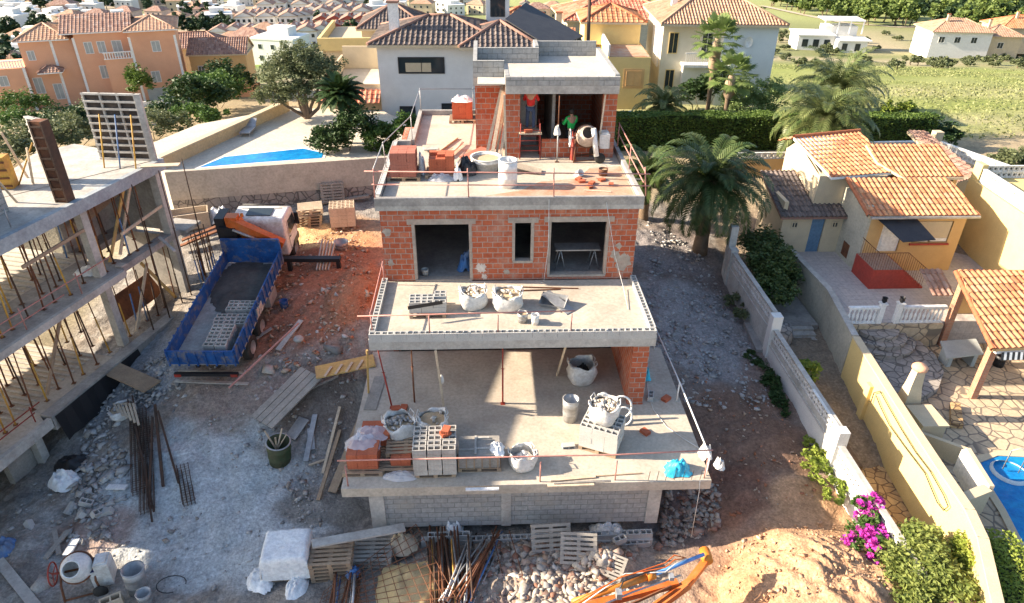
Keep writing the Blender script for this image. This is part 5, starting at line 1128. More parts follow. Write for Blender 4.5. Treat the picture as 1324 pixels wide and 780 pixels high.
q = G(520,712); crumple((q.x, q.y, q.z+.2), .5, .4, .5, mat('sand_bag_cloth', (.62,.5,.34),(.5,.4,.3)), 'tan cloth bundle on the mesh behind the sand heap', 'cloth', 'cloth', 91)
q = G(586,690); crumple((q.x, q.y, q.z+.1), .35, .3, .5, M['filmw'], 'bluish white plastic bag behind the prop piles', 'plastic_bag', 'plastic bag', 92)
q = G(448,748); crumple((q.x+.2, q.y, q.z+.2), .2, .2, .3, M['bluep'], 'bright blue rag on the small prop pile', 'rag', 'rag', 93)
q = G(785,692); crumple((q.x, q.y, q.z+.1), .6, .35, .45, M['sack'], 'dusty white sack lying against the footing blocks', 'sack', 'sack', 94)
q = G(800,708); placeobj(BLK, (q.x, q.y, q.z+.25), .4, 'single pale block on the earth mound before the dusty sack')
# rebar cages in left yard
def cage(px0, px1, wid, hgt, n, label, seg=34, m='rustd'):
    a = G(*px0)+Vector((0,0,.05)); c = G(*px1)+Vector((0,0,.05)); d = (c-a); L = d.length; d.normalize(); s = Vector((-d.y, d.x, 0)).normalized(); t = T('rebar_cage', label, 'rebar cage', tuple(a))
    b = B()
    for i in range(n):
        off = s*(wid*(i/(n-1)-.5))
        for h in (0, hgt): b.tube([a+off+Vector((0,0,h)), c+off*random.uniform(.9,1.1)+Vector((0,0,h))], .013, 5)
    b.build('long_bars', M[m], t); b = B()
    for k in range(seg):
        p = a+d*(L*(k+.5)/seg); w_ = s*(wid/2)
        b.tube([p-w_, p+w_, p+w_+Vector((0,0,hgt)), p-w_+Vector((0,0,hgt)), p-w_], .007, 4, False)
    b.build('stirrups', M[m], t)
cage((180,535), (185,640), .55, .18, 6, 'left of the two long rusty rebar cages lying in the grey yard', 40); cage((190,545), (192,665), .42, .16, 5, 'long rusty rebar cage overlapping the one on its left', 40)
cage((237,605), (246,655), .36, .14, 4, 'short rusty rebar cage lying apart in the blue grey yard', 16)
for i, (a, c, r_) in enumerate([((174,520),(198,678),.03),((203,532),(212,632),.045),((207,540),(232,628),.035),((168,525),(186,600),.025),((200,548),(194,655),.03),((178,560),(200,665),.03)]):
    board(G(*a)+Vector((0,0,.3)), G(*c)+Vector((0,0,.12)), r_*2, r_*2, 'rustd', ['longest','thick','slanting','thin','buried','crossing'][i]+' dark steel bar on the rebar cages in the yard', 'steel_bar', 'steel bar')
q = G(160,535); bigbag((q.x, q.y, q.z-.05), .85, .35, 'collapsed white and blue sack of offcuts behind the rebar cages', .5, 'rg', nfill=20)
for i in range(6): board(G(150+i*5,530)+Vector((0,0,.3)), G(158+i*5,545+i*3)+Vector((0,0,.38)), .08, .04, 'woodp', ['first','second','third','fourth','fifth','sixth'][i]+' timber offcut sticking from the sack behind the rebar cages', 'offcut', 'offcut')
q = G(85,625); crumple((q.x, q.y, q.z), .5, .4, .55, M['filmw'], 'white plastic bundle below the slab of the left building', 'plastic_sheet', 'plastic sheet', 96); q = G(95,602); crumple((q.x, q.y, q.z), .6, .4, .4, M['dark'], 'dark tarpaulin heap behind the white plastic bundle', 'tarpaulin', 'tarpaulin', 97)
q = G(5,710); crumple((q.x, q.y, q.z), .4, .35, .4, M['bluep'], 'blue plastic at the left edge of the photo under the slab', 'plastic_sheet', 'plastic sheet', 98)
for i, (px, py) in enumerate([(112,655),(126,668),(104,670),(138,668),(94,660),(42,680)]): q = G(px, py); placeobj(BLK, (q.x, q.y, q.z+.08), i*1.1, 'broken grey block tipped in the rubble of the front left yard', 'broken blocks in the front left yard', rot=(.5*i, .4, i*1.1))
q = G(155,748); t = T('motor_box', 'dark blue open box beside the dusty cement mixer', 'box', (q.x-.35,q.y-.05,q.z), .3); B().box(-.26,.26,-.3,.3,.1,.75).build('casing', M['sack'], t, world=False); B().box(-.24,.24,-.28,.28,.751,.77).build('lid', mat('navy_paint', (.02,.03,.12)), t, world=False)
q = G(172,776); drum((q.x, q.y+.35, q.z), .30, .86, 'galv', 'open grey drum beside the dusty cement mixer', 'drum', 'drum', rot=(-.05,.05,0)); q = G(185,783); drum((q.x+.1, q.y+.05, q.z), .2, .5, 'galv', 'smaller grey bucket in front of the open drum', 'bucket', 'bucket', handle=True)
q = G(147,785); placeobj(BLK, (q.x, q.y, q.z+.1), .5, 'yellowish block at the foot of the open grey drum', mat=M['woodp'], scale=1.4)
B().tube([G(222,757)+Vector((.3*math.cos(a)*1.4, .3*math.sin(a), .05)) for a in [2*math.pi*i/16 for i in range(14)]], .015, 6).build('hose', M['dark'], label='dark loop of hose lying in the strip of sunlight', cat='hose')
# back of yard: pallets, blocks, crates
q = G(400,292)
for k in range(4): placeobj(PAL, (q.x, q.y+.3, q.z+k*.145), .1+.05*k, 'brown pallet in the stack behind the truck cab', 'pallets stacked behind the truck cab')
for k in range(2): placeobj(PAL, (q.x+.05, q.y+.45, q.z+.6+k*.145), .25, 'pale pallet on top of the stack behind the truck cab', 'pale pallets topping the rear stack', mat=M['woodp'])
q = G(443,296); blocks_on((q.x, q.y+.4, q.z), .15, 3, 5, 5, 'tan hollow block in the stack behind the sand patch', 'blocks stacked behind the sand', m=M['woodp'], plabel='pallet under the tan block stack behind the sand')
q = G(420,345)
for k in range(5): board(q+Vector((-.25+.13*k,-.5,.1)), q+Vector((-.15+.13*k,.9,.95-.05*k)), .1, .05, 'woodp' if k % 2 else 'concw', ['first','second','third','fourth','fifth'][k]+' pale board propped by the outrigger of the truck, counted from the left', 'plank', 'plank', up=(1,0,.2))
q = G(442,322); drum((q.x, q.y, q.z), .33, .4, 'galv', 'grey trough bucket on the sunlit sand behind the red earth', 'tub', 'tub')
for i, (px, py) in enumerate([(345,262),(376,258),(402,256),(432,258),(462,246),(480,246)]):
    q = G(px, py+4); placeobj(PALG if i % 2 else PAL, (q.x, q.y-.05, q.z+.6), 0, ['first','second','third','fourth','fifth','last'][i]+' pallet leaning on the stone wall below the pool, counted from the left', rot=(1.35,0,.18))
for i, (a, c, l) in enumerate([((308,270),(385,258),'long grey timber at the foot of the pool wall'),((400,268),(478,258),'pale timber lying behind the block stack'),((415,262),(455,252),'short grey timber by the leaning pallets'),((236,300),(290,272),'brown timber piled left of the truck cab'),((228,290),(280,268),'grey timber piled left of the truck cab')]):
    board(G(*a)+Vector((0,0,.15)), G(*c)+Vector((0,0,.2)), .22, .12, 'woodg' if i % 2 else 'woodp', l)
q = G(248,292); t = T('formwork_crate', 'wooden crate frame piled with boards left of the truck cab', 'crate', (q.x,q.y,q.z), .35)
b = B(); b.box(-.9,.9,-.5,-.44,0,.8).box(-.9,.9,.44,.5,0,.8).box(-.9,-.84,-.439,.439,0,.8).box(.84,.9,-.439,.439,0,.8); b.build('frame', M['woodp'], t, world=False); B().box(-.83,.83,-.43,.43,.1,.5).build('load', M['conc'], t, world=False)
for i, (px, py) in enumerate([(262,318),(255,330),(270,326)]): board(G(px-25,py)+Vector((0,0,.3+.1*i)), G(px+20,py-14)+Vector((0,0,.45+.1*i)), .25, .06, 'rust', ['upper','middle','lower'][i]+' rusty steel shutter piled beside the truck', 'steel_shutter', 'shutter')
q = G(287,285); crumple((q.x,q.y,q.z), .6, .5, .8, M['filmw'], 'white plastic heaped behind the orange crane', 'plastic_sheet', 'plastic sheet', 99)
q = G(215,268); blocks_on((q.x,q.y,q.z), .2, 3, 2, 2, 'tan block in the low stack at the foot of the pool wall', 'blocks by the pool wall', m=M['woodp'], plabel='pallet under the low tan stack by the pool wall')
for i, (px, py, s) in enumerate([(413,378,.34),(424,374,.22),(436,381,.2),(392,368,.22),(430,456,.55),(60,760,.5),(345,480,.4),(560,755,.2),(700,760,.3),(660,745,.32),(720,735,.3),(128,497,.42),(108,610,.3)]):
    q = G(px, py); v, f_ = ROCKS[i % 8]; o = link_mesh_raw('boulder', v*np.array([s, s*.8, s*.6]), f_, M['rg'] if i % 3 else M['rw'], tile=[i*3.1]*len(f_), off=(q.x, q.y, q.z+s*.1), label=['pale flat stone on the red earth','small stone behind the pale flat stone on red earth','stone right of the pale flat stone','stone near the outrigger foot','large grey slab fragment on red earth','rough boulder in the lower left corner','stone lump by the left plank','stone between the prop piles','stone in the front rubble near the arm','stone in the rubble below the pallets','ochre stone in the rubble heap','pale boulder beside the plank bridge','grey stone by the black membrane'][i], cat='stone')
q = G(368,398); drum((q.x,q.y,q.z), .17, .36, 'blue', 'blue and turquoise jerrycan on the red earth right of the truck', 'jerrycan', 'jerrycan')
q = G(295,498); 
# excavator arm at the bottom
EX = T('excavator', 'orange excavator arm with blue hydraulic rod reaching in from the bottom edge', 'excavator', (6.2, -7.2, -2.2))
def exq(px, py, z): return P(px, py, z)
a = exq(700,800,-.9); c = exq(912,722,-.3); e = exq(845,768,-1.2)
B().beam(a, exq(876,754,-.6), .17, .2).build('boom', M['orange'], EX); B().beam(exq(806,786,-.72), exq(868,758,-.5), .03, .10).build('boom_stiffener', M['rust'], EX)
B().beam(exq(842,790,-1.0), exq(890,755,-.6), .2, .22).beam(exq(888,757,-.6), exq(914,724,-.25), .17, .2).build('stick', M['orange'], EX)
B().tube([exq(740,779,-.15), exq(841,745,.0)], .085, 14).tube([exq(836,747,-.0), exq(846,743,.0)], .11, 14).build('hydraulic_cylinder', M['orangey'], EX)
B().tube([exq(841,745,.0), exq(910,717,.02)], .05, 12).build('piston_rod', mat('blue_rod', (.10,.28,.62),(.08,.22,.5), rough=.3), EX)
B().lathe([(0,-.2),(.14,-.2),(.16,0),(.14,.2),(0,.2)], 16, c+Vector((0,0,.1)), Matrix.Rotation(math.pi/2,4,'X')).build('pivot', M['orangey'], EX)
B().tube([exq(800,764,.02), exq(806,752,.1), exq(830,742,.16), exq(845,738,.1)], .02, 6).build('hose', M['dark'], EX); B().ob(exq(868,746,.02), (.12,.16,.12)).ob(exq(800,768,-.05), (.14,.2,.2)).build('hose_clamp', M['galv'], EX)
for k in range(3): B().tube([exq(735+8*k,782,-.05), exq(800+4*k,748-3*k,.1), exq(860,728+6*k,.12), exq(872,718+6*k,.18), exq(888,722,.1)], .017, 6).build('hose', M['orange'] if k < 2 else M['sack'], EX)
B().tube([exq(760,790,-.4), exq(820,765,-.3), exq(880,744,-.25)], .03, 6).build('steel_pipe', M['galv'], EX)
B().box(5.4,7.4,-11.5,-8.6,-1.6,.2).build('machine_body', M['orange'], EX); B().beam((6.4,-9.2,-.3), a, .3, .36).build('boom_root', M['orange'], EX)
for s in (5.2,7.6): B().box(s-.3,s+.3,-12,-8.3,-2.3,-1.6).build('track', M['rubber'], EX)
# ================================================================ tiled roofs
def clipv(poly, u):
    vs_ = []
    n = len(poly)
    for i in range(n):
        (a, b_), (c, d) = poly[i], poly[(i+1)%n]
        if (a-u)*(c-u) <= 0 and abs(a-c) > 1e-9: t_ = (u-a)/(c-a); vs_.append(b_+(d-b_)*t_)
    return (min(vs_), max(vs_)) if len(vs_) >= 2 else None
def tile_roof(name, pts, m, parent=None, w=.24, row=.40, amp=.055, ns=6, eave=(0,1), world=True, **kw):
    """pts: planar 3D polygon; eave = the two indices of the lower horizontal edge"""
    pts = [Vector(p) for p in pts]; a = pts[eave[0]]; c = pts[eave[1]]; u = (c-a).normalized(); cen = sum(pts, Vector())/len(pts)
    nrm = None
    for i in range(len(pts)):
        q = (pts[(i+1)%len(pts)]-pts[i]).cross(pts[(i+2)%len(pts)]-pts[i])
        if q.length > 1e-4: nrm = q.normalized(); break
    if nrm.z < 0: nrm = -nrm
    v = nrm.cross(u)
    if v.dot(cen-a) < 0: v = -v
    pl = [((p-a).dot(u), (p-a).dot(v)) for p in pts]
    u0 = min(p[0] for p in pl); u1 = max(p[0] for p in pl); nt_ = max(1, round((u1-u0)/w)); ww_ = (u1-u0)/nt_
    prof = [0, .7, 1, .7, 0, -.15][:ns] if ns == 6 else [0, 1, 0, -.1]
    V = []; F = []; tl = []
    for i in range(nt_):
        for s in range(ns):
            ua = u0+(i+s/ns)*ww_; ub = u0+(i+(s+1)/ns)*ww_; ha = prof[s]*amp; hb = prof[(s+1)%ns]*amp
            ra_ = clipv(pl, min(max(ua, u0+1e-4), u1-1e-4)); rb_ = clipv(pl, min(max(ub, u0+1e-4), u1-1e-4))
            if not ra_ or not rb_: continue
            v0 = min(ra_[0], rb_[0]); v1 = max(ra_[1], rb_[1]); k0 = int(math.floor(v0/row)); k1 = int(math.ceil(v1/row))
            for k in range(k0, k1):
                lo = k*row; hi = lo+row
                qa0 = min(max(lo, ra_[0]), ra_[1]); qa1 = min(max(hi, ra_[0]), ra_[1]); qb0 = min(max(lo, rb_[0]), rb_[1]); qb1 = min(max(hi, rb_[0]), rb_[1])
                if qa1-qa0 < 1e-4 and qb1-qb0 < 1e-4: continue
                st = .03*(amp > .02); n0 = len(V)
                for (uu, vv, hh, ss) in ((ua, qa0, ha, st), (ub, qb0, hb, st), (ub, qb1, hb, 0), (ua, qa1, ha, 0)):
                    V.append(a+u*uu+v*vv+nrm*(hh+ss+.01))
                F.append((n0, n0+1, n0+2, n0+3)); tl.append(i*131.7+k*17.31+(5 if s > 3 else 0))
                if st and s < 5:      # riser at the lower end
                    n0 = len(V)
                    for (uu, vv, hh) in ((ua, qa0, ha-.02), (ub, qb0, hb-.02), (ub, qb0, hb+st), (ua, qa0, ha+st)): V.append(a+u*uu+v*vv+nrm*(hh+.01))
                    F.append((n0, n0+1, n0+2, n0+3)); tl.append(i*131.7+k*17.31)
    V = np.array([tuple(p) for p in V])
    off = None
    if parent is not None:
        if world: Mi = np.array(MW[parent.name].inverted()); V = V@Mi[:3,:3].T+Mi[:3,3]
    else: off = V.min(0); V = V-off
    return link_mesh_raw(name, V, np.array(F), m, tile=tl, parent=parent, off=off, **kw)
def ridge(b, p0, p1, r=.09):
    p0 = Vector(p0); p1 = Vector(p1); n = max(1, int((p1-p0).length/.4))
    for i in range(n): a = p0.lerp(p1, i/n); c = p0.lerp(p1, (i+1.06)/n); b.tube([a, c], [r*1.06, r*.92], 8, False)
    return b
def window(par, c, w, h, ang, depth=.06, fm='white', pm='glass', world=False, shutter=None, bars=1, nm='window'):
    """window centred at c (local frame), outward normal at angle ang (0 = -y)"""
    Mx = Matrix.Translation(Vector(c)) @ Matrix.Rotation(ang, 4, 'Z'); t = .06
    b = B().box(-w/2, w/2, -depth, .02, -h/2, -h/2+t).box(-w/2, w/2, -depth, .02, h/2-t, h/2).box(-w/2, -w/2+t, -depth, .02, -h/2+t, h/2-t).box(w/2-t, w/2, -depth, .02, -h/2+t, h/2-t)
    for i in range(bars): x = -w/2+w*(i+1)/(bars+1); b.box(x-.02, x+.02, -depth+.01, .0, -h/2+t, h/2-t)
    f_ = B().add(b, Mx).build(nm, M[fm], par, world=world)
    B().add(B().box(-w/2+t, w/2-t, -.02, -.005, -h/2+t, h/2-t), Mx).build('pane', M[shutter or pm], f_, world=False) if not world else B().add(B().box(-w/2+t, w/2-t, -.02, -.005, -h/2+t, h/2-t), Mx).build('pane', M[shutter or pm], par, world=True)
    return f_
M['lattice'] = mat('white_lattice_block', (.74,.73,.70), (.62,.61,.58), dirt=(.4,.38,.34), da=.5)
M['lattice'] if False else None
def lattice(b, p0, p1, h, cell=.22, th=.10):
    """pierced screen wall of lattice blocks between two base points"""
    p0 = Vector(p0); p1 = Vector(p1); d = p1-p0; n = max(1, round(Vector((d.x,d.y)).length/cell)); r = max(1, round(h/cell)); a = math.atan2(d.y, d.x); l = Vector((d.x,d.y)).length/n; hh = h/r
    for i in range(n):
        for j in range(r):
            o = p0+d*((i+.5)/n)+Vector((0,0,hh*(j+.5))); Mx = Matrix.Translation(o) @ Matrix.Rotation(a, 4, 'Z'); q = B(); e = .03
            q.box(-l/2, l/2, -th/2, th/2, -hh/2, -hh/2+e).box(-l/2, l/2, -th/2, th/2, hh/2-e, hh/2).box(-l/2, -l/2+e, -th/2, th/2, -hh/2+e, hh/2-e).box(l/2-e, l/2, -th/2, th/2, -hh/2+e, hh/2-e)
            q.beam((-l/2+e,0,-hh/2+e),(l/2-e,0,hh/2-e),th*.8,.035,(0,1,0)).beam((-l/2+e,0,hh/2-e),(l/2-e,0,-hh/2+e),th*.78,.035,(0,1,0)); b.add(q, Mx)
    return b
# ================================================================ lattice fence on the right of the path
FN = T('lattice_wall', 'long white plastered garden wall with pierced lattice blocks right of the path', 'garden wall', (15.3, 3, -2))
def seg(xa, ya, xb, yb, zg, z1, z2, zt_):
    b = B(); b.beam(((xa),(ya),(zg+z1)/2), (xb,yb,(zg+z1)/2), .22, z1-zg); b.build('wall_base', M['stucco'] if yb < 6 else M['gstuccow'], FN)
    b = B().beam((xa,ya,(z1+z2)/2), (xb,yb,(z1+z2)/2), .18, z2-z1).beam((xa,ya,z1+.02),(xb,yb,z1+.02),.27,.06); b.build('wall_band', M['gstuccow'], FN)
    b = lattice(B(), (xa,ya,z2), (xb,yb,z2), zt_-z2-.06); b.build('lattice_panel', M['lattice'], FN)
    B().beam((xa,ya,zt_-.03),(xb,yb,zt_-.03),.2,.06).build('coping', M['concw'], FN)
M['gstuccow'] = mat('stained_white_render', (.56,.55,.51), (.46,.45,.42), dirt=(.26,.25,.22), da=.6)
def segs(ya, yb, zg, zt_, n=1, lat=.42): seg(15.30, ya, 15.30, yb, zg, zt_-lat-.35 if zt_-lat-.35 > zg+.2 else zg+.25, zt_-lat-.04, zt_)
segs(5.3, 10.7, -2.2, .50, lat=.48); segs(-1.0, 4.9, -2.5, -.12, lat=.44); segs(-6.5, -1.35, -2.9, -.62, lat=.6)
segs(-.95, 1.1, -.4, -.0, lat=.4) if False else None
for y_, za, zb, wd in [(11.2,-1.6,1.6,.34),(10.75,-1.6,.62,.36),(5.1,-2.4,.46,.40),(-1.18,-2.9,-.10,.36)]: B().box(15.3-wd/2,15.3+wd/2,y_-wd/2,y_+wd/2,za,zb).build('pier', M['stucco'] if y_ < 6 else M['gstuccow'], FN)
b = lattice(B(), (15.21,-1.0,-.52), (15.21,1.0,-.52), .42); b.build('lattice_panel', M['lattice'], FN)
B().beam((15.1,7.2,-1.5),(15.0,5.2,-1.6),.35,.6).beam((15.0,3.8,-2.0),(14.98,-.8,-2.1),.4,.5).build('rubble_footing', M['conc'], FN)
# neighbour's passage between the walls
M['crazy'] = None
def crazymat(name, c1, c2, joint, scale):
    m, nt, b = newmat(name); L = nt.links; geo = N(nt, 'ShaderNodeNewGeometry').outputs['Position']
    v = N(nt, 'ShaderNodeTexVoronoi', feature='DISTANCE_TO_EDGE'); v.inputs['Scale'].default_value = scale; L.new(geo, v.inputs['Vector'])
    v2 = N(nt, 'ShaderNodeTexVoronoi'); v2.inputs['Scale'].default_value = scale; L.new(geo, v2.inputs['Vector'])
    sx = N(nt, 'ShaderNodeSeparateXYZ'); L.new(v2.outputs['Color'], sx.inputs[0])
    col = mixc(nt, sx.outputs[0], c1, c2); col = mixc(nt, 1., col, ramp(nt, noise(nt, geo, 8, 5), [(.3,(.8,)*3),(.7,(1.15,)*3)]), 'MULTIPLY')
    f = ramp(nt, v.outputs['Distance'], [(.03, 0), (.07, 1)]); col = mixc(nt, f, joint, col)
    L.new(col, b.inputs['Base Color']); b.inputs['Roughness'].default_value = .85; bump(nt, b, f, .02, .6); MATS[name] = m; return m
M['crazy'] = crazymat('crazy_paving', (.56,.42,.27), (.46,.36,.25), (.20,.16,.12), 2.2)
M['crazyg'] = crazymat('grey_stone_paving', (.36,.32,.28), (.26,.24,.22), (.12,.11,.10), 2.6)
M['crazyo'] = crazymat('orange_stone_paving', (.55,.36,.17), (.42,.26,.12), (.16,.09,.05), 3.0)
M['ptile'] = brickmat('patio_tiles', (.50,.44,.40), (.46,.41,.38), (.34,.30,.28), .33, .33, .008, off=0, bd=.002)
def st(b, name, m, **k): return b.build(name, M[m], kind='structure', **k)
st(B().box(16.4, 17.7, -8, 3.2, -2.6, -2.28), 'paved_path', 'crazyo'); st(B().box(16.6, 18.3, 3.2, 6.3, -2.4, -2.1), 'concrete_path', 'conc'); st(B().box(16.6,18.5,7.5,12,-1.9,-1.62), 'concrete_path', 'conc')
b = B()
for i in range(4): b.box(16.6, 18.2, 6.3+i*.32, 6.3+(i+1)*.32+.001*i, -2.3, -2.0+i*.115)
b.build('garden_steps', M['concw'], label='four worn concrete steps between the lattice wall and the shade grey garden wall', cat='steps')
st(B().box(15.45,16.55,-1,7,-2.5,-1.95), 'planting_bed', 'bark')
# round stone planter
q = P(1022,440,-1.2); B().lathe([(.62,-.9),(.68,-.4),(.55,.05),(.0,.18)], 18, (16.25,6.6,-1.1)).build('stone_mound', M['crazyg'], label='rounded stone clad mound beside the steps', cat='stone mound')
# yellow garden wall; shade on its rear is put in as grey
GW = T('garden_wall', 'garden wall toned grey as shade at the back, sunlit yellow in front, hose on it', 'garden wall', (18.2, 3, -2))
def wallseg(name, pts, th, m):
    for (xa,ya,zb,zt_), (xc,yc,zb2,zt2) in zip(pts[:-1], pts[1:]):
        b = B(); d = Vector((xc-xa, yc-ya, 0)).normalized(); s = Vector((-d.y, d.x, 0))*(th/2)
        A_ = [Vector((xa,ya,0))+s, Vector((xa,ya,0))-s, Vector((xc,yc,0))-s, Vector((xc,yc,0))+s]
        lo = [zb,zb,zb2,zb2]; hi = [zt_,zt_,zt2,zt2]; k = 0
        b.v = [(p.x,p.y,z) for p, z in zip(A_, lo)]+[(p.x,p.y,z) for p, z in zip(A_, hi)]; b.f = [(0,3,2,1),(4,5,6,7),(0,1,5,4),(1,2,6,5),(2,3,7,6),(3,0,4,7)]; b.sm = [False]*6
        b.build(name, M[m], GW)
        B().beam((xa,ya,zt_+.03),(xc,yc,zt2+.03),th+.05,.06).build('coping', M['cream'] if m != 'sgrey' else M['concw'], GW)
wallseg('shade_grey_wall', [(18.62,12.2,-2.2,-.05),(18.75,7.8,-2.6,0.0),(18.2,4.2,-2.8,-.02)], .22, 'sgrey')
wallseg('yellow_wall', [(18.12,4.0,-2.8,.05),(17.82,.9,-2.8,-.0),(17.6,-1.2,-2.8,-.0),(17.42,-3.2,-3,-.0),(17.3,-4.8,-3,-.0),(17.05,-5.8,-3,0),(15.9,-8.4,-3.2,0)], .24, 'pyel')
B().box(17.62,17.95,1.5,1.8,-2.4,-.45).build('buttress', M['pyel'], GW)
hp = [PP(x, y_, (1,-.093,0), (17.41,-1.2,-1)) for x, y_ in [(1126,520),(1130,508),(1138,506),(1150,528),(1166,556),(1184,585),(1203,610),(1220,640),(1226,655),(1220,660),(1212,650),(1196,612),(1170,578),(1150,550),(1138,525),(1133,512)]]
B().tube(hp, .018, 6).build('garden_hose', mat('olive_hose', (.045,.05,.03)), label='long olive green hose looped on the sunlit yellow wall', cat='hose')
# patios
st(B().prism([(18.85,5.6),(27.5,5.6),(27.5,16),(18.8,16)], -1.9, -.3), 'tiled_patio', 'ptile')
st(B().prism([(18.1,-9),(34,-9),(34,5.55),(18.4,5.55)], -2.1, -1.42), 'flagstone_patio', 'crazy')
b = B().prism([(18.3,3.4),(18.5,5.5),(21.8,5.5),(21.9,4.4),(21.6,3.2),(20.8,2.2),(20.0,1.75),(19.0,1.7),(18.2,2.0)], -1.4, -1.10); st(b, 'raised_terrace', 'crazyg')
b = B(); 
for i in range(3): b.prism([(19.9+math.cos(a)*(1.55-i*.35), 5.45+math.sin(a)*(1.4-i*.35)*-1) for a in [math.pi*k/14 for k in range(15)]], -1.099, -.9+i*.2)
b.build('curved_steps', M['crazyg'], label='three fan shaped stone steps below the gap in the white balustrade', cat='steps')
B().box(18.4,22.6,5.4,5.58,-1.4,-.302).build('stone_wall', M['crazy'], label='low stone clad wall carrying the white balustrade', cat='stone wall')
st(B().prism([(20.2,.3),(20.9,1.5),(21.2,1.4),(20.6,.2)], -1.4, -1.2), 'terrace_step', 'crazyo')
BAL = {}
def baluster(h=.62): return B().lathe([(.05,0),(.055,.04),(.03,.08),(.055,.2),(.06,.28),(.03,.42),(.025,.48),(.05,.56),(.05,h)], 10)
def balustrade(label, p0, p1, h=.78, gap=.17, m='white', rz=None):
    p0 = Vector(p0); p1 = Vector(p1); t = T('balustrade', label, 'balustrade', tuple(p0)); d = p1-p0; n = max(1, int(d.length/gap)); b = B()
    for i in range(n): b.add(baluster(h-.12), Matrix.Translation(p0+d*((i+.5)/n)+Vector((0,0,.04))))
    b.build('balusters', M[m], t); B().beam(p0+Vector((0,0,h-.04)), p1+Vector((0,0,h-.04)), .17, .09).build('handrail', M[m], t); B().beam(p0+Vector((0,0,.02)), p1+Vector((0,0,.02)), .17, .05).build('plinth', M[m], t)
    return t
balustrade('white balustrade left of the gap on the tiled patio', (18.5,5.6,-.3), (19.75,5.6,-.3)); balustrade('white balustrade right of the gap on the tiled patio', (20.75,5.6,-.3), (22.6,5.6,-.3))
for x, l in ((19.88,'left'),(20.62,'right')):
    t = T('gate_pier', 'white pier with a dark pot on the '+l+' side of the balustrade gap', 'pier', (x,5.6,-.3)); B().box(x-.1,x+.1,5.5,5.7,-.3,.6).box(x-.14,x+.14,5.46,5.74,.601,.66).build('shaft', M['white'], t)
    B().lathe([(.05,0),(.11,.1),(.09,.2),(.12,.24)],12,(x,5.6,.665)).build('flower_pot', M['dark'], label='dark flower pot on the '+l+' white pier of the balustrade gap', cat='pot')
# ================================================================ neighbour's yellow house
NH = T('yellow_house', 'ochre neighbour house with terracotta roofs, white door and roller shutter', 'house', (23.2, 12, -.3))
y0 = 10.1; x0, x1 = 21.0, 25.55
b = B(); wall_y(b, x0, x1, -.3, 2.62, y0, y0+.25, [(21.75,22.75,.72,2.42),(23.3,25.0,1.15,2.25)]); b.build('front_wall', M['ochre'], NH)
B().box(x0-.02,x0+.22,y0+.25,14.5,-.3,2.9).box(x0-.021,x0+.1,y0-.01,y0+.25,-.3,2.64).build('side_wall', M['sgrey'], NH); B().box(x1-.25,x1,y0+.25,17,-.3,2.9).build('right_wall', M['ochre'], NH)
B().box(x0+.23,x1-.26,y0+.3,16.9,2.3,2.4).box(x0+.23,x1-.26,16.5,17,-.3,2.6).build('ceiling', M['conc'], NH)
d = B().box(21.78,22.72,y0+.06,y0+.12,.72,2.40).box(21.9,22.6,y0+.04,y0+.059,1.65,2.25).box(21.9,22.6,y0+.04,y0+.059,.9,1.5).build('door', M['white'], NH); B().lathe([(0,-.03),(.03,0),(0,.03)],8,(21.88,y0+.03,1.55)).build('door_handle', M['galv'], d, world=True) if False else None
B().box(23.34,24.96,y0+.03,y0+.1,1.38,2.21).build('roller_shutter', M['cream'], NH); B().box(23.34,24.1,y0+.04,y0+.1,1.2,1.36).box(24.2,24.96,y0+.04,y0+.1,1.2,1.36).build('window_sash', M['white'], NH); B().box(23.22,25.06,y0-.09,y0+.02,1.06,1.14).build('window_sill', M['redf'], NH)
# entrance steps
t = T('entrance_stairs', 'red painted stair block with thin iron railing before the white door', 'stairs', (22,9.2,-.3)); b = B(); b.box(20.85,22.2,8.4,10.08,-.3,.66)
for i in range(6): b.box(22.2+i*.19,22.2+(i+1)*.19,8.4,10.06,-.3,.66-(i+1)*.15+.02)
b.build('stair_block', M['redf'], t); B().box(20.87,22.18,8.42,10.07,.661,.675).build('landing_tiles', mat('brown_floor_tile', (.36,.24,.18),(.30,.2,.16)), t)
b = B(); pr = [(20.9,8.42,.66),(22.2,8.42,.66),(23.3,8.42,-.2)]
for i in range(12): x = 20.9+i*.118; b.tube([(x,8.42,.66),(x,8.42,1.5)], .009, 5)
for i in range(10): x = 22.28+i*.11; z_ = .66-(x-22.2)*.78; b.tube([(x,8.42,z_),(x,8.42,z_+.85)], .009, 5)
for i in range(9): y_ = 8.42+i*.18; b.tube([(20.9,y_,.66),(20.9,y_,1.5)], .009, 5)
b.build('railing_bars', M['rust'], t); B().tube([(20.9,10,1.5),(20.9,8.42,1.5),(22.2,8.42,1.5),(23.3,8.42,.66)], .018, 6).build('handrail', M['rust'], t)
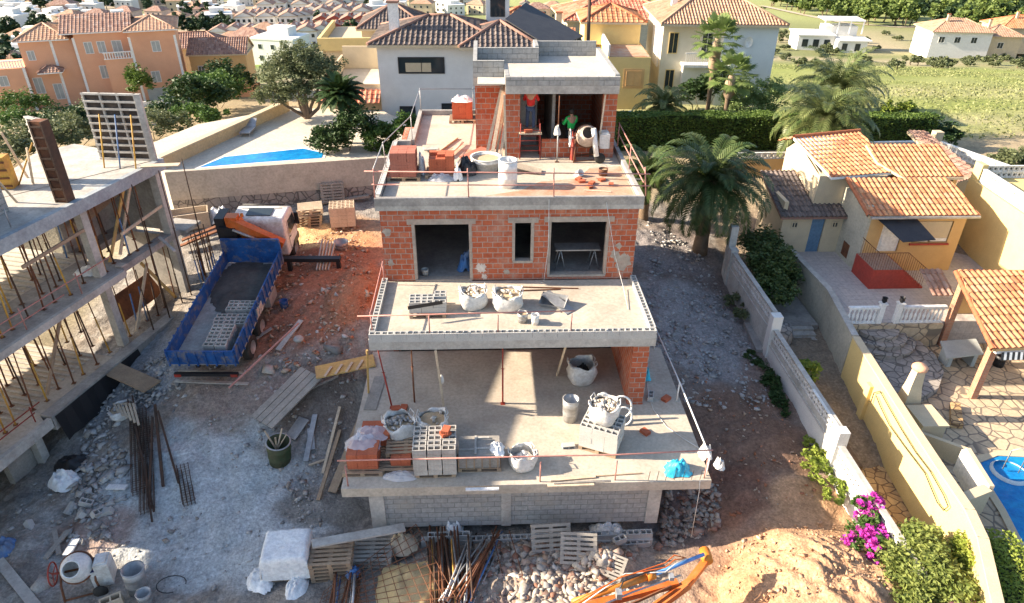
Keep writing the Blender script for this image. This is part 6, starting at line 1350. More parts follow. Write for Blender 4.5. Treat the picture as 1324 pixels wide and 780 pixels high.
# roofs
al = .30
def plz(x, y, yr=9.75, z_=2.66): return Vector((x, y, z_+al*(y-yr)))
R1 = [(20.75,9.75),(25.8,9.75),(25.8,13.2),(27.0,13.2),(27.0,17.6),(24.4,17.6),(24.4,14.2),(21.3,14.2),(20.75,14.2)]
tile_roof('roof', [plz(*p) for p in [(20.75,9.75),(25.85,9.75),(25.6,12.4),(20.75,12.4)]], M['roof'], NH); tile_roof('roof', [plz(*p) for p in [(22.9,13.25),(26.45,12.05),(26.45,14.9),(22.9,14.9)]][:0] or [plz(*p) for p in [(23.5,12.45),(26.45,12.45),(26.45,15.0),(22.7,15.0),(22.7,13.6)]], M['roof'], NH, eave=(0,1))
B().slabp([plz(20.75,9.75),plz(25.85,9.75),plz(25.6,12.4),plz(20.75,12.4)], .12).slabp([plz(23.5,12.402),plz(26.45,12.402),plz(26.45,15.0),plz(22.7,15.0),plz(22.7,13.6)], .12).build('eave', M['cream'], NH)
ridge(B(), plz(20.75,9.8), plz(20.75,12.4)).build('roof_edge_tiles', M['roof'], NH)
B().box(26.1,26.3,12.6,14.9,-.3,3.3).box(25.3,26.1,12.6,12.8,-.3,3.2).box(22.9,26.1,14.7,14.9,-.3,3.9).build('rear_wall', M['ochre'], NH)
B().beam((20.8,9.66,2.62),(25.8,9.66,2.62),.09,.09).build('gutter', M['galv'], NH)
B().slabp([(21.3,9.9,2.45),(21.9,8.6,1.95),(23.4,8.7,2.0),(23.1,9.95,2.45)], .03).build('awning_canopy', M['slate'], NH)
# taller rear block, pale, with its own roof
tp = [P(1128,187,4.0), P(1156,216,3.6), P(1098,232,3.5)]
UB = T('cream_annex', 'taller cream block with orange pitched roof behind the ochre house', 'house', (20.8, 14.5, -.3))
B().box(19.6,22.9,12.75,17.0,-.3,3.45).build('walls', M['cream'], UB)
tile_roof('roof', [(20.0,12.4,3.5),(23.3,13.0,3.5),(23.3,17.0,4.3),(19.4,16.0,4.3)], M['roof'], UB); tile_roof('roof', [(23.3,18.6,3.6),(19.3,17.6,3.6),(19.4,16.02,4.3),(23.3,17.02,4.3)], M['roof'], UB)
B().slabp([(20.0,12.4,3.5),(23.3,13.0,3.5),(23.3,17.0,4.3),(19.4,16.0,4.3)], .12).build('eave', M['white'], UB)
ridge(B(), (19.4,16,4.36), (23.3,17,4.36)).build('ridge_tiles', M['roof'], UB)
b = B(); b.v = [(19.61,12.75,3.4),(19.61,17.0,3.4),(19.61,15.9,4.15),(19.75,12.75,3.4),(19.75,17.0,3.4),(19.75,15.9,4.15)]; b.f = [(0,1,2),(3,5,4)]; b.sm = [False]*2; b.build('gable', M['cream'], UB)
window(UB, (-1.22,.8,2.3), .9, 1.5, -math.pi/2, fm='wood', pm='glass'); window(UB, (-1.22,-.9,2.4), .35, .6, -math.pi/2, fm='wood', pm='glass')
# shed with blue door
SH = T('garden_shed', 'low cream shed with dark mossy tile roof and blue door', 'shed', (20.0, 13, -.3))
sx0, sx1, sy = 18.95, 21.0, 12.15
b = B(); wall_y(b, 18.0, 20.98, -.3, 1.75, sy, sy+.2, [(19.45,20.1,-.3,1.6),(18.45,18.8,1.0,1.35),(20.45,20.8,1.0,1.35)]); b.box(18.0,18.2,sy+.2,15.2,-1.6,2.3); b.build('walls', M['cream'], SH)
B().box(19.47,20.08,sy+.05,sy+.1,-.3,1.58).build('door', mat('grey_blue_door', (.13,.22,.32),(.11,.19,.28)), SH); window(SH, (-1.375,-.82,1.475), .34, .34, 0, fm='cream'); window(SH, (.625,-.82,1.475), .34, .34, 0, fm='cream')
tile_roof('roof', [(17.75,11.85,1.72),(21.0,11.85,1.72),(21.0,15.4,2.75),(17.75,15.4,2.75)], M['roofd'], SH); B().slabp([(17.75,11.85,1.70),(21.0,11.85,1.70),(21.0,15.4,2.73),(17.75,15.4,2.73)], .1).build('eave', M['roofo'], SH)
B().box(21.0-.03,21.0-.02,11.0,11.6,-.1,.6).build('vent_grille', M['rust'], NH)
# brown roof further behind
OB = T('brown_roof_shed', 'long low building with weathered brown tile roof behind the ochre house', 'shed', (29, 17, -.5)); 
tile_roof('roof', [(28.0,14.9,2.2),(29.9,15.9,2.2),(30.0,21.8,2.8),(28.9,21.8,2.8)], M['roofo'], OB); B().slabp([(28.0,14.9,2.2),(29.9,15.9,2.2),(30.0,21.8,2.8),(28.9,21.8,2.8)], .12).build('eave', M['cream'], OB); B().prism([(28.2,15.2),(29.7,16.0),(29.8,21.5),(29.0,21.5)], -1, 2.1).build('walls', M['cream'], OB)
# right-hand yellow terraced house with lattice parapets
RY = T('yellow_terrace_house', 'tall pale yellow house wall with white lattice parapets at the right edge', 'house', (30, 10, -1.5))
B().prism([(27.6,13.6),(27.25,9.2),(26.95,4.2),(33,3.8),(34,13.6)], -1.5, 3.0).build('walls', M['pyel'], RY)
b = lattice(B(), (27.7,12.9,3.02), (27.05,4.2,3.02), .62, .26, .12); b.build('lattice_parapet', M['lattice'], RY)
B().beam((27.7,12.9,3.67),(27.05,4.2,3.67),.16,.05).build('coping', M['white'], RY)
B().prism([(27.62,13.58),(27.9,13.58),(27.9,13.0),(27.62,13.0)], 3.0, 3.85).build('parapet_pier', M['pyel'], RY)
b = lattice(B(), (28.0,13.5,3.02), (32.5,13.5,3.02), .62, .26, .12); b.build('lattice_parapet', M['lattice'], RY)
FW = T('lattice_garden_wall', 'distant cream boundary wall topped with white lattice blocks by the green field', 'garden wall', (30, 22, -.5))
for (xa,ya,xc,yc,zb,l) in [(27.0,23.0,31.6,23.2,1.15,1),(31.9,23.0,35.2,13.0,1.2,1)]:
    B().beam((xa,ya,(zb-1.2)/2),(xc,yc,(zb-1.2)/2),.25,zb+1.2).build('wall', M['cream'], FW); b = lattice(B(), (xa,ya,zb),(xc,yc,zb),.56,.28,.12); b.build('lattice_panel', M['lattice'], FW); B().beam((xa,ya,zb+.6),(xc,yc,zb+.6),.16,.06).build('coping', M['white'], FW)
B().box(31.45,31.95,22.85,23.35,-1,2.4).build('pier', M['cream'], FW)
FW2 = T('lattice_garden_wall', 'ochre wall with white lattice blocks below the long clipped hedge', 'garden wall', (20, 23, -.5))
B().beam((16.8,22.2,.3),(26.8,22.4,.3),.25,1.4).build('wall', M['ochre'], FW2); b = lattice(B(), (19.0,22.2,1.0),(26.8,22.4,1.0),.4,.4,.12); b.build('lattice_panel', M['lattice'], FW2)
# ================================================================ pergola
PG = T('tiled_pergola', 'open pergola with terracotta tile roof on brick red posts over the patio', 'pergola', (22.6, 3.4, -1.42))
pr_ = lambda px, py, z: P(px, py, z)
A_, B__, C_, D_ = P(1284,452,1.15), P(1400,446,1.15), P(1400,352,2.1), P(1236,352,2.1)
tile_roof('roof', [A_, B__, C_, D_], M['roof'], PG); B().slabp([A_, B__, C_, D_], .1).build('roof_deck', M['ochre'], PG)
ridge(B(), A_, D_).build('roof_edge_tiles', M['roof'], PG); ridge(B(), D_, C_).build('ridge_tiles', M['roof'], PG)
M['post'] = brickmat('brick_post', (.48,.22,.13), (.42,.19,.12), (.4,.3,.22), .25, .08, .01, bd=.003)
f1 = P(1258,515,-1.42); 
B().box(f1.x-.12,f1.x+.12,f1.y-.05,f1.y+.2,-1.42,1.0).build('post', M['post'], PG); f2 = P(1216,446,-1.42); B().box(f2.x-.12,f2.x+.12,f2.y-.1,f2.y+.14,-1.42,1.9).build('post', M['post'], PG)
B().beam((f2.x,f2.y,1.85),(f1.x,f1.y+.1,.95),.16,.2).build('rafter', M['woodp'], PG); B().beam((f2.x,f2.y+.1,1.0),(f2.x+2.6,f2.y+.1,1.0),.12,.1).build('rafter', M['woodp'], PG)
B().beam(A_+Vector((.2,.1,-.15)), B__+Vector((0,.1,-.15)), .14,.16).build('front_beam', M['white'], PG)
b = B(); 
for i in range(14): b.slabp([(A_.x+.35+i*.2,A_.y-.02,A_.z-.12),(A_.x+.45+i*.2,A_.y-.02,A_.z-.12),(A_.x+.45+i*.2,A_.y-.12,A_.z-.38),(A_.x+.35+i*.2,A_.y-.12,A_.z-.38)], .01)
b.build('awning_stripes', M['dark'], PG); b = B()
for i in range(14): b.slabp([(A_.x+.452+i*.2,A_.y-.02,A_.z-.12),(A_.x+.548+i*.2,A_.y-.02,A_.z-.12),(A_.x+.548+i*.2,A_.y-.12,A_.z-.38),(A_.x+.452+i*.2,A_.y-.12,A_.z-.38)], .01)
b.build('awning_valance', M['white'], PG)
B().box(23.4,27.2,6.2,6.45,-1.42,1.4).build('pergola_wall', M['ochre'], label='ochre wall behind the pergola with low niches', cat='wall')
tile_roof('step_roof', [(22.6,6.6,.35),(23.6,6.6,.35),(23.6,8.0,.9),(22.6,8.0,.9)], M['roofo'], None, label='small tiled lean-to between pergola and red stairs', cat='lean-to')
t = T('garden_table', 'grey green stone table under the pergola', 'table', (22.6,4.0,-1.42)); tq = [P(1216,441,-.68),P(1262,438,-.68),P(1272,457,-.68),P(1224,463,-.68)]; B().slabp(tq, .07).build('table_top', M['gstucco'], t)
tc = sum(tq, Vector())/4; [B().box(tc.x+s*.5-.08,tc.x+s*.5+.08,tc.y-.3,tc.y+.3,-1.42,-.752).build('leg', M['gstucco'], t) for s in (-1,1)]
q = P(1298,480,-1.42); drum((q.x,q.y+.4,-1.42), .22, .5, 'dark', 'round black pot in the shade under the pergola', 'pot', 'pot')
# barbecue with salmon cap
BQ = T('barbecue', 'cream brick barbecue with a salmon chimney cap behind the yellow wall', 'barbecue', (18.9,1.6,-1.42))
q = P(1178,540,-1.0); bx, by = 18.55, .9
b = B(); b.v = [(bx-.15,by-.4,-1.4),(bx+.65,by-.4,-1.4),(bx+.65,by+.4,-1.4),(bx-.15,by+.4,-1.4),(bx+.0,by-.18,.1),(bx+.4,by-.18,.1),(bx+.4,by+.18,.1),(bx+.0,by+.18,.1),(bx+.05,by-.15,.75),(bx+.35,by-.15,.75),(bx+.35,by+.15,.75),(bx+.05,by+.15,.75)]
b.f = [(0,1,5,4),(1,2,6,5),(2,3,7,6),(3,0,4,7),(4,5,9,8),(5,6,10,9),(6,7,11,10),(7,4,8,11),(8,9,10,11)]; b.sm = [False]*9; b.build('hood', M['cream'], BQ)
B().lathe([(.18,0),(.26,.03),(.27,.12),(.2,.2),(0,.24)], 12, (bx+.2,by,.75)).build('chimney_cap', M['salmon'], BQ); B().box(bx-.1,bx+.75,by-1.5,by-.42,-1.4,-.55).box(bx-.12,bx+.8,by-1.55,by-.401,-.549,-.49).build('worktop_base', M['cream'], BQ)
B().beam((18.2,-.5,-1.1),(19.6,-1.6,-1.1),.15,.75).build('low_wall', M['cream'], label='low angled cream wall piece in front of the barbecue', cat='wall')
# neighbour's pool
PO = T('garden_pool', 'small free form garden pool with blue water at the right edge', 'pool', (20.5,-3.5,-1.6))
pw = [(20.2,-1.5),(21.0,-1.2),(22.0,-1.3),(24,-1.6),(24,-9),(18.6,-9),(18.9,-7.2),(19.3,-5.2),(19.7,-3.6),(19.9,-2.4)]
B().prism(pw, -1.6, -1.40).build('water', M['water'], PO); pc = [(p[0]+(-.25 if p[0] < 21 else .3), p[1]+(.25 if p[1] > -2.6 else 0)) for p in pw]
b = B()
for i in range(len(pw)):
    a1, a2 = pw[i], pw[(i+1)%len(pw)]; c1, c2 = pc[i], pc[(i+1)%len(pw)]; b.face([(a1[0],a1[1],-1.37),(a2[0],a2[1],-1.37),(c2[0],c2[1],-1.37),(c1[0],c1[1],-1.37)]); b.face([(a1[0],a1[1],-1.37),(a1[0],a1[1],-1.5),(a2[0],a2[1],-1.5),(a2[0],a2[1],-1.37)])
b.build('coping', M['cream'], PO)
q = P(1308,606,-1.2); B().lathe([(.55,-.25),(.58,0),(.5,.08)], 22, (q.x,q.y,-1.37)).build('round_shower_tub', M['lightblue'], PO); b = B(); b.tube([(q.x-.2,q.y+.1,-1.3),(q.x-.2,q.y+.1,-.5),(q.x,q.y,-.3),(q.x+.2,q.y-.1,-.5),(q.x+.2,q.y-.1,-1.3)], .02, 8); b.build('pool_ladder', M['galv'], PO)
LW = T('planter_wall', 'L shaped cream and white low wall between yellow wall and pool', 'wall', (18.9,-3,-1.4)); a = P(1240,595,-.6); c = P(1270,645,-.6); e = P(1238,658,-.6)
B().beam(a,c,.12,.9).build('white_panel', M['white'], LW); B().beam(a+Vector((.12,0,.05)),c+Vector((.12,0,.05)),.14,.95).beam(c,e,.3,.95).build('cream_frame', M['cream'], LW)
# ================================================================ vegetation
def leaves(name, C, n, size, m, parent=None, aspect=.5, off=None, seed=0, up=.3, **kw):
    """C: (k,3) leaf centres"""
    r = np.random.RandomState(seed); k = len(C)
    d = r.normal(size=(k,3)); d[:,2] = np.abs(d[:,2])*up; d /= np.linalg.norm(d,axis=1)[:,None]
    e = r.normal(size=(k,3)); e -= d*(e*d).sum(1)[:,None]; e /= np.linalg.norm(e,axis=1)[:,None]
    s = size*(.6+.8*r.rand(k,1)); a = C-d*s*.5; 
    V = np.stack([a, C+e*s*aspect*.5, C+d*s*.6, C-e*s*aspect*.5], 1).reshape(-1,3); F = np.arange(k*4).reshape(k,4)
    return link_mesh_raw(name, V, F, m, tile=r.rand(k)*999, parent=parent, off=off, **kw)
def clumps(blobs, n, seed=0, shell=.55, sub=None, subr=.28):
    """points in leaf clumps that sit on the skin of ellipsoids (cx,cy,cz,rx,ry,rz)"""
    r = np.random.RandomState(seed); out = []; W_ = np.array([b[3]*b[4]*b[5] for b in blobs])**.67; W_ /= W_.sum()
    ns = sub or max(6, n//60)
    for b, w_ in zip(blobs, W_):
        k = max(3, int(ns*w_)); d = r.normal(size=(k,3)); d /= np.linalg.norm(d,axis=1)[:,None]; d[:,2] = np.where(d[:,2] < -.3, -d[:,2]*.6, d[:,2])
        q = d*(shell+(1-shell)*r.rand(k,1)); cc = np.array(b[:3])+q*np.array(b[3:6]); per = max(3, int(n*w_/k)); rad = subr*np.mean(b[3:6])*(.6+.8*r.rand(k))
        for c, ra_ in zip(cc, rad):
            p = r.normal(size=(per,3)); p /= np.linalg.norm(p,axis=1)[:,None]; p *= r.rand(per,1)**.45*ra_; p[:,2] *= .8; out.append(c+p)
    return np.vstack(out)
def trunk(b, p0, p1, r0, r1, bend=.1, seed=1):
    r = random.Random(seed); p0 = Vector(p0); p1 = Vector(p1); pts = []
    for i in range(7): t_ = i/6; pts.append(p0.lerp(p1,t_)+Vector((r.uniform(-1,1),r.uniform(-1,1),0))*bend*math.sin(math.pi*t_))
    return b.tube(pts, [r0+(r1-r0)*i/6 for i in range(7)], 9)
def tree(name, loc, h, blobs, n, size, m, label, cat='tree', tr=.14, group=None, seed=1, bark='bark', aspect=.5, subr=.28, limbs=5):
    t = T(name, label, cat, loc, 0, group); b = B(); top = max(bb[2] for bb in blobs)
    trunk(b, (0,0,-.2), (blobs[0][0]*.3, blobs[0][1]*.3, top*.75), tr, tr*.4, .12, seed)
    for i in range(limbs): bb = blobs[i%len(blobs)]; trunk(b, (0,0,top*.25+.1*i), bb[:3], tr*.5, tr*.15, .15, seed+i)
    b.build('trunk', M[bark], t, world=False); leaves('crown', clumps(blobs, n, seed, subr=subr), n, size, M[m], t, aspect, seed=seed); return t
def bush(name, loc, blobs, n, size, m, label, cat='bush', group=None, seed=1, aspect=.5, subr=.3):
    t = T(name, label, cat, loc, 0, group); b = B()
    for i, bb in enumerate(blobs[:5]): trunk(b, (bb[0]*.2,bb[1]*.2,0), (bb[0],bb[1],bb[2]), .03, .01, .05, i)
    b.build('stems', M['bark'], t, world=False); leaves('foliage', clumps(blobs, n, seed, subr=subr), n, size, M[m], t, aspect, seed=seed); return t
def frond_palm(name, loc, h, fl, nf, label, tr=.22, seed=1, group=None, droop=1.0, crown=.0, m='leafp', lw=.065, tilt0=.15):
    t = T(name, label, 'palm', loc, 0, group); b = B()
    pts = [(0,0,-.2)]+[(math.sin(i)*.03,math.cos(i)*.03,h*i/8) for i in range(1,9)]; rr = [tr*1.25]+[tr*(1+.12*(i%2)) for i in range(1,9)]; b.tube(pts, rr, 12)
    b.lathe([(tr*.9,h-.3),(tr*1.7,h-.05),(tr*1.3,h+.25),(0,h+.4)], 12); b.build('trunk', M['palmbark'], t, world=False)
    r = np.random.RandomState(seed); V = []; F = []; tl = []
    for k in range(nf):
        az_ = k*2.39996+r.rand()*.2; e = 1.38-1.75*(k/nf)**.85-.12*r.rand(); L_ = fl*(.8+.25*r.rand()); g_ = droop*(1.0+.4*r.rand()); N_ = 26; p = np.array([0,0,h+.15]); el = e; st_ = L_/N_; tlv = r.rand()*999
        side = np.array([-math.sin(az_), math.cos(az_), 0.])
        for i in range(N_):
            d = np.array([math.cos(az_)*math.cos(el), math.sin(az_)*math.cos(el), math.sin(el)]); p2 = p+d*st_; u_ = i/N_
            nrm = np.cross(side, d); nrm = nrm/np.linalg.norm(nrm)*(-1 if nrm[2] > 0 else -1)
            n0 = len(V); wv = .02*(1-u_)+.006; V += [p-side*wv, p+side*wv, p2+side*wv, p2-side*wv]; F.append((n0,n0+1,n0+2,n0+3)); tl.append(tlv)
            if i > 1:
                ll = fl*.21*(math.sin(math.pi*min(1, .12+u_*.9))**.6)*(.85+.3*r.rand())
                for s in (-1, 1):
                    upv = np.cross(d, side); upv = upv*(1 if upv[2] > 0 else -1)
                    tip = p+(side*s*.78+d*.55+upv*.22-np.array([0,0,.18]))*ll; n0 = len(V); w_ = d*lw*1.1
                    mid = p+(side*s*.45+d*.3+upv*.2)*ll
                    V += [p-w_*.5, mid-w_*.6, tip, mid+w_*.6]; F.append((n0,n0+1,n0+2,n0+3)); tl.append(tlv+i*.01)
                    n0 = len(V); q_ = p+d*st_*.5; V += [q_-w_*.5, q_+(side*s*.45+d*.3+upv*.12)*ll*.96-w_*.6, q_+(side*s*.78+d*.55+upv*.1-np.array([0,0,.2]))*ll*.96, q_+(side*s*.45+d*.3+upv*.12)*ll*.96+w_*.6]; F.append((n0,n0+1,n0+2,n0+3)); tl.append(tlv+i*.01)
            p = p2; el -= g_*st_/L_*(.45+2.1*u_*u_+.5*u_)
    link_mesh_raw('crown', np.array(V), np.array(F), M[m], tile=tl, parent=t); return t
def fan_palm(name, loc, h, fr, nf, label, tr=.16, seed=1):
    t = T(name, label, 'palm', loc); b = B().tube([(0,0,-.2)]+[(0.03*math.sin(i),0,h*i/8) for i in range(1,9)], [tr*1.3]+[tr]*8, 10); b.build('trunk', M['palmbark'], t, world=False)
    b = B().lathe([(tr*1.2,h*.62),(tr*2.6,h*.7),(tr*2.4,h*.9),(tr*1.0,h+.1)], 12); b.build('dead_leaf_skirt', M['wood'], t, world=False)
    r = np.random.RandomState(seed); V = []; F = []; tl = []
    for k in range(nf):
        az_ = k*2.39996; el = 1.3-1.9*(k/nf); L_ = fr*(.8+.3*r.rand()); d = np.array([math.cos(az_)*math.cos(el), math.sin(az_)*math.cos(el), math.sin(el)]); side = np.array([-math.sin(az_), math.cos(az_), 0]); c = np.array([0,0,h])+d*L_; upv = np.cross(side, d); tv = r.rand()*999
        n0 = len(V); V += [np.array([0,0,h])-side*.02, np.array([0,0,h])+side*.02, c+side*.015, c-side*.015]; F.append((n0,n0+1,n0+2,n0+3)); tl.append(tv)
        for i in range(22):
            a = -1.9+3.8*i/21; dd = d*math.cos(a)+side*math.sin(a); R_ = fr*.62*(.8+.25*r.rand()); q = c+dd*R_*.6; ti = c+dd*R_-np.array([0,0,.25*R_*r.rand()]); ww = np.cross(dd, upv)*.05
            n0 = len(V); V += [c, q-ww, ti, q+ww]; F.append((n0,n0+1,n0+2,n0+3)); tl.append(tv+i*.01)
    link_mesh_raw('crown', np.array(V), np.array(F), M['leafy2'] , tile=tl, parent=t); return t
M['leafy2'] = leafmat('fan_palm_leaf', (.10,.17,.04), (.22,.27,.09), .25)
def hedge(name, p0, p1, wd, h, n, label, m='leafh', size=.16, seed=1, wob=.12):
    p0 = Vector(p0); p1 = Vector(p1); d = p1-p0; L_ = d.length; t = T(name, label, 'hedge', tuple(p0), math.atan2(d.y,d.x)); r = np.random.RandomState(seed)
    B().box(.1, L_-.1, -wd/2+.15, wd/2-.15, 0, h-.18).build('stems', mat('hedge_core', (.035,.045,.02)), t, world=False)
    k = n; f = r.rand(k); u_ = r.rand(k)*L_; top = f < .4; fr = (f >= .4) & (f < .9)
    y = np.where(top, (r.rand(k)-.5)*wd, np.where(fr, -wd/2, wd/2)); z = np.where(top, h, r.rand(k)*h); bumpv = (fbm(u_*1.1, z*1.1+y, 3, seed)-.5)*2*wob
    y = y+np.where(top, 0, np.sign(y)*bumpv)+r.normal(size=k)*.03; z = z+np.where(top, bumpv+(fbm(u_*.6,y*.6,2,seed+3)-.5)*.25, 0)+r.normal(size=k)*.03
    leaves('foliage', np.stack([u_, y, z], 1), k, size, M[m], t, .55, seed=seed); return t
# ---- palms
q = G(897,318); frond_palm('date_palm', (14.5,13.2,-.8), 3.6, 3.5, 64, 'large dark date palm in the shade right of the unfinished house',  .34, 3, m='leafps', droop=1.15)
frond_palm('date_palm', (12.2,16.5,-.5), 2.6, 2.2, 34, 'smaller date palm close behind the right corner of the unfinished house', .25, 4, m='leafps', droop=1.2)
q = P(1068,185,1.5); frond_palm('date_palm', (24.1,22.6,-.3), 3.4, 3.8, 50, 'sunlit feathery palm directly behind the cream annex roof', .28, 5, droop=1.15)
frond_palm('date_palm', (28.9,31.4,-.6), 3.3, 4.1, 56, 'tall sunlit palm rising above the clipped hedge, right of the villa', .32, 6, droop=1.1)
frond_palm('date_palm', (16.4,31.0,-.2), 1.9, 2.6, 34, 'low palm with dry brown fronds in front of the yellow villa', .25, 7, droop=1.3)
q = DD(885,140,46); fan_palm('fan_palm', (20.2,33.0,0), 6.0, 1.3, 34, 'taller fan palm in front of the white villa', seed=1); fan_palm('fan_palm', (20.8,30.6,0), 4.0, 1.25, 32, 'shorter fan palm just right of the taller fan palm', seed=2)
# ---- hedges
hedge('clipped_hedge', (12.3,27.6,-.1), (22.8,27.5,-.1), 1.3, 2.35, 15000, 'long dark clipped hedge behind the unfinished house, left run', 'leafh', .15, 1)
hedge('clipped_hedge', (22.9,27.6,-.1), (34.0,27.4,-.1), 1.3, 2.3, 13000, 'long clipped hedge continuing right behind the sunlit palm', 'leafh', .15, 2)
M['leafcy'] = leafmat('cypress_leaf', (.14,.22,.06), (.34,.42,.17), .3)
bush('round_hedge', (22.9,31.2,-.1), [(-1.2,0,2.5,1.3,1.2,1.7),(1.0,0,2.5,1.4,1.2,1.7),(-.1,0,1.5,2.2,1.3,1.6)], 15000, .14, 'leafcy', 'pale green rounded cypress hedge sunlit beside the white villa wall', 'hedge', seed=5, subr=.22)
bush('shrub', (20.4,34.6,0), [(-.8,0,1.8,1.3,1.,1.5),(1.0,.3,2.2,1.5,1.2,1.5)], 6000, .2, 'leafd', 'dark shrub under the balcony of the white villa', seed=6)
bush('shrub', (32.2,29.8,-.3), [(0,0,1.3,1.2,1,1.2),(1.4,0,1.2,1.2,1,1.1)], 3500, .2, 'leafd', 'dark shrub behind the right end of the clipped hedge', seed=7)
bush('shrub', (34.3,27.3,-.3), [(-.6,0,1.5,1.,.9,1.1),(.9,0,1.0,1.1,1,1.)], 3500, .2, 'leafd', 'dark bush closing the right end of the clipped hedge', seed=8)
bush('shrub', (32.4,28.9,-.3), [(-.8,0,2.4,.6,.6,.6),(.4,0,2.5,.6,.6,.6)], 1800, .2, 'leafy', 'two yellow tufted shrubs behind the hedge by the field', seed=9)
bush('lemon_bush', (34.6,19.8,-.2), [(0,0,1.6,1.3,1.2,1.2),(1.1,0,1.2,1.1,1,1.)], 4000, .2, 'leafo', 'leafy yellowish bush behind the lattice boundary wall at right', seed=10)
bush('shrub', (38,20,-.5), [(0,0,2.0,1.6,1.6,1.8)], 3000, .2, 'leafg', 'green bush at the right edge beyond the lattice wall', seed=11)
bush('laurel_bush', (16.75,10.2,-1.8), [(0,0,2.0,1.2,1.2,1.1),(.3,1.4,1.8,1.2,1.3,1.2),(-.2,-1.2,1.4,1.1,1.1,1.2),(.6,.2,1.2,1.0,1.5,1.)], 14000, .15, 'leafd2', 'big glossy dark green bush between lattice wall and shade grey garden wall', seed=12) if False else None
M['leafd2'] = leafmat('laurel_leaf', (.03,.07,.02), (.10,.13,.04), .15, .45)
bush('laurel_bush', (16.85,10.0,-1.8), [(0,0,2.0,1.2,1.2,1.1),(.2,1.5,1.9,1.2,1.3,1.2),(-.2,-1.4,1.3,1.0,1.1,1.1),(.5,.2,1.2,1.0,1.5,1.)], 15000, .15, 'leafd2', 'big glossy dark green bush between lattice wall and shade grey garden wall', seed=12)
q = P(1060,495,-1.6); bush('lemon_bush', (16.15,3.2,-1.95), [(0,0,.9,.6,.6,.55),(.1,.6,.7,.45,.4,.4)], 1500, .15, 'leafy', 'small bright lemon bush in the bed behind the lattice wall', seed=13)
bush('weeds', (14.75,3.4,-1.85), [(0,0,.35,.45,.8,.4),(-.1,-1.4,.3,.4,.7,.35),(-.3,1.3,.3,.5,.6,.35)], 3200, .14, 'leafd', 'dark weeds growing along the foot of the lattice wall', 'weeds', seed=14)
bush('weeds', (14.85,-1.2,-2.0), [(0,0,.4,.5,.7,.4),(0,-1.2,.35,.5,.6,.35),(.1,1.0,.3,.3,.5,.3)], 2600, .13, 'leafy', 'bright yellow green weeds at the foot of the wall in sunlight', 'weeds', seed=15)
bush('weeds', (14.9,8.3,-1.3), [(0,0,.3,.4,1.3,.3)], 900, .14, 'leafo', 'thin dry weeds near the back end of the lattice wall', 'weeds', seed=16)
BG = bush('bougainvillea', (14.75,-4.55,-2.0), [(0,0,.9,.5,.6,.5),(-.3,-.5,.7,.45,.5,.45),(.4,.8,1.1,.45,.45,.4)], 2500, .13, 'leafg', 'magenta bougainvillea tumbling over the end of the lattice wall', seed=17); leaves('flowers', clumps([(0,0,1.0,.52,.65,.5),(-.35,-.5,.75,.48,.55,.48),(.4,.8,1.15,.5,.5,.42)], 3000, 3, subr=.26), 0, .10, M['flower'], BG, .8, seed=3)
bush('shrub', (15.9,-6.5,-2.4), [(0,0,1.3,1.0,1.1,1.0),(.6,-.9,1.2,.9,1.0,.9),(-.5,-.7,1.0,.8,.9,.8),(.5,.9,1.2,.8,.7,.8)], 16000, .12, 'leafy3' if False else 'leafo2', 'large feathery yellow green shrub below the bougainvillea', seed=18) if False else None
M['leafo2'] = leafmat('feathery_leaf', (.13,.18,.04), (.27,.30,.08), .3)
bush('shrub', (15.45,-6.1,-2.3), [(0,0,1.3,1.0,1.1,1.0),(.5,-.9,1.2,.9,1.0,.9),(-.5,-.7,1.0,.8,.9,.8),(.5,.9,1.2,.8,.7,.8)], 17000, .12, 'leafo2', 'large feathery yellow green shrub below the bougainvillea', seed=18)
BG = bush('bougainvillea', (15.5,-7.9,-2.1), [(0,0,1.1,.5,.5,.5),(.3,.6,1.1,.4,.4,.4)], 1500, .13, 'leafg', 'second magenta bougainvillea at the bottom edge of the photo', seed=19); leaves('flowers', clumps([(0,0,1.2,.55,.55,.5),(.3,.6,1.2,.42,.42,.42)], 1800, 4, subr=.3), 0, .12, M['flower'], BG, .8, seed=4)
hedge('box_hedge', (17.6,-5.2,-1.4), (17.3,-9.4,-1.4), 1.6, 1.0, 9000, 'yellow green clipped hedge between yellow wall and pool', 'leafy', .10, 5)
bush('dry_shrub', (17.2,-4.3,-2.2), [(0,0,.5,.35,.6,.4)], 700, .12, 'leafo', 'dry twiggy shrub at the foot of the yellow wall', seed=20)
# ---- back left
tree('garden_tree', (-7.2,24.6,1.4), 6, [(-1.2,0,4.6,2.0,1.8,1.5),(1.3,.2,4.8,2.0,1.8,1.4),(0,0,5.6,1.8,1.6,1.3),(-2.3,-.3,3.3,1.5,1.4,1.2),(2.2,0,3.6,1.4,1.3,1.2),(.2,-.8,3.6,1.7,1.3,1.2)], 26000, .16, 'leafo', 'broad olive green tree with short trunk beside the blue pool', seed=21, tr=.3, subr=.24).scale = (.82,.82,.88)
frond_palm('yucca', (-4.1,19.8,.9), 4.5, 1.5, 70, 'dark spiky yucca crown left of the white house', .16, 22, m='leafd', lw=.07, droop=.6)
bush('shrub', (-3.9,18.4,2.7), [(-.8,0,.7,1.1,1.0,1.0),(.6,.4,1.3,1.2,1.1,1.3)], 9000, .16, 'leafd', 'dark evergreen bush hiding the right end of the pool', seed=23)
bush('shrub', (-1.6,18.6,2.0), [(-.4,0,1.5,1.0,1.0,1.1),(.9,.3,1.8,.8,.9,1.1),(.0,0,.6,1.2,1,.8)], 8000, .17, 'leafg', 'mid green shrub between pool wall and top terrace', seed=24)

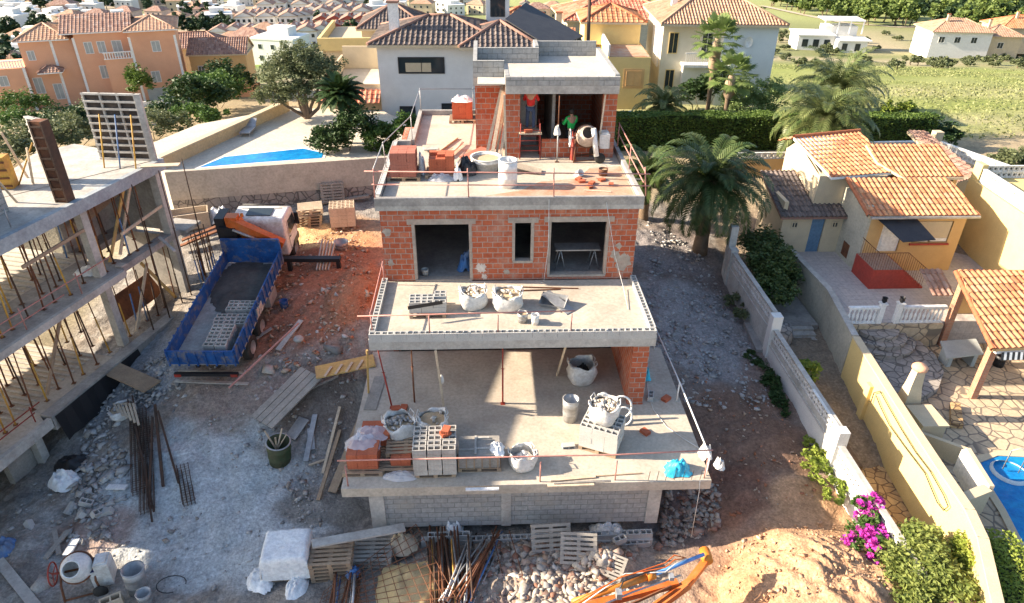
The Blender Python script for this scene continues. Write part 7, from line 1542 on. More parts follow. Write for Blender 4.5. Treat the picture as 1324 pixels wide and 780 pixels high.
# grass tussocks in the field
_r = np.random.RandomState(77); gx_ = _r.uniform(22, 120, 60000); gy_ = _r.uniform(30, 120, 60000)
k_ = (gx_-gy_*.12 > 13) & (fbm(gx_*.06, gy_*.16, 4, 61)+.25*_r.rand(60000) > .60); gx_, gy_ = gx_[k_][:26000], gy_[k_][:26000]
M['grassf'] = leafmat('field_grass', (.13,.16,.05), (.33,.33,.15), .2)
leaves('grass', np.stack([gx_, gy_, gz_(gx_, gy_)+.12], 1), 0, .26, M['grassf'], None, .5, seed=71, up=.9, label='coarse yellow green grass tussocks across the open field', cat='grass', kind='stuff')
# ================================================================ pool terrace behind the yard
WA = Vector((-12.2,15.14,0)); WB = Vector((.05,17.5,0)); wd_ = (WB-WA).normalized(); wn_ = Vector((-wd_.y, wd_.x, 0))
M['rooft'] = tilemat('faded_town_tile', [(.38,.22,.14),(.46,.29,.19),(.42,.27,.19),(.36,.19,.12)])
PW = T('pool_wall', 'long beige concrete retaining wall with a rough stone foot below the blue pool', 'retaining wall', (-6,16.2,.5))
B().beam(WA+Vector((0,0,2.25)), WB+Vector((0,0,2.25)), .25, 1.5).build('wall', mat('beige_concrete', (.52,.46,.38),(.44,.39,.32), dirt=(.3,.26,.21)), PW)
B().beam(WA+wn_*.05+Vector((0,0,.7)), WB+wn_*.05+Vector((0,0,.7)), .3, 1.6).build('stone_foot', M['crazyg'], PW)
Pz = lambda x, y_: P(x, y_, 2.9)
dk = [WA+wn_*.1, WB+wn_*.1, Vector((0,22,0)), Vector((-3,26.5,0)), Vector((-9,27,0)), Vector((-13.5,23.5,0)), Vector((-15.5,18,0))]
dk = [Vector((p[0],p[1],0)) for p in dk]; B().prism([(p.x,p.y) for p in dk], .2, 2.9).build('pool_deck', mat('pale_paving', (.60,.53,.42),(.52,.46,.37)), kind='structure')
po = [P(x,y_,2.93) for x,y_ in [(258,216),(290,203),(392,192),(418,198),(416,204),(330,210)]]
t = T('swimming_pool', 'bright blue pool with white rim behind the beige retaining wall', 'pool', tuple(po[0]))
B().prism([(p.x,p.y) for p in po], 2.7, 2.93).build('water', M['water'], t); cc = sum(po, Vector())/6
B().prism([((p.x-cc.x)*1.06+cc.x,(p.y-cc.y)*1.15+cc.y) for p in po], 2.6, 2.915).build('rim', M['white'], t)
a, c = P(206,212,3.2), P(372,141,3.0)
TW = T('garden_wall', 'tan garden wall running back along the left side of the pool terrace', 'garden wall', tuple(a)); a2 = Vector((a.x,a.y,3.0)); c2 = Vector((c.x,c.y,3.0))
B().beam(a2, c2, .3, 1.0).build('wall', mat('tan_wall', (.62,.45,.24),(.54,.39,.21), dirt=(.36,.28,.2)), TW); B().beam(a2+Vector((0,0,.53)), c2+Vector((0,0,.53)), .4, .07).build('coping', M['cream'], TW)
t = T('pool_lounger', 'small grey lounger on the paving left of the pool', 'lounger', tuple(P(322,172,2.9))); q = P(322,172,2.9); B().box(q.x-.3,q.x+.3,q.y-.8,q.y+.4,3.1,3.16).beam((q.x,q.y+.4,3.13),(q.x,q.y+.9,3.5),.6,.05).build('bed', M['galv'], t)
for sx in (-.25,.25):
    for sy in (-.7,.35): B().tube([(q.x+sx,q.y+sy,2.9),(q.x+sx,q.y+sy,3.1)], .02, 6).build('leg', M['galv'], t)
# ================================================================ houses
def hip(par, x0, x1, y0, y1, z, rise, m, ov=.35, amp=.05, w=.32, row=.45, axis='x', eave_m='cream', gable=False):
    x0 -= ov; x1 += ov; y0 -= ov; y1 += ov; dx = x1-x0; dy = y1-y0
    if axis == 'x': i_ = 0 if gable else min(dx, dy)/2; r0 = (x0+i_, (y0+y1)/2, z+rise); r1 = (x1-i_, (y0+y1)/2, z+rise)
    else: i_ = 0 if gable else min(dx, dy)/2; r0 = ((x0+x1)/2, y0+i_, z+rise); r1 = ((x0+x1)/2, y1-i_, z+rise)
    A_,B_,C_,D_ = (x0,y0,z),(x1,y0,z),(x1,y1,z),(x0,y1,z)
    if axis == 'x': fs = [[A_,B_,r1,r0],[C_,D_,r0,r1]]+([] if gable else [[B_,C_,r1],[D_,A_,r0]])
    else: fs = [[B_,C_,r1,r0],[D_,A_,r0,r1]]+([] if gable else [[A_,B_,r0],[C_,D_,r1]])
    for f_ in fs: tile_roof('roof', f_, M[m], par, w, row, amp, 4, world=False)
    b = B().box(x0,x1,y0,y1,z-.16,z-.01)
    for f_ in fs: b.face([(p[0],p[1],p[2]-.005) for p in f_])
    if gable:
        if axis == 'x':
            for x in (x0+ov, x1-ov): b.face([(x,y0+ov,z),(x,y1-ov,z),(x,(y0+y1)/2,z+rise-.1)])
        else:
            for y_ in (y0+ov, y1-ov): B().face([(x0+ov,y_,z-.02),(x1-ov,y_,z-.02),((x0+x1)/2,y_,z+rise-.12)]).build('gable', M['stucco'] if 'terrace' in par.name else M['town_red'] if 'red' in par.name else M['ochre'], par, world=False)
    b.build('eave', M[eave_m], par, world=False)
    if not gable and amp > .02:
        b = B()
        for p, q_ in ((A_,r0),(D_,r0),(B_,r1),(C_,r1),(r0,r1)): 
            if axis == 'y' and (p, q_) == (B_, r1): q_ = r0
            if axis == 'y' and (p, q_) == (D_, r0): q_ = r1
            b.tube([Vector(p)+Vector((0,0,.06)), Vector(q_)+Vector((0,0,.06))], .1, 6)
        b.build('ridge_tiles', M[m] if m != 'roofd' else M['roofo'], par, world=False)
def H3(name, label, loc, rz=0, group=None, cat='house'): return T(name, label, cat, loc, rz, group)
def LB_(par, name, m, *boxes):
    b = B()
    for q_ in boxes: b.box(*q_)
    return b.build(name, M[m], par, world=False)
def chimney(par, x, y, z, h=1.2, m='white', roofm='roofo'):
    c_ = LB_(par, 'chimney', m, (x-.3,x+.3,y-.3,y+.3,z,z+h)); LB_(par, 'chimney_cap', roofm if roofm in M else m, (x-.38,x+.38,y-.38,y+.38,z+h+.001,z+h+.12)); return c_
# ---- white house right behind the site
WH = H3('white_house', 'white two storey house with dark barrel tile hip roof behind the top terrace', (1.6, 27, .2), 0)
LB_(WH, 'walls', 'stucco', (-4.6,2.3,0,6.2,0,6.6), (2.301,5.2,-.6,6.2,0,6.6))
hip(WH, -4.6, 3.0, 0, 6.2, 6.65, 1.15, 'roofd', .5, .07); hip(WH, .9, 5.2, -.6, 4.2, 6.6, 1.05, 'roofd', .4, .07)
LB_(WH, 'solar_slope', 'slate', (0,0.01,0,.01,0,.01)) if False else B().slabp([(6.3,-.9,6.5),(8.6,3,6.6),(5.0,7.0,8.1),(3.4,2.2,7.75)], .08).build('solar_slope', M['slate'], WH, world=False)
LB_(WH, 'rear_wing', 'stucco', (5.21,7.4,2.5,6.2,0,6.2))
window(WH, (-1.9,0,5.35), 2.9, 1.0, 0, fm='dark', nm='long_window', bars=1, shutter='curtain' if 'curtain' in M else None); LB_(WH, 'window_blind', 'cream', (-2.9,-1.3,-.032,-.021,4.95,5.5)); window(WH, (2.95,-.6,4.75), 1.0, 1.5, 0, fm='dark'); window(WH, (-2.95,0,1.9), 1.0, 1.8, 0, fm='dark', bars=0); window(WH, (-.2,0,2.75), 1.1, .45, 0, fm='dark', bars=0)
chimney(WH, -3.6, 1.6, 6.9, 1.9, 'white'); LB_(WH, 'roof_turret', 'stucco', (2.2,3.8,5.4,6.8,6.6,9.4)); LB_(WH, 'turret_window', 'glass', (2.5,3.5,5.37,5.395,7.4,9.1))
hip(WH, 2.2, 3.8, 5.4, 6.8, 9.4, .5, 'roofr', .25, .04, .3)
LB_(WH, 'side_wing', 'cream', (-8.0,-4.601,.6,6,0,3.6)); LB_(WH, 'balcony_wall', 'cream', (-8.0,-7.85,.4,6,3.9,4.8),(-7.849,-4.61,.4,.5,3.9,4.1),(-7.84,-4.61,5.8,6,3.9,5.4)); LB_(WH, 'balcony_floor', 'floor', (-8.1,-4.605,.35,6,3.7,3.89))
tile_roof('roof', [(-8.6,-.8,3.2),(-4.62,-.8,3.2),(-4.62,.35,3.75),(-8.1,.35,3.75)], M['roofr'], WH, .32, .4, .06, 4, world=False)
# ---- salmon house
r_ = DD(160,110,70); SO = H3('salmon_house', 'salmon orange three storey villa with white trims and balconies at upper left', (-34.6, 53.0, -3.2), .34); SO.scale = (.8,.8,.68)
LB_(SO, 'walls', 'salmon', (5.0,10.2,-1,8,-1,9.2), (-1.0,4.999,.6,8,-1,9.0), (-7.0,-1.001,1.2,8,-1,8.2), (-11.5,-7.001,.5,6.5,-1,4.9))
LB_(SO, 'loggia_recess', 'salmon', (1.8,4.99,-1.0,.59,-1,5.6))
for x in (-11.4,-7.1,-3.6,-1.1,5.05,10.1): LB_(SO, 'white_quoin', 'white', (x-.14,x+.14,{-11.4:.48,-7.1:.47,-3.6:1.17,-1.1:.57,5.05:-1.03,10.1:-1.03}[x],{-11.4:.7,-7.1:.7,-3.6:1.4,-1.1:.8,5.05:-.8,10.1:-.8}[x],-1,8.4 if x > -7 else 4.9))
hip(SO, 5.0, 10.2, -1, 8, 9.25, 1.2, 'rooft', .4, .05, .4, .5, eave_m='white'); hip(SO, -2.0, 5.0, .6, 8, 9.1, 1.8, 'roofo', .4, .05, .4, .5, gable=True, eave_m='white'); hip(SO, -7.0, -2.0, 1.2, 8, 8.3, 1.6, 'rooft', .4, .05, .4, .5, eave_m='white')
hip(SO, -5.4, -3.2, -.6, 1.15, 4.3, .7, 'roofo', .2, .04, .35, .4, eave_m='white')
for (x, y_, z_, w_, h_) in [(7.8,-1,7.0,1.0,1.5),(7.0,-1,2.8,1.0,1.6),(.3,.6,7.0,.9,1.6),(1.7,.6,7.0,.9,1.6),(3.4,.6,6.7,1.1,2.2),(1.3,.6,3.6,1.0,1.8),(-4.3,1.2,1.2,1.0,2.2),(-9.5,.5,3.3,1.0,1.4),(-6.2,1.2,2.2,1.0,2.2),(-6.0,1.2,6.3,.8,1.3)]: window(SO, (x, y_, z_), w_, h_, 0, fm='white', shutter='gstucco')
LB_(SO, 'garage_door', 'gstucco', (5.6,8.6,-1.06,-1.01,-1,1.2))
def lbal(par, x0, x1, y, z): 
    b = B(); n = int((x1-x0)/.28)
    for i in range(n): x = x0+(i+.5)*(x1-x0)/n; b.box(x-.05,x+.05,y-.05,y+.05,z+.08,z+.85)
    b.box(x0,x1,y-.1,y+.1,z,z+.08).box(x0,x1,y-.11,y+.11,z+.85,z+.97); b.build('balustrade', M['white'], par, world=False)
lbal(SO, 1.8, 5.0, -1.0, 5.6); lbal(SO, 5.1, 8.0, -1.12, 5.6) if False else None; lbal(SO, -11.5, -7.0, .5, 5.0); chimney(SO, -2.4, 5, 9, 1.6, 'white')
LB_(SO, 'garden_wall', 'salmon', (10.5,19,-3.2,-2.95,-1,1.4)); LB_(SO, 'forecourt_wall', 'white', (-3,8.6,-6.2,-6.0,-1.4,.8))
# ochre garage house and neighbours
OG = H3('ochre_house', 'small ochre house with pale ribbed tile roof right of the salmon villa', (-24.0, 58, -3.6), .12); OG.scale = (.72,.72,.8)
LB_(OG, 'walls', 'ochre', (-4,3.8,0,6,0,4.6)); hip(OG, -4, 3.8, 0, 6, 4.6, 1.6, 'roofo', .3, .07, .34, .45, gable=True); LB_(OG, 'garage_door', 'gstucco', (-1,1.8,-.04,-.01,0,1.9)); window(OG, (-2.6,0,2.6), .9, 1.2, 0)
OH2 = H3('brown_roof_house', 'half hidden cream house with brown tiled roofs behind the ochre house', (-30.0, 67, -4.6), .2); OH2.scale = (.75,.75,.75)
LB_(OH2, 'walls', 'cream', (-5,5,0,6,0,4.8)); hip(OH2, -5, 5, 0, 6, 4.8, 1.8, 'roofo', .4, .06, .36, .5); window(OH2, (2,0,2.6), 1, 1.2, 0)
# cream house behind white house, left
CH = H3('cream_house', 'cream house with terrace walls left behind the white house', (-5.8, 43, -2.6), .05); LB_(CH, 'walls', 'cream', (-4,4.5,0,9,0,6.4)); LB_(CH, 'terrace_parapet', 'pyel', (-4.3,4.7,-.3,-.05,6.0,7.0),(-4.3,-4.05,-.049,9,6,7)); hip(CH, -1, 4.5, 3, 9, 7.2, 1.6, 'roofd', .4, .06); LB_(CH, 'upper_walls', 'cream', (-1,4.5,3,9,6.401,7.19)); window(CH, (-2,0,4.5), 1, 1.3, 0); window(CH, (1,0,4.5), 1, 1.3, 0)
# yellow arcade house behind, middle
AH = H3('arcade_house', 'low yellow house with arcade and salmon roof terraces behind the solar roof', (8.5, 54, -2.6), -.1)
LB_(AH, 'walls', 'pyel', (-5,4,2.6,9,0,5.0)); b = B()
for i in range(5): b.box(-4.9+i*2.1,-4.6+i*2.1,-.2,.1,0,4.2)
b.box(-5,4,-.2,.1,4.2,4.7); b.build('arcade', M['cream'], AH, world=False); tile_roof('roof', [(-5.2,-.5,4.7),(4.2,-.5,4.7),(4.2,2.7,5.6),(-5.2,2.7,5.6)], M['roofr2'] if 'roofr2' in M else M['roof'], AH, .4, .5, .05, 4, world=False); hip(AH, -3.5, .5, 3, 7, 6.2, 1.0, 'roof', .4, .05, .4); LB_(AH, 'attic', 'cream', (-3.5,.5,3,7,5.001,6.18)); chimney(AH, 2.5, 4, 5, 1.8, 'cream', 'roof'); window(AH, (-2,2.6,2.6), 1, 1.4, 0); window(AH, (1,2.6,2.6), 1, 1.4, 0)
RH = H3('red_roof_house', 'grey green house with long pink red hip roof left of the big villa', (17.0, 60, -3.2), .05)
LB_(RH, 'walls', 'sgrey', (-4.5,8,0,9,0,6.4)); hip(RH, -4.5, 8, 0, 9, 6.4, 1.7, 'roofr', .5, .05, .4, .5); chimney(RH, 5, 6, 7, 1.6, 'cream'); window(RH, (-3.4,0,4), 1.0, 1.5, 0); LB_(RH, 'balcony', 'white', (-5.5,-1,-2,-1.9,2.2,3.1),(-5.5,-1,-1.899,0,2.1,2.2))
# ---- big villa right
M['shadewhite'] = mat('shade_tinted_white_stucco', (.68,.72,.73),(.64,.68,.70), s2=40); M['creamw'] = mat('cream_white_stucco', (.72,.66,.52),(.66,.6,.47), s2=40)  # bluish tint puts shade into the white of the villa front
BV = H3('cream_white_villa', 'large two storey villa, cream left side and shade tinted white front, terracotta hip roof', (20.9, 37.4, .2), -.06); BV.scale = (.73,.85,1)
LB_(BV, 'front_wall', 'shadewhite', (1.6,7.2,0,10,0,6.1)); LB_(BV, 'left_wall', 'creamw', (-4.6,1.599,1.0,10,0,6.1)); LB_(BV, 'balcony_recess', 'stucco', (-2.2,1.6,.2,.99,0,3.0)); LB_(BV, 'balcony_slab', 'white', (-2.4,2.6,-.5,.99,3.001,3.2))
b = B()
for i in range(22): x = -2.2+i*.2; b.box(x-.02,x+.02,-.45,-.42,3.2,4.05)
b.box(-2.3,2.4,-.47,-.40,4.05,4.12); b.build('balcony_railing', M['white'], BV, world=False)
hip(BV, -4.6, 7.2, 0, 10, 6.2, 1.9, 'rooft', .7, .07, .34, .45); chimney(BV, -3.0, 4.6, 6.8, 2.2, 'white')
LB_(BV, 'glazed_gallery', 'white', (-4.75,-4.601,2,6,2.6,6.0)); window(BV, (-4.6,4,4.4), 2.4, 2.6, -math.pi/2, bars=3); window(BV, (-3.4,1.0,4.6), 1.0, 1.6, 0, fm='pyel'); window(BV, (-3.4,1.0,1.8), 1.0, 1.6, 0, fm='pyel'); window(BV, (.2,1.0,4.4), 1.2, 2.0, 0)
B().lathe([(0,0),(.3,.05),(.42,.14)], 16, (4.2,-.05,4.9), Matrix.Rotation(math.pi/2,4,'X')).build('satellite_dish', M['white'], BV, world=False); LB_(BV, 'wall_niche', 'white', (3.5,4.1,-.3,-.01,2.9,4.1))
YV = H3('yellow_annex', 'pale yellow lower house with balcony and framed window beside the big villa', (14.9, 37.0, .0), -.05)
LB_(YV, 'walls', 'pyel', (-1.7,1.6,0,7,0,4.0), (-3.2,-1.701,1.6,7,0,3.6)); hip(YV, -3.2, 1.4, 5, 10, 5.8, 1.0, 'roof', .4, .05, .4); LB_(YV, 'upper_walls', 'pyel', (-3.2,1.4,5,10,4.001,5.7)); LB_(YV, 'roof_terrace', 'floorR', (-1.6,1.5,.1,4.9,4.001,4.05)); LB_(YV, 'parapet', 'white', (-1.75,-1.6,0,5,4.051,4.9)); window(YV, (.4,0,2.4), 1.2, 1.2, 0, fm='ochre'); LB_(YV, 'window_surround', 'ochre', (-.4,1.2,-.03,-.001,1.65,3.15)); window(YV, (-1.7,3,2.0), 1.1, 2.2, -math.pi/2, fm='ochre')
B().tube([DD(763,60,47)+Vector((0,0,-5)), DD(763,-20,47)], .12, 8).build('utility_pole', M['rustd'], label='dark utility pole rising behind the roof box', cat='pole')
t = T('parked_car', 'white car half hidden behind the low palm and hedge', 'car', (13.9,31.0,-.1), .2); b = B(); b.v=[(x,y,z) for y in (-.85,.85) for x,z in [(-2.1,.35),(2.1,.35),(2.15,.8),(1.2,.95),(.6,1.4),(-1.1,1.42),(-1.9,.98),(-2.15,.8)]]; n=8; b.f=[tuple(range(8))[::-1],tuple(range(8,16))]+[(i,(i+1)%8,8+(i+1)%8,8+i) for i in range(8)]; b.f=[f_[::-1] for f_ in b.f]; b.sm=[False]*10; b.build('body', M['white'], t, world=False)
LB_(t, 'window', 'glass', (-1.0,.5,-.87,-.851,.98,1.32))
for x in (-1.35,1.35):
    for y_ in (-.8,.8): B().lathe([(0,-.1),(.3,-.1),(.32,0),(.3,.1),(0,.1)], 16, (x,y_,.32), Matrix.Rotation(math.pi/2,4,'X')).build('wheel', M['rubber'], t, world=False)
# ---- far right villas
q = G(1095,66); MV = H3('modern_villa', 'long low white modern villa with flat roofs beyond the field', (q.x, q.y, q.z-.3), -.12)
LB_(MV, 'walls', 'stucco', (-14,-4,0,9,0,4.2), (-3.999,4,-3,9,0,3.4), (-6,3,4,9,3.401,6.2)); LB_(MV, 'flat_roof', 'white', (-14.5,-3.9,-.6,9.3,4.201,4.5), (-3.899,5,-3.5,3.5,3.401,3.7)); LB_(MV, 'roof_canopy', 'white', (-7,4,2,9.5,7.8,8.1)); 
b = B()
for x in (-6.8,-3,.2,3.7): b.box(x-.15,x+.15,2.2,2.5,4.5,7.8)
b.build('canopy_posts', M['white'], MV, world=False)
for x in (-12,-9,-6): window(MV, (x,0,2.2), 1.6, 2, 0, fm='dark')
for x in (-2,1.5): window(MV, (x,-3,1.8), 1.4, 2, 0, fm='dark')
q = G(1235,77); q2 = G(1330,80)
V1 = H3('orange_roof_villa', 'white villa with broad orange hip roofs at the far edge of the field', (q.x, q.y, q.z-.3), -.12); LB_(V1, 'walls', 'stucco', (-7.5,7.5,0,11,0,7.2)); LB_(V1, 'side_walls', 'cream', (7.501,16,1.5,11,0,6)); hip(V1, -7.5, 7.5, 0, 11, 7.2, 2.6, 'rooft', .6, .06, .6, .8); hip(V1, 7.5, 16, 1.5, 11, 6.1, 2.2, 'rooft', .6, .06, .6, .8)
for x in (-5,-1,3.2): window(V1, (x,0,5.2), 1.5, 1.5, 0); 
window(V1, (11,1.5,3.8), 1.5, 1.5, 0); chimney(V1, -3, 4, 8.5, 2.4, 'cream', 'roof'); chimney(V1, 9, 6, 7.4, 2.2, 'cream', 'roof')
V2 = H3('orange_roof_villa', 'second orange roofed villa, cut by the right edge of the photo', (q.x+27, q.y+10, q.z-.6), -.1); LB_(V2, 'walls', 'cream', (-9,9,0,11,0,6.8)); hip(V2, -9, 9, 0, 11, 6.8, 2.6, 'roof', .6, .06, .6, .8); window(V2, (-5,0,4.6), 1.5, 1.5, 0); window(V2, (0,0,4.6), 1.5, 1.5, 0); chimney(V2, -4, 4, 8, 2.4, 'cream', 'roof')
# ---- the town below: prototypes copied over the slope
M['pinkw'] = mat('pale_pink_stucco', (.66,.50,.40), s2=40); M['town_red'] = mat('brick_red_stucco', (.42,.12,.085), s2=40)
M['rooft'] = tilemat('faded_town_tile', [(.38,.22,.14),(.46,.29,.19),(.42,.27,.19),(.36,.19,.12)])
def townhouse(name, label, wm, rm, w, d, h, kind, grp):
    t = T(name, label, 'house', (0,0,-600), 0, grp); LB_(t, 'walls', wm, (-w/2,w/2,0,d,-2,h))
    if kind == 'flat': LB_(t, 'roof', 'white', (-w/2-.15,w/2+.15,-.15,d+.15,h+.001,h+.5)); LB_(t, 'roof_terrace_room', wm, (-w/4,w/4,d*.4,d*.9,h+.501,h+2.6))
    else: hip(t, -w/2, w/2, 0, d, h, w*.16+.6, rm, .35, .02, .6, .9, gable=(kind == 'gable'), axis='y' if kind == 'gable' else 'x')
    if kind == 'wing': LB_(t, 'front_wing', wm, (-w/2-2.5,-w/2+1,-2.5,3,-2,h*.55)); LB_(t, 'wing_roof', 'floor', (-w/2-2.7,-w/2+1.1,-2.7,3,h*.55+.001,h*.55+.3))
    chimney(t, w*.2, d*.5, h+.4, 1.7, wm)
    for x in (-w*.3, 0, w*.3):
        window(t, (x, 0, h*.72), 1.2, 1.3, 0, fm='white', bars=0); window(t, (x, 0, h*.25), 1.3, 1.5, 0, fm='white', bars=0)
    return t
GA = 'white terraced houses in the town below'; GB = 'cream houses in the town below'; GC = 'red houses in the town below'; GD = 'flat roofed houses in the town below'; GE = 'pink houses in the town below'
TP = {'w': townhouse('terraced_house','small white terraced house with brownish tile roof in the town below','stucco','roofo',7,9,5.6,'gable',GA),
 'c': townhouse('town_house','cream house with terracotta hip roof in the town below','cream','rooft',12,10,6.0,'hip',GB),
 'o': townhouse('town_house','pale pink house with weathered brown roof in the town below','pinkw','roofo',13,10,6.2,'wing',GE),
 'r': townhouse('red_house','brick red gabled house in the row before the white terraces','town_red','roofo',7,8,5.6,'gable',GC),
 'f': townhouse('flat_roof_house','white flat roofed house in the town below','stucco','roofo',12,9,6.2,'flat',GD)}
USED = set()
def put(k, px, py, rz=0, sc=1.0, dz=0):
    q = G(px, py); src = TP[k]
    if k not in USED: USED.add(k); o = src; o.location = (q.x,q.y,q.z+dz); o.rotation_euler = (0,0,rz); o.scale = (sc,)*3
    else: o = dup(src, (q.x,q.y,q.z+dz), rz, scale=sc)
    return o
for i in range(9): put('w', 318+i*9.5, 41-(i%3), .15, .9)
for i in range(8): put('w', 285+i*19, 62-(i%2)*2, .1, .8)
for i in range(9): put('w', 345+i*15, 24-(i%3)*2, .1, 1.0)
for i in range(6): put('w', 405+i*13, 31+(i%2)*3, .1, .9)
for i in range(4): put('r', 418+i*17, 45, .1, .8)
for i in range(4): put('r', 396+i*20, 55, .1, .75)
for i, (px, py, k) in enumerate([(30,30,'f'),(8,42,'f'),(15,20,'f'),(60,52,'c'),(95,48,'c'),(125,38,'o'),(88,38,'c'),(160,30,'o'),(200,27,'o'),(228,38,'c'),(272,24,'f'),(298,22,'f'),(315,8,'f'),(340,11,'c'),(368,8,'o'),(395,6,'c'),(425,12,'c'),(452,8,'o'),(475,15,'c'),(500,8,'f'),(520,12,'c'),(545,6,'f'),(48,75,'f'),(20,90,'f'),(25,62,'c'),(258,12,'o'),(232,16,'c'),(285,40,'f'),(180,10,'c'),(205,6,'o'),(110,15,'c'),(140,8,'f'),(20,5,'c'),(50,8,'f'),(345,66,'c'),(300,74,'c'),(318,84,'o'),(356,84,'f'),(508,20,'c'),(545,20,'c'),(695,28,'o'),(715,24,'c'),(735,30,'c'),(760,20,'f'),(678,16,'w'),(492,26,'f'),(560,14,'w'),(575,8,'c'),(590,20,'f'),(610,7,'o'),(640,10,'c'),(80,22,'o'),(120,60,'c'),(10,118,'c'),(35,105,'f')]):
    put(k, px, py, random.uniform(-.4,.4), random.uniform(.6,.85))
for i in range(85):
    px = random.uniform(0,620); py = random.uniform(-4, 40 if px < 300 else 22); put(random.choice('ccoffw'), px, py, random.uniform(-.5,.5), random.uniform(.5,.75))
# roads, lawn and lanes
def strip(name, px, wdt, m, dz=.25):
    b = B(); pts = [G(*p) for p in px]; fine = []
    for a, c in zip(pts[:-1], pts[1:]):
        n = max(2, int((c-a).length/6)); fine += [a.lerp(c, i/n) for i in range(n)]
    fine.append(pts[-1]); L_ = []
    for i, p in enumerate(fine):
        d = (fine[min(i+1,len(fine)-1)]-fine[max(i-1,0)]); d.z = 0; d.normalize(); s = Vector((-d.y,d.x,0))*wdt/2; l, r = p+s, p-s; l.z = gz(l.x,l.y)+dz; r.z = gz(r.x,r.y)+dz; L_.append((l, r))
    for (l, r), (l2, r2) in zip(L_[:-1], L_[1:]): b.face([r, r2, l2, l])
    return b.build(name, M[m], kind='structure')
M['asph'] = mat('asphalt', (.12,.12,.12),(.09,.09,.09)); M['tracks'] = mat('pale_track', (.5,.43,.32),(.42,.36,.27))
strip('dirt_track', [(985,8),(1040,20),(1090,30),(1160,36),(1240,34)], 4, 'tracks'); strip('road', [(170,72),(240,66),(300,62),(360,50),(420,60)], 6, 'asph'); strip('road', [(0,70),(60,60),(120,48),(190,24),(240,2)], 6, 'asph'); strip('road', [(640,18),(740,14),(840,6)], 5, 'tracks')
# ---- far trees
def protos():
    out = {}
    for k, (m, n, sz, bl, hgt) in {'p': ('pine', 1500, .9, [(0,0,4.2,3.0,3.0,2.6),(1.2,.4,3.2,2.4,2.2,2.2),(-1.2,-.3,3.0,2.3,2.2,2.2)], 7), 'q': ('pined', 1400, .8, [(0,0,4.6,2.9,2.7,2.6),(1.3,.4,3.6,2.2,2,1.6),(-1.2,-.3,3.2,2.1,2,1.7)], 7), 'b': ('leafo', 1000, .6, [(0,0,1.5,2.6,2.4,1.6),(1.6,.5,1.1,1.9,1.9,1.2),(-1.5,-.3,1.0,1.8,1.8,1.1)], 4)}.items():
        t = T({'p':'pine_tree','q':'dark_pine_tree','b':'olive_tree'}[k], {'p':'light green pine tree of the pine wood on the far slope','q':'dark evergreen tree among the houses below','b':'small rounded olive tree on the far slope'}[k], 'tree', (0,0,-600), 0, {'p':'pines of the far wood','q':'dark evergreens in the valley','b':'small trees in the valley'}[k])
        b = B(); trunk(b, (0,0,-1), (0,0,bl[0][2]*.8), .25, .1, .2, 3); b.build('trunk', M['bark'], t, world=False); leaves('crown', clumps(bl, n, 7, subr=.34), n, sz, M[m], t, .7, seed=9); out[k] = t
    return out
TR_ = protos(); UT = set()
def ptree(k, px, py, sc=1.0):
    q = G(px, py); s = sc*random.uniform(.75,1.25)
    if k not in UT: UT.add(k); o = TR_[k]; o.location = tuple(q); o.scale = (s,)*3
    else: o = dup(TR_[k], tuple(q), random.random()*6.28, scale=(s*random.uniform(.85,1.15), s, s*random.uniform(.85,1.15)))
for i in range(285):
    px = random.uniform(995,1340); lo = np.interp(px, [995,1060,1120,1200,1340], [10,24,34,38,46]); py = random.uniform(-6, lo); ptree('p' if random.random() < .86 else 'q', px, py, 1.2)
for i in range(130):
    px, py = random.choice([(random.uniform(20,150), random.uniform(0,18)), (random.uniform(40,110), random.uniform(30,62)), (random.uniform(190,260), random.uniform(8,26)), (random.uniform(220,300), random.uniform(28,52)), (random.uniform(0,60), random.uniform(50,130)), (random.uniform(120,260), random.uniform(0,12)), (random.uniform(280,480), random.uniform(0,70))]); ptree('q', px, py, .8)
for i in range(110):
    px, py = random.choice([(random.uniform(1000,1330), random.uniform(45,84)), (random.uniform(990,1080), random.uniform(40,96)), (random.uniform(1100,1330), random.uniform(78,90)), (random.uniform(0,600), random.uniform(0,80)), (random.uniform(640,1000), random.uniform(2,20))]); ptree('b', px, py, .6)
for i, (px, py) in enumerate([(268,145),(282,140),(255,152),(296,128)]):
    q = G(px, py); bush('shrub', tuple(q), [(0,0,1.9,2.4,2,1.9),(1.4,.4,1.5,1.6,1.5,1.4)], 3500, .3, ['leafg','leafg','leafd','leafd'][i], ['rounded green shrub left of the ochre house','larger round green shrub before the ochre house','dark low shrub by the salmon garden wall','dark shrub close to the tan wall by the ochre house'][i], seed=30+i)
for i, (px, py, z_) in enumerate([(130,120,0),(62,128,0),(186,135,0)]):
    q = G(px, py); bush('shrub', (q.x,q.y,q.z), [(0,0,2.0,1.5,1.4,1.7)], 2500, .25, 'leafh', ['round clipped bush in front of the salmon villa','bush at the left terrace of the salmon villa','small bush at the corner of the salmon villa'][i], seed=40+i)
for i, (px, py) in enumerate([(20,180),(60,200),(10,215),(85,175),(30,150),(100,190),(130,165),(225,165),(250,172),(200,180)]):
    q = G(px, py); bush('shrub', tuple(q), [(0,0,1.1,2.0,1.8,1.2),(1.4,.5,.9,1.4,1.3,1.0)], 3000, .22, ['leafg','leafo','leafo','leafd'][i%4], ['large','olive','low','dark','tall','grey green','far','sunlit','yellowish','spreading'][i]+' wild shrub on the slope behind the left building', seed=50+i)
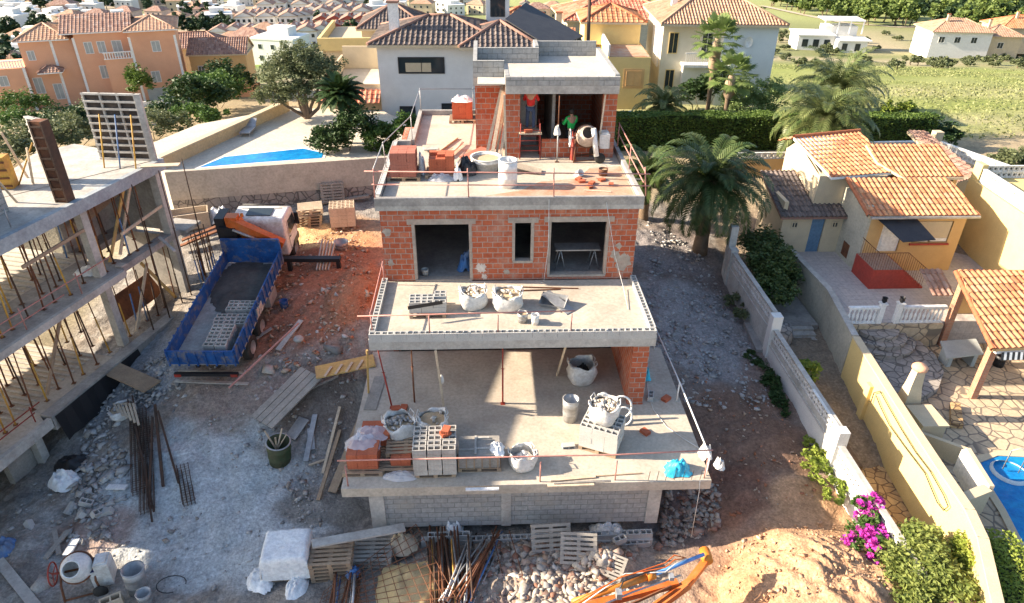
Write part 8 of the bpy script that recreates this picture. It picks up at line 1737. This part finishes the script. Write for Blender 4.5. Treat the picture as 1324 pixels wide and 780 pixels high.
# ================================================================ workers (one skinned body each)
def person(label, loc, rz, joints, edges, radii, clothes, head, skin='skin', hair='hair'):
    t = T('person', label, 'person', loc, rz)
    def skinmesh(name, J, E, Rr, m, par, lv=2):
        me = bpy.data.meshes.new(name); ks = list(J); me.from_pydata([J[k] for k in ks], [(ks.index(a), ks.index(b_)) for a, b_ in E], []); o = bpy.data.objects.new(name, me); COL.objects.link(o)
        md = o.modifiers.new('s', 'SKIN'); o.modifiers.new('u', 'SUBSURF').levels = lv
        for i, k in enumerate(ks): me.skin_vertices[0].data[i].radius = Rr[k] if hasattr(Rr[k], '__len__') else (Rr[k],)*2
        me.skin_vertices[0].data[0].use_root = True
        dg = bpy.context.evaluated_depsgraph_get(); ev = o.evaluated_get(dg); nm = bpy.data.meshes.new_from_object(ev); bpy.data.objects.remove(o)
        nm.name = name; nm.materials.clear(); nm.materials.append(m)
        for p in nm.polygons: p.use_smooth = True
        return link(name, nm, par)
    skinmesh('body', joints, edges, radii, M[skin], t)
    for nm, J, E, Rr, m in clothes: skinmesh(nm, J, E, Rr, M[m], t)
    h = Vector(head); B().lathe([(0,.13),(.06,.12),(.1,.06),(.112,0),(.105,-.05),(.085,-.07)], 16, h+Vector((0,.015,.01))).build('hair', M[hair], t, world=False)
    return t
M['skin'] = mat('skin', (.45,.25,.16),(.42,.23,.15), bd=0); M['hair'] = plain('dark_hair', (.02,.014,.01), .7); M['jeans'] = mat('dark_jeans', (.05,.07,.12),(.035,.05,.09)); M['redc'] = mat('red_hoodie', (.60,.03,.025),(.5,.025,.02)); M['greenc'] = mat('green_vest', (.04,.60,.12),(.035,.5,.1)); M['blackc'] = mat('black_trousers', (.02,.02,.025),(.03,.03,.035))
J = {'pel':(0,0,.92),'bel':(0,0,1.05),'ch':(0,.02,1.3),'nk':(0,.0,1.48),'hd':(0,-.02,1.58),'ht':(0,-.02,1.68),'sl':(-.19,0,1.4),'el':(-.27,-.12,1.15),'wl':(-.2,-.35,1.2),'hl':(-.17,-.43,1.24),'sr':(.19,0,1.4),'er':(.28,-.1,1.14),'wr':(.2,-.34,1.16),'hr':(.17,-.42,1.2),
     'il':(-.1,0,.86),'kl':(-.12,-.02,.48),'al':(-.12,.03,.09),'tl':(-.13,-.14,.03),'ir':(.1,0,.86),'kr':(.13,-.03,.48),'ar':(.13,.03,.09),'tr':(.14,-.14,.03)}
for s, sg in (('l',-1),('r',1)):
    hx, hy, hz = J['h'+s]
    for k, (dx, ln, dz) in enumerate([(-.035,.07,.01),(-.012,.085,.012),(.012,.08,.01),(.035,.062,.004)]): J['f%s%d'%(s,k)] = (hx+dx, hy-.035, hz+dz); J['g%s%d'%(s,k)] = (hx+dx*1.1, hy-.035-ln, hz-.02)
    J['t'+s+'h'] = (hx-sg*.05, hy-.02, hz+.03)
E = [('pel','bel'),('bel','ch'),('ch','nk'),('nk','hd'),('hd','ht'),('ch','sl'),('sl','el'),('el','wl'),('wl','hl'),('ch','sr'),('sr','er'),('er','wr'),('wr','hr'),('pel','il'),('il','kl'),('kl','al'),('al','tl'),('pel','ir'),('ir','kr'),('kr','ar'),('ar','tr')]
RR = {'pel':(.15,.11),'bel':(.13,.1),'ch':(.15,.11),'nk':.055,'hd':.09,'ht':.075,'sl':.06,'el':.045,'wl':.03,'hl':(.04,.02),'sr':.06,'er':.045,'wr':.03,'hr':(.04,.02),'il':.085,'kl':.06,'al':.042,'tl':.035,'ir':.085,'kr':.06,'ar':.042,'tr':.035}
for s in 'lr':
    for k in range(4): E += [('h'+s,'f%s%d'%(s,k)),('f%s%d'%(s,k),'g%s%d'%(s,k))]; RR['f%s%d'%(s,k)] = .011; RR['g%s%d'%(s,k)] = .008
    E.append(('h'+s,'t'+s+'h')); RR['t'+s+'h'] = .011
def sub(keys, grow): return {k: J[k] for k in keys}, [e for e in E if e[0] in keys and e[1] in keys], {k: tuple(x+grow for x in (RR[k] if hasattr(RR[k],'__len__') else (RR[k],)*2)) for k in keys}
top = sub(['pel','bel','ch','nk','sl','el','wl','sr','er','wr'], .018); leg = sub(['pel','il','kl','al','ir','kr','ar'], .014)
top[2]['ch'] = (.19,.15); top[2]['nk'] = (.075,.075); top[2]['bel'] = (.16,.13)
person('worker in red hooded top standing on the red trestle scaffold', (5.4,8.45,7.04), math.pi*.93, J, E, RR, [('hooded_top', *top, 'redc'), ('trousers', *leg, 'jeans')], (0,-.02,1.62))
person('worker in bright green top bending to the wall inside the roof box', (7.05,8.9,6.0), math.pi*1.1, J, E, RR, [('green_top', *top, 'greenc'), ('trousers', *leg, 'blackc')], (0,-.02,1.62))
# ---------------------------------------------------------------- tidy up
for o in TRASH:
    for c in list(o.children): bpy.data.objects.remove(c)
    bpy.data.objects.remove(o)
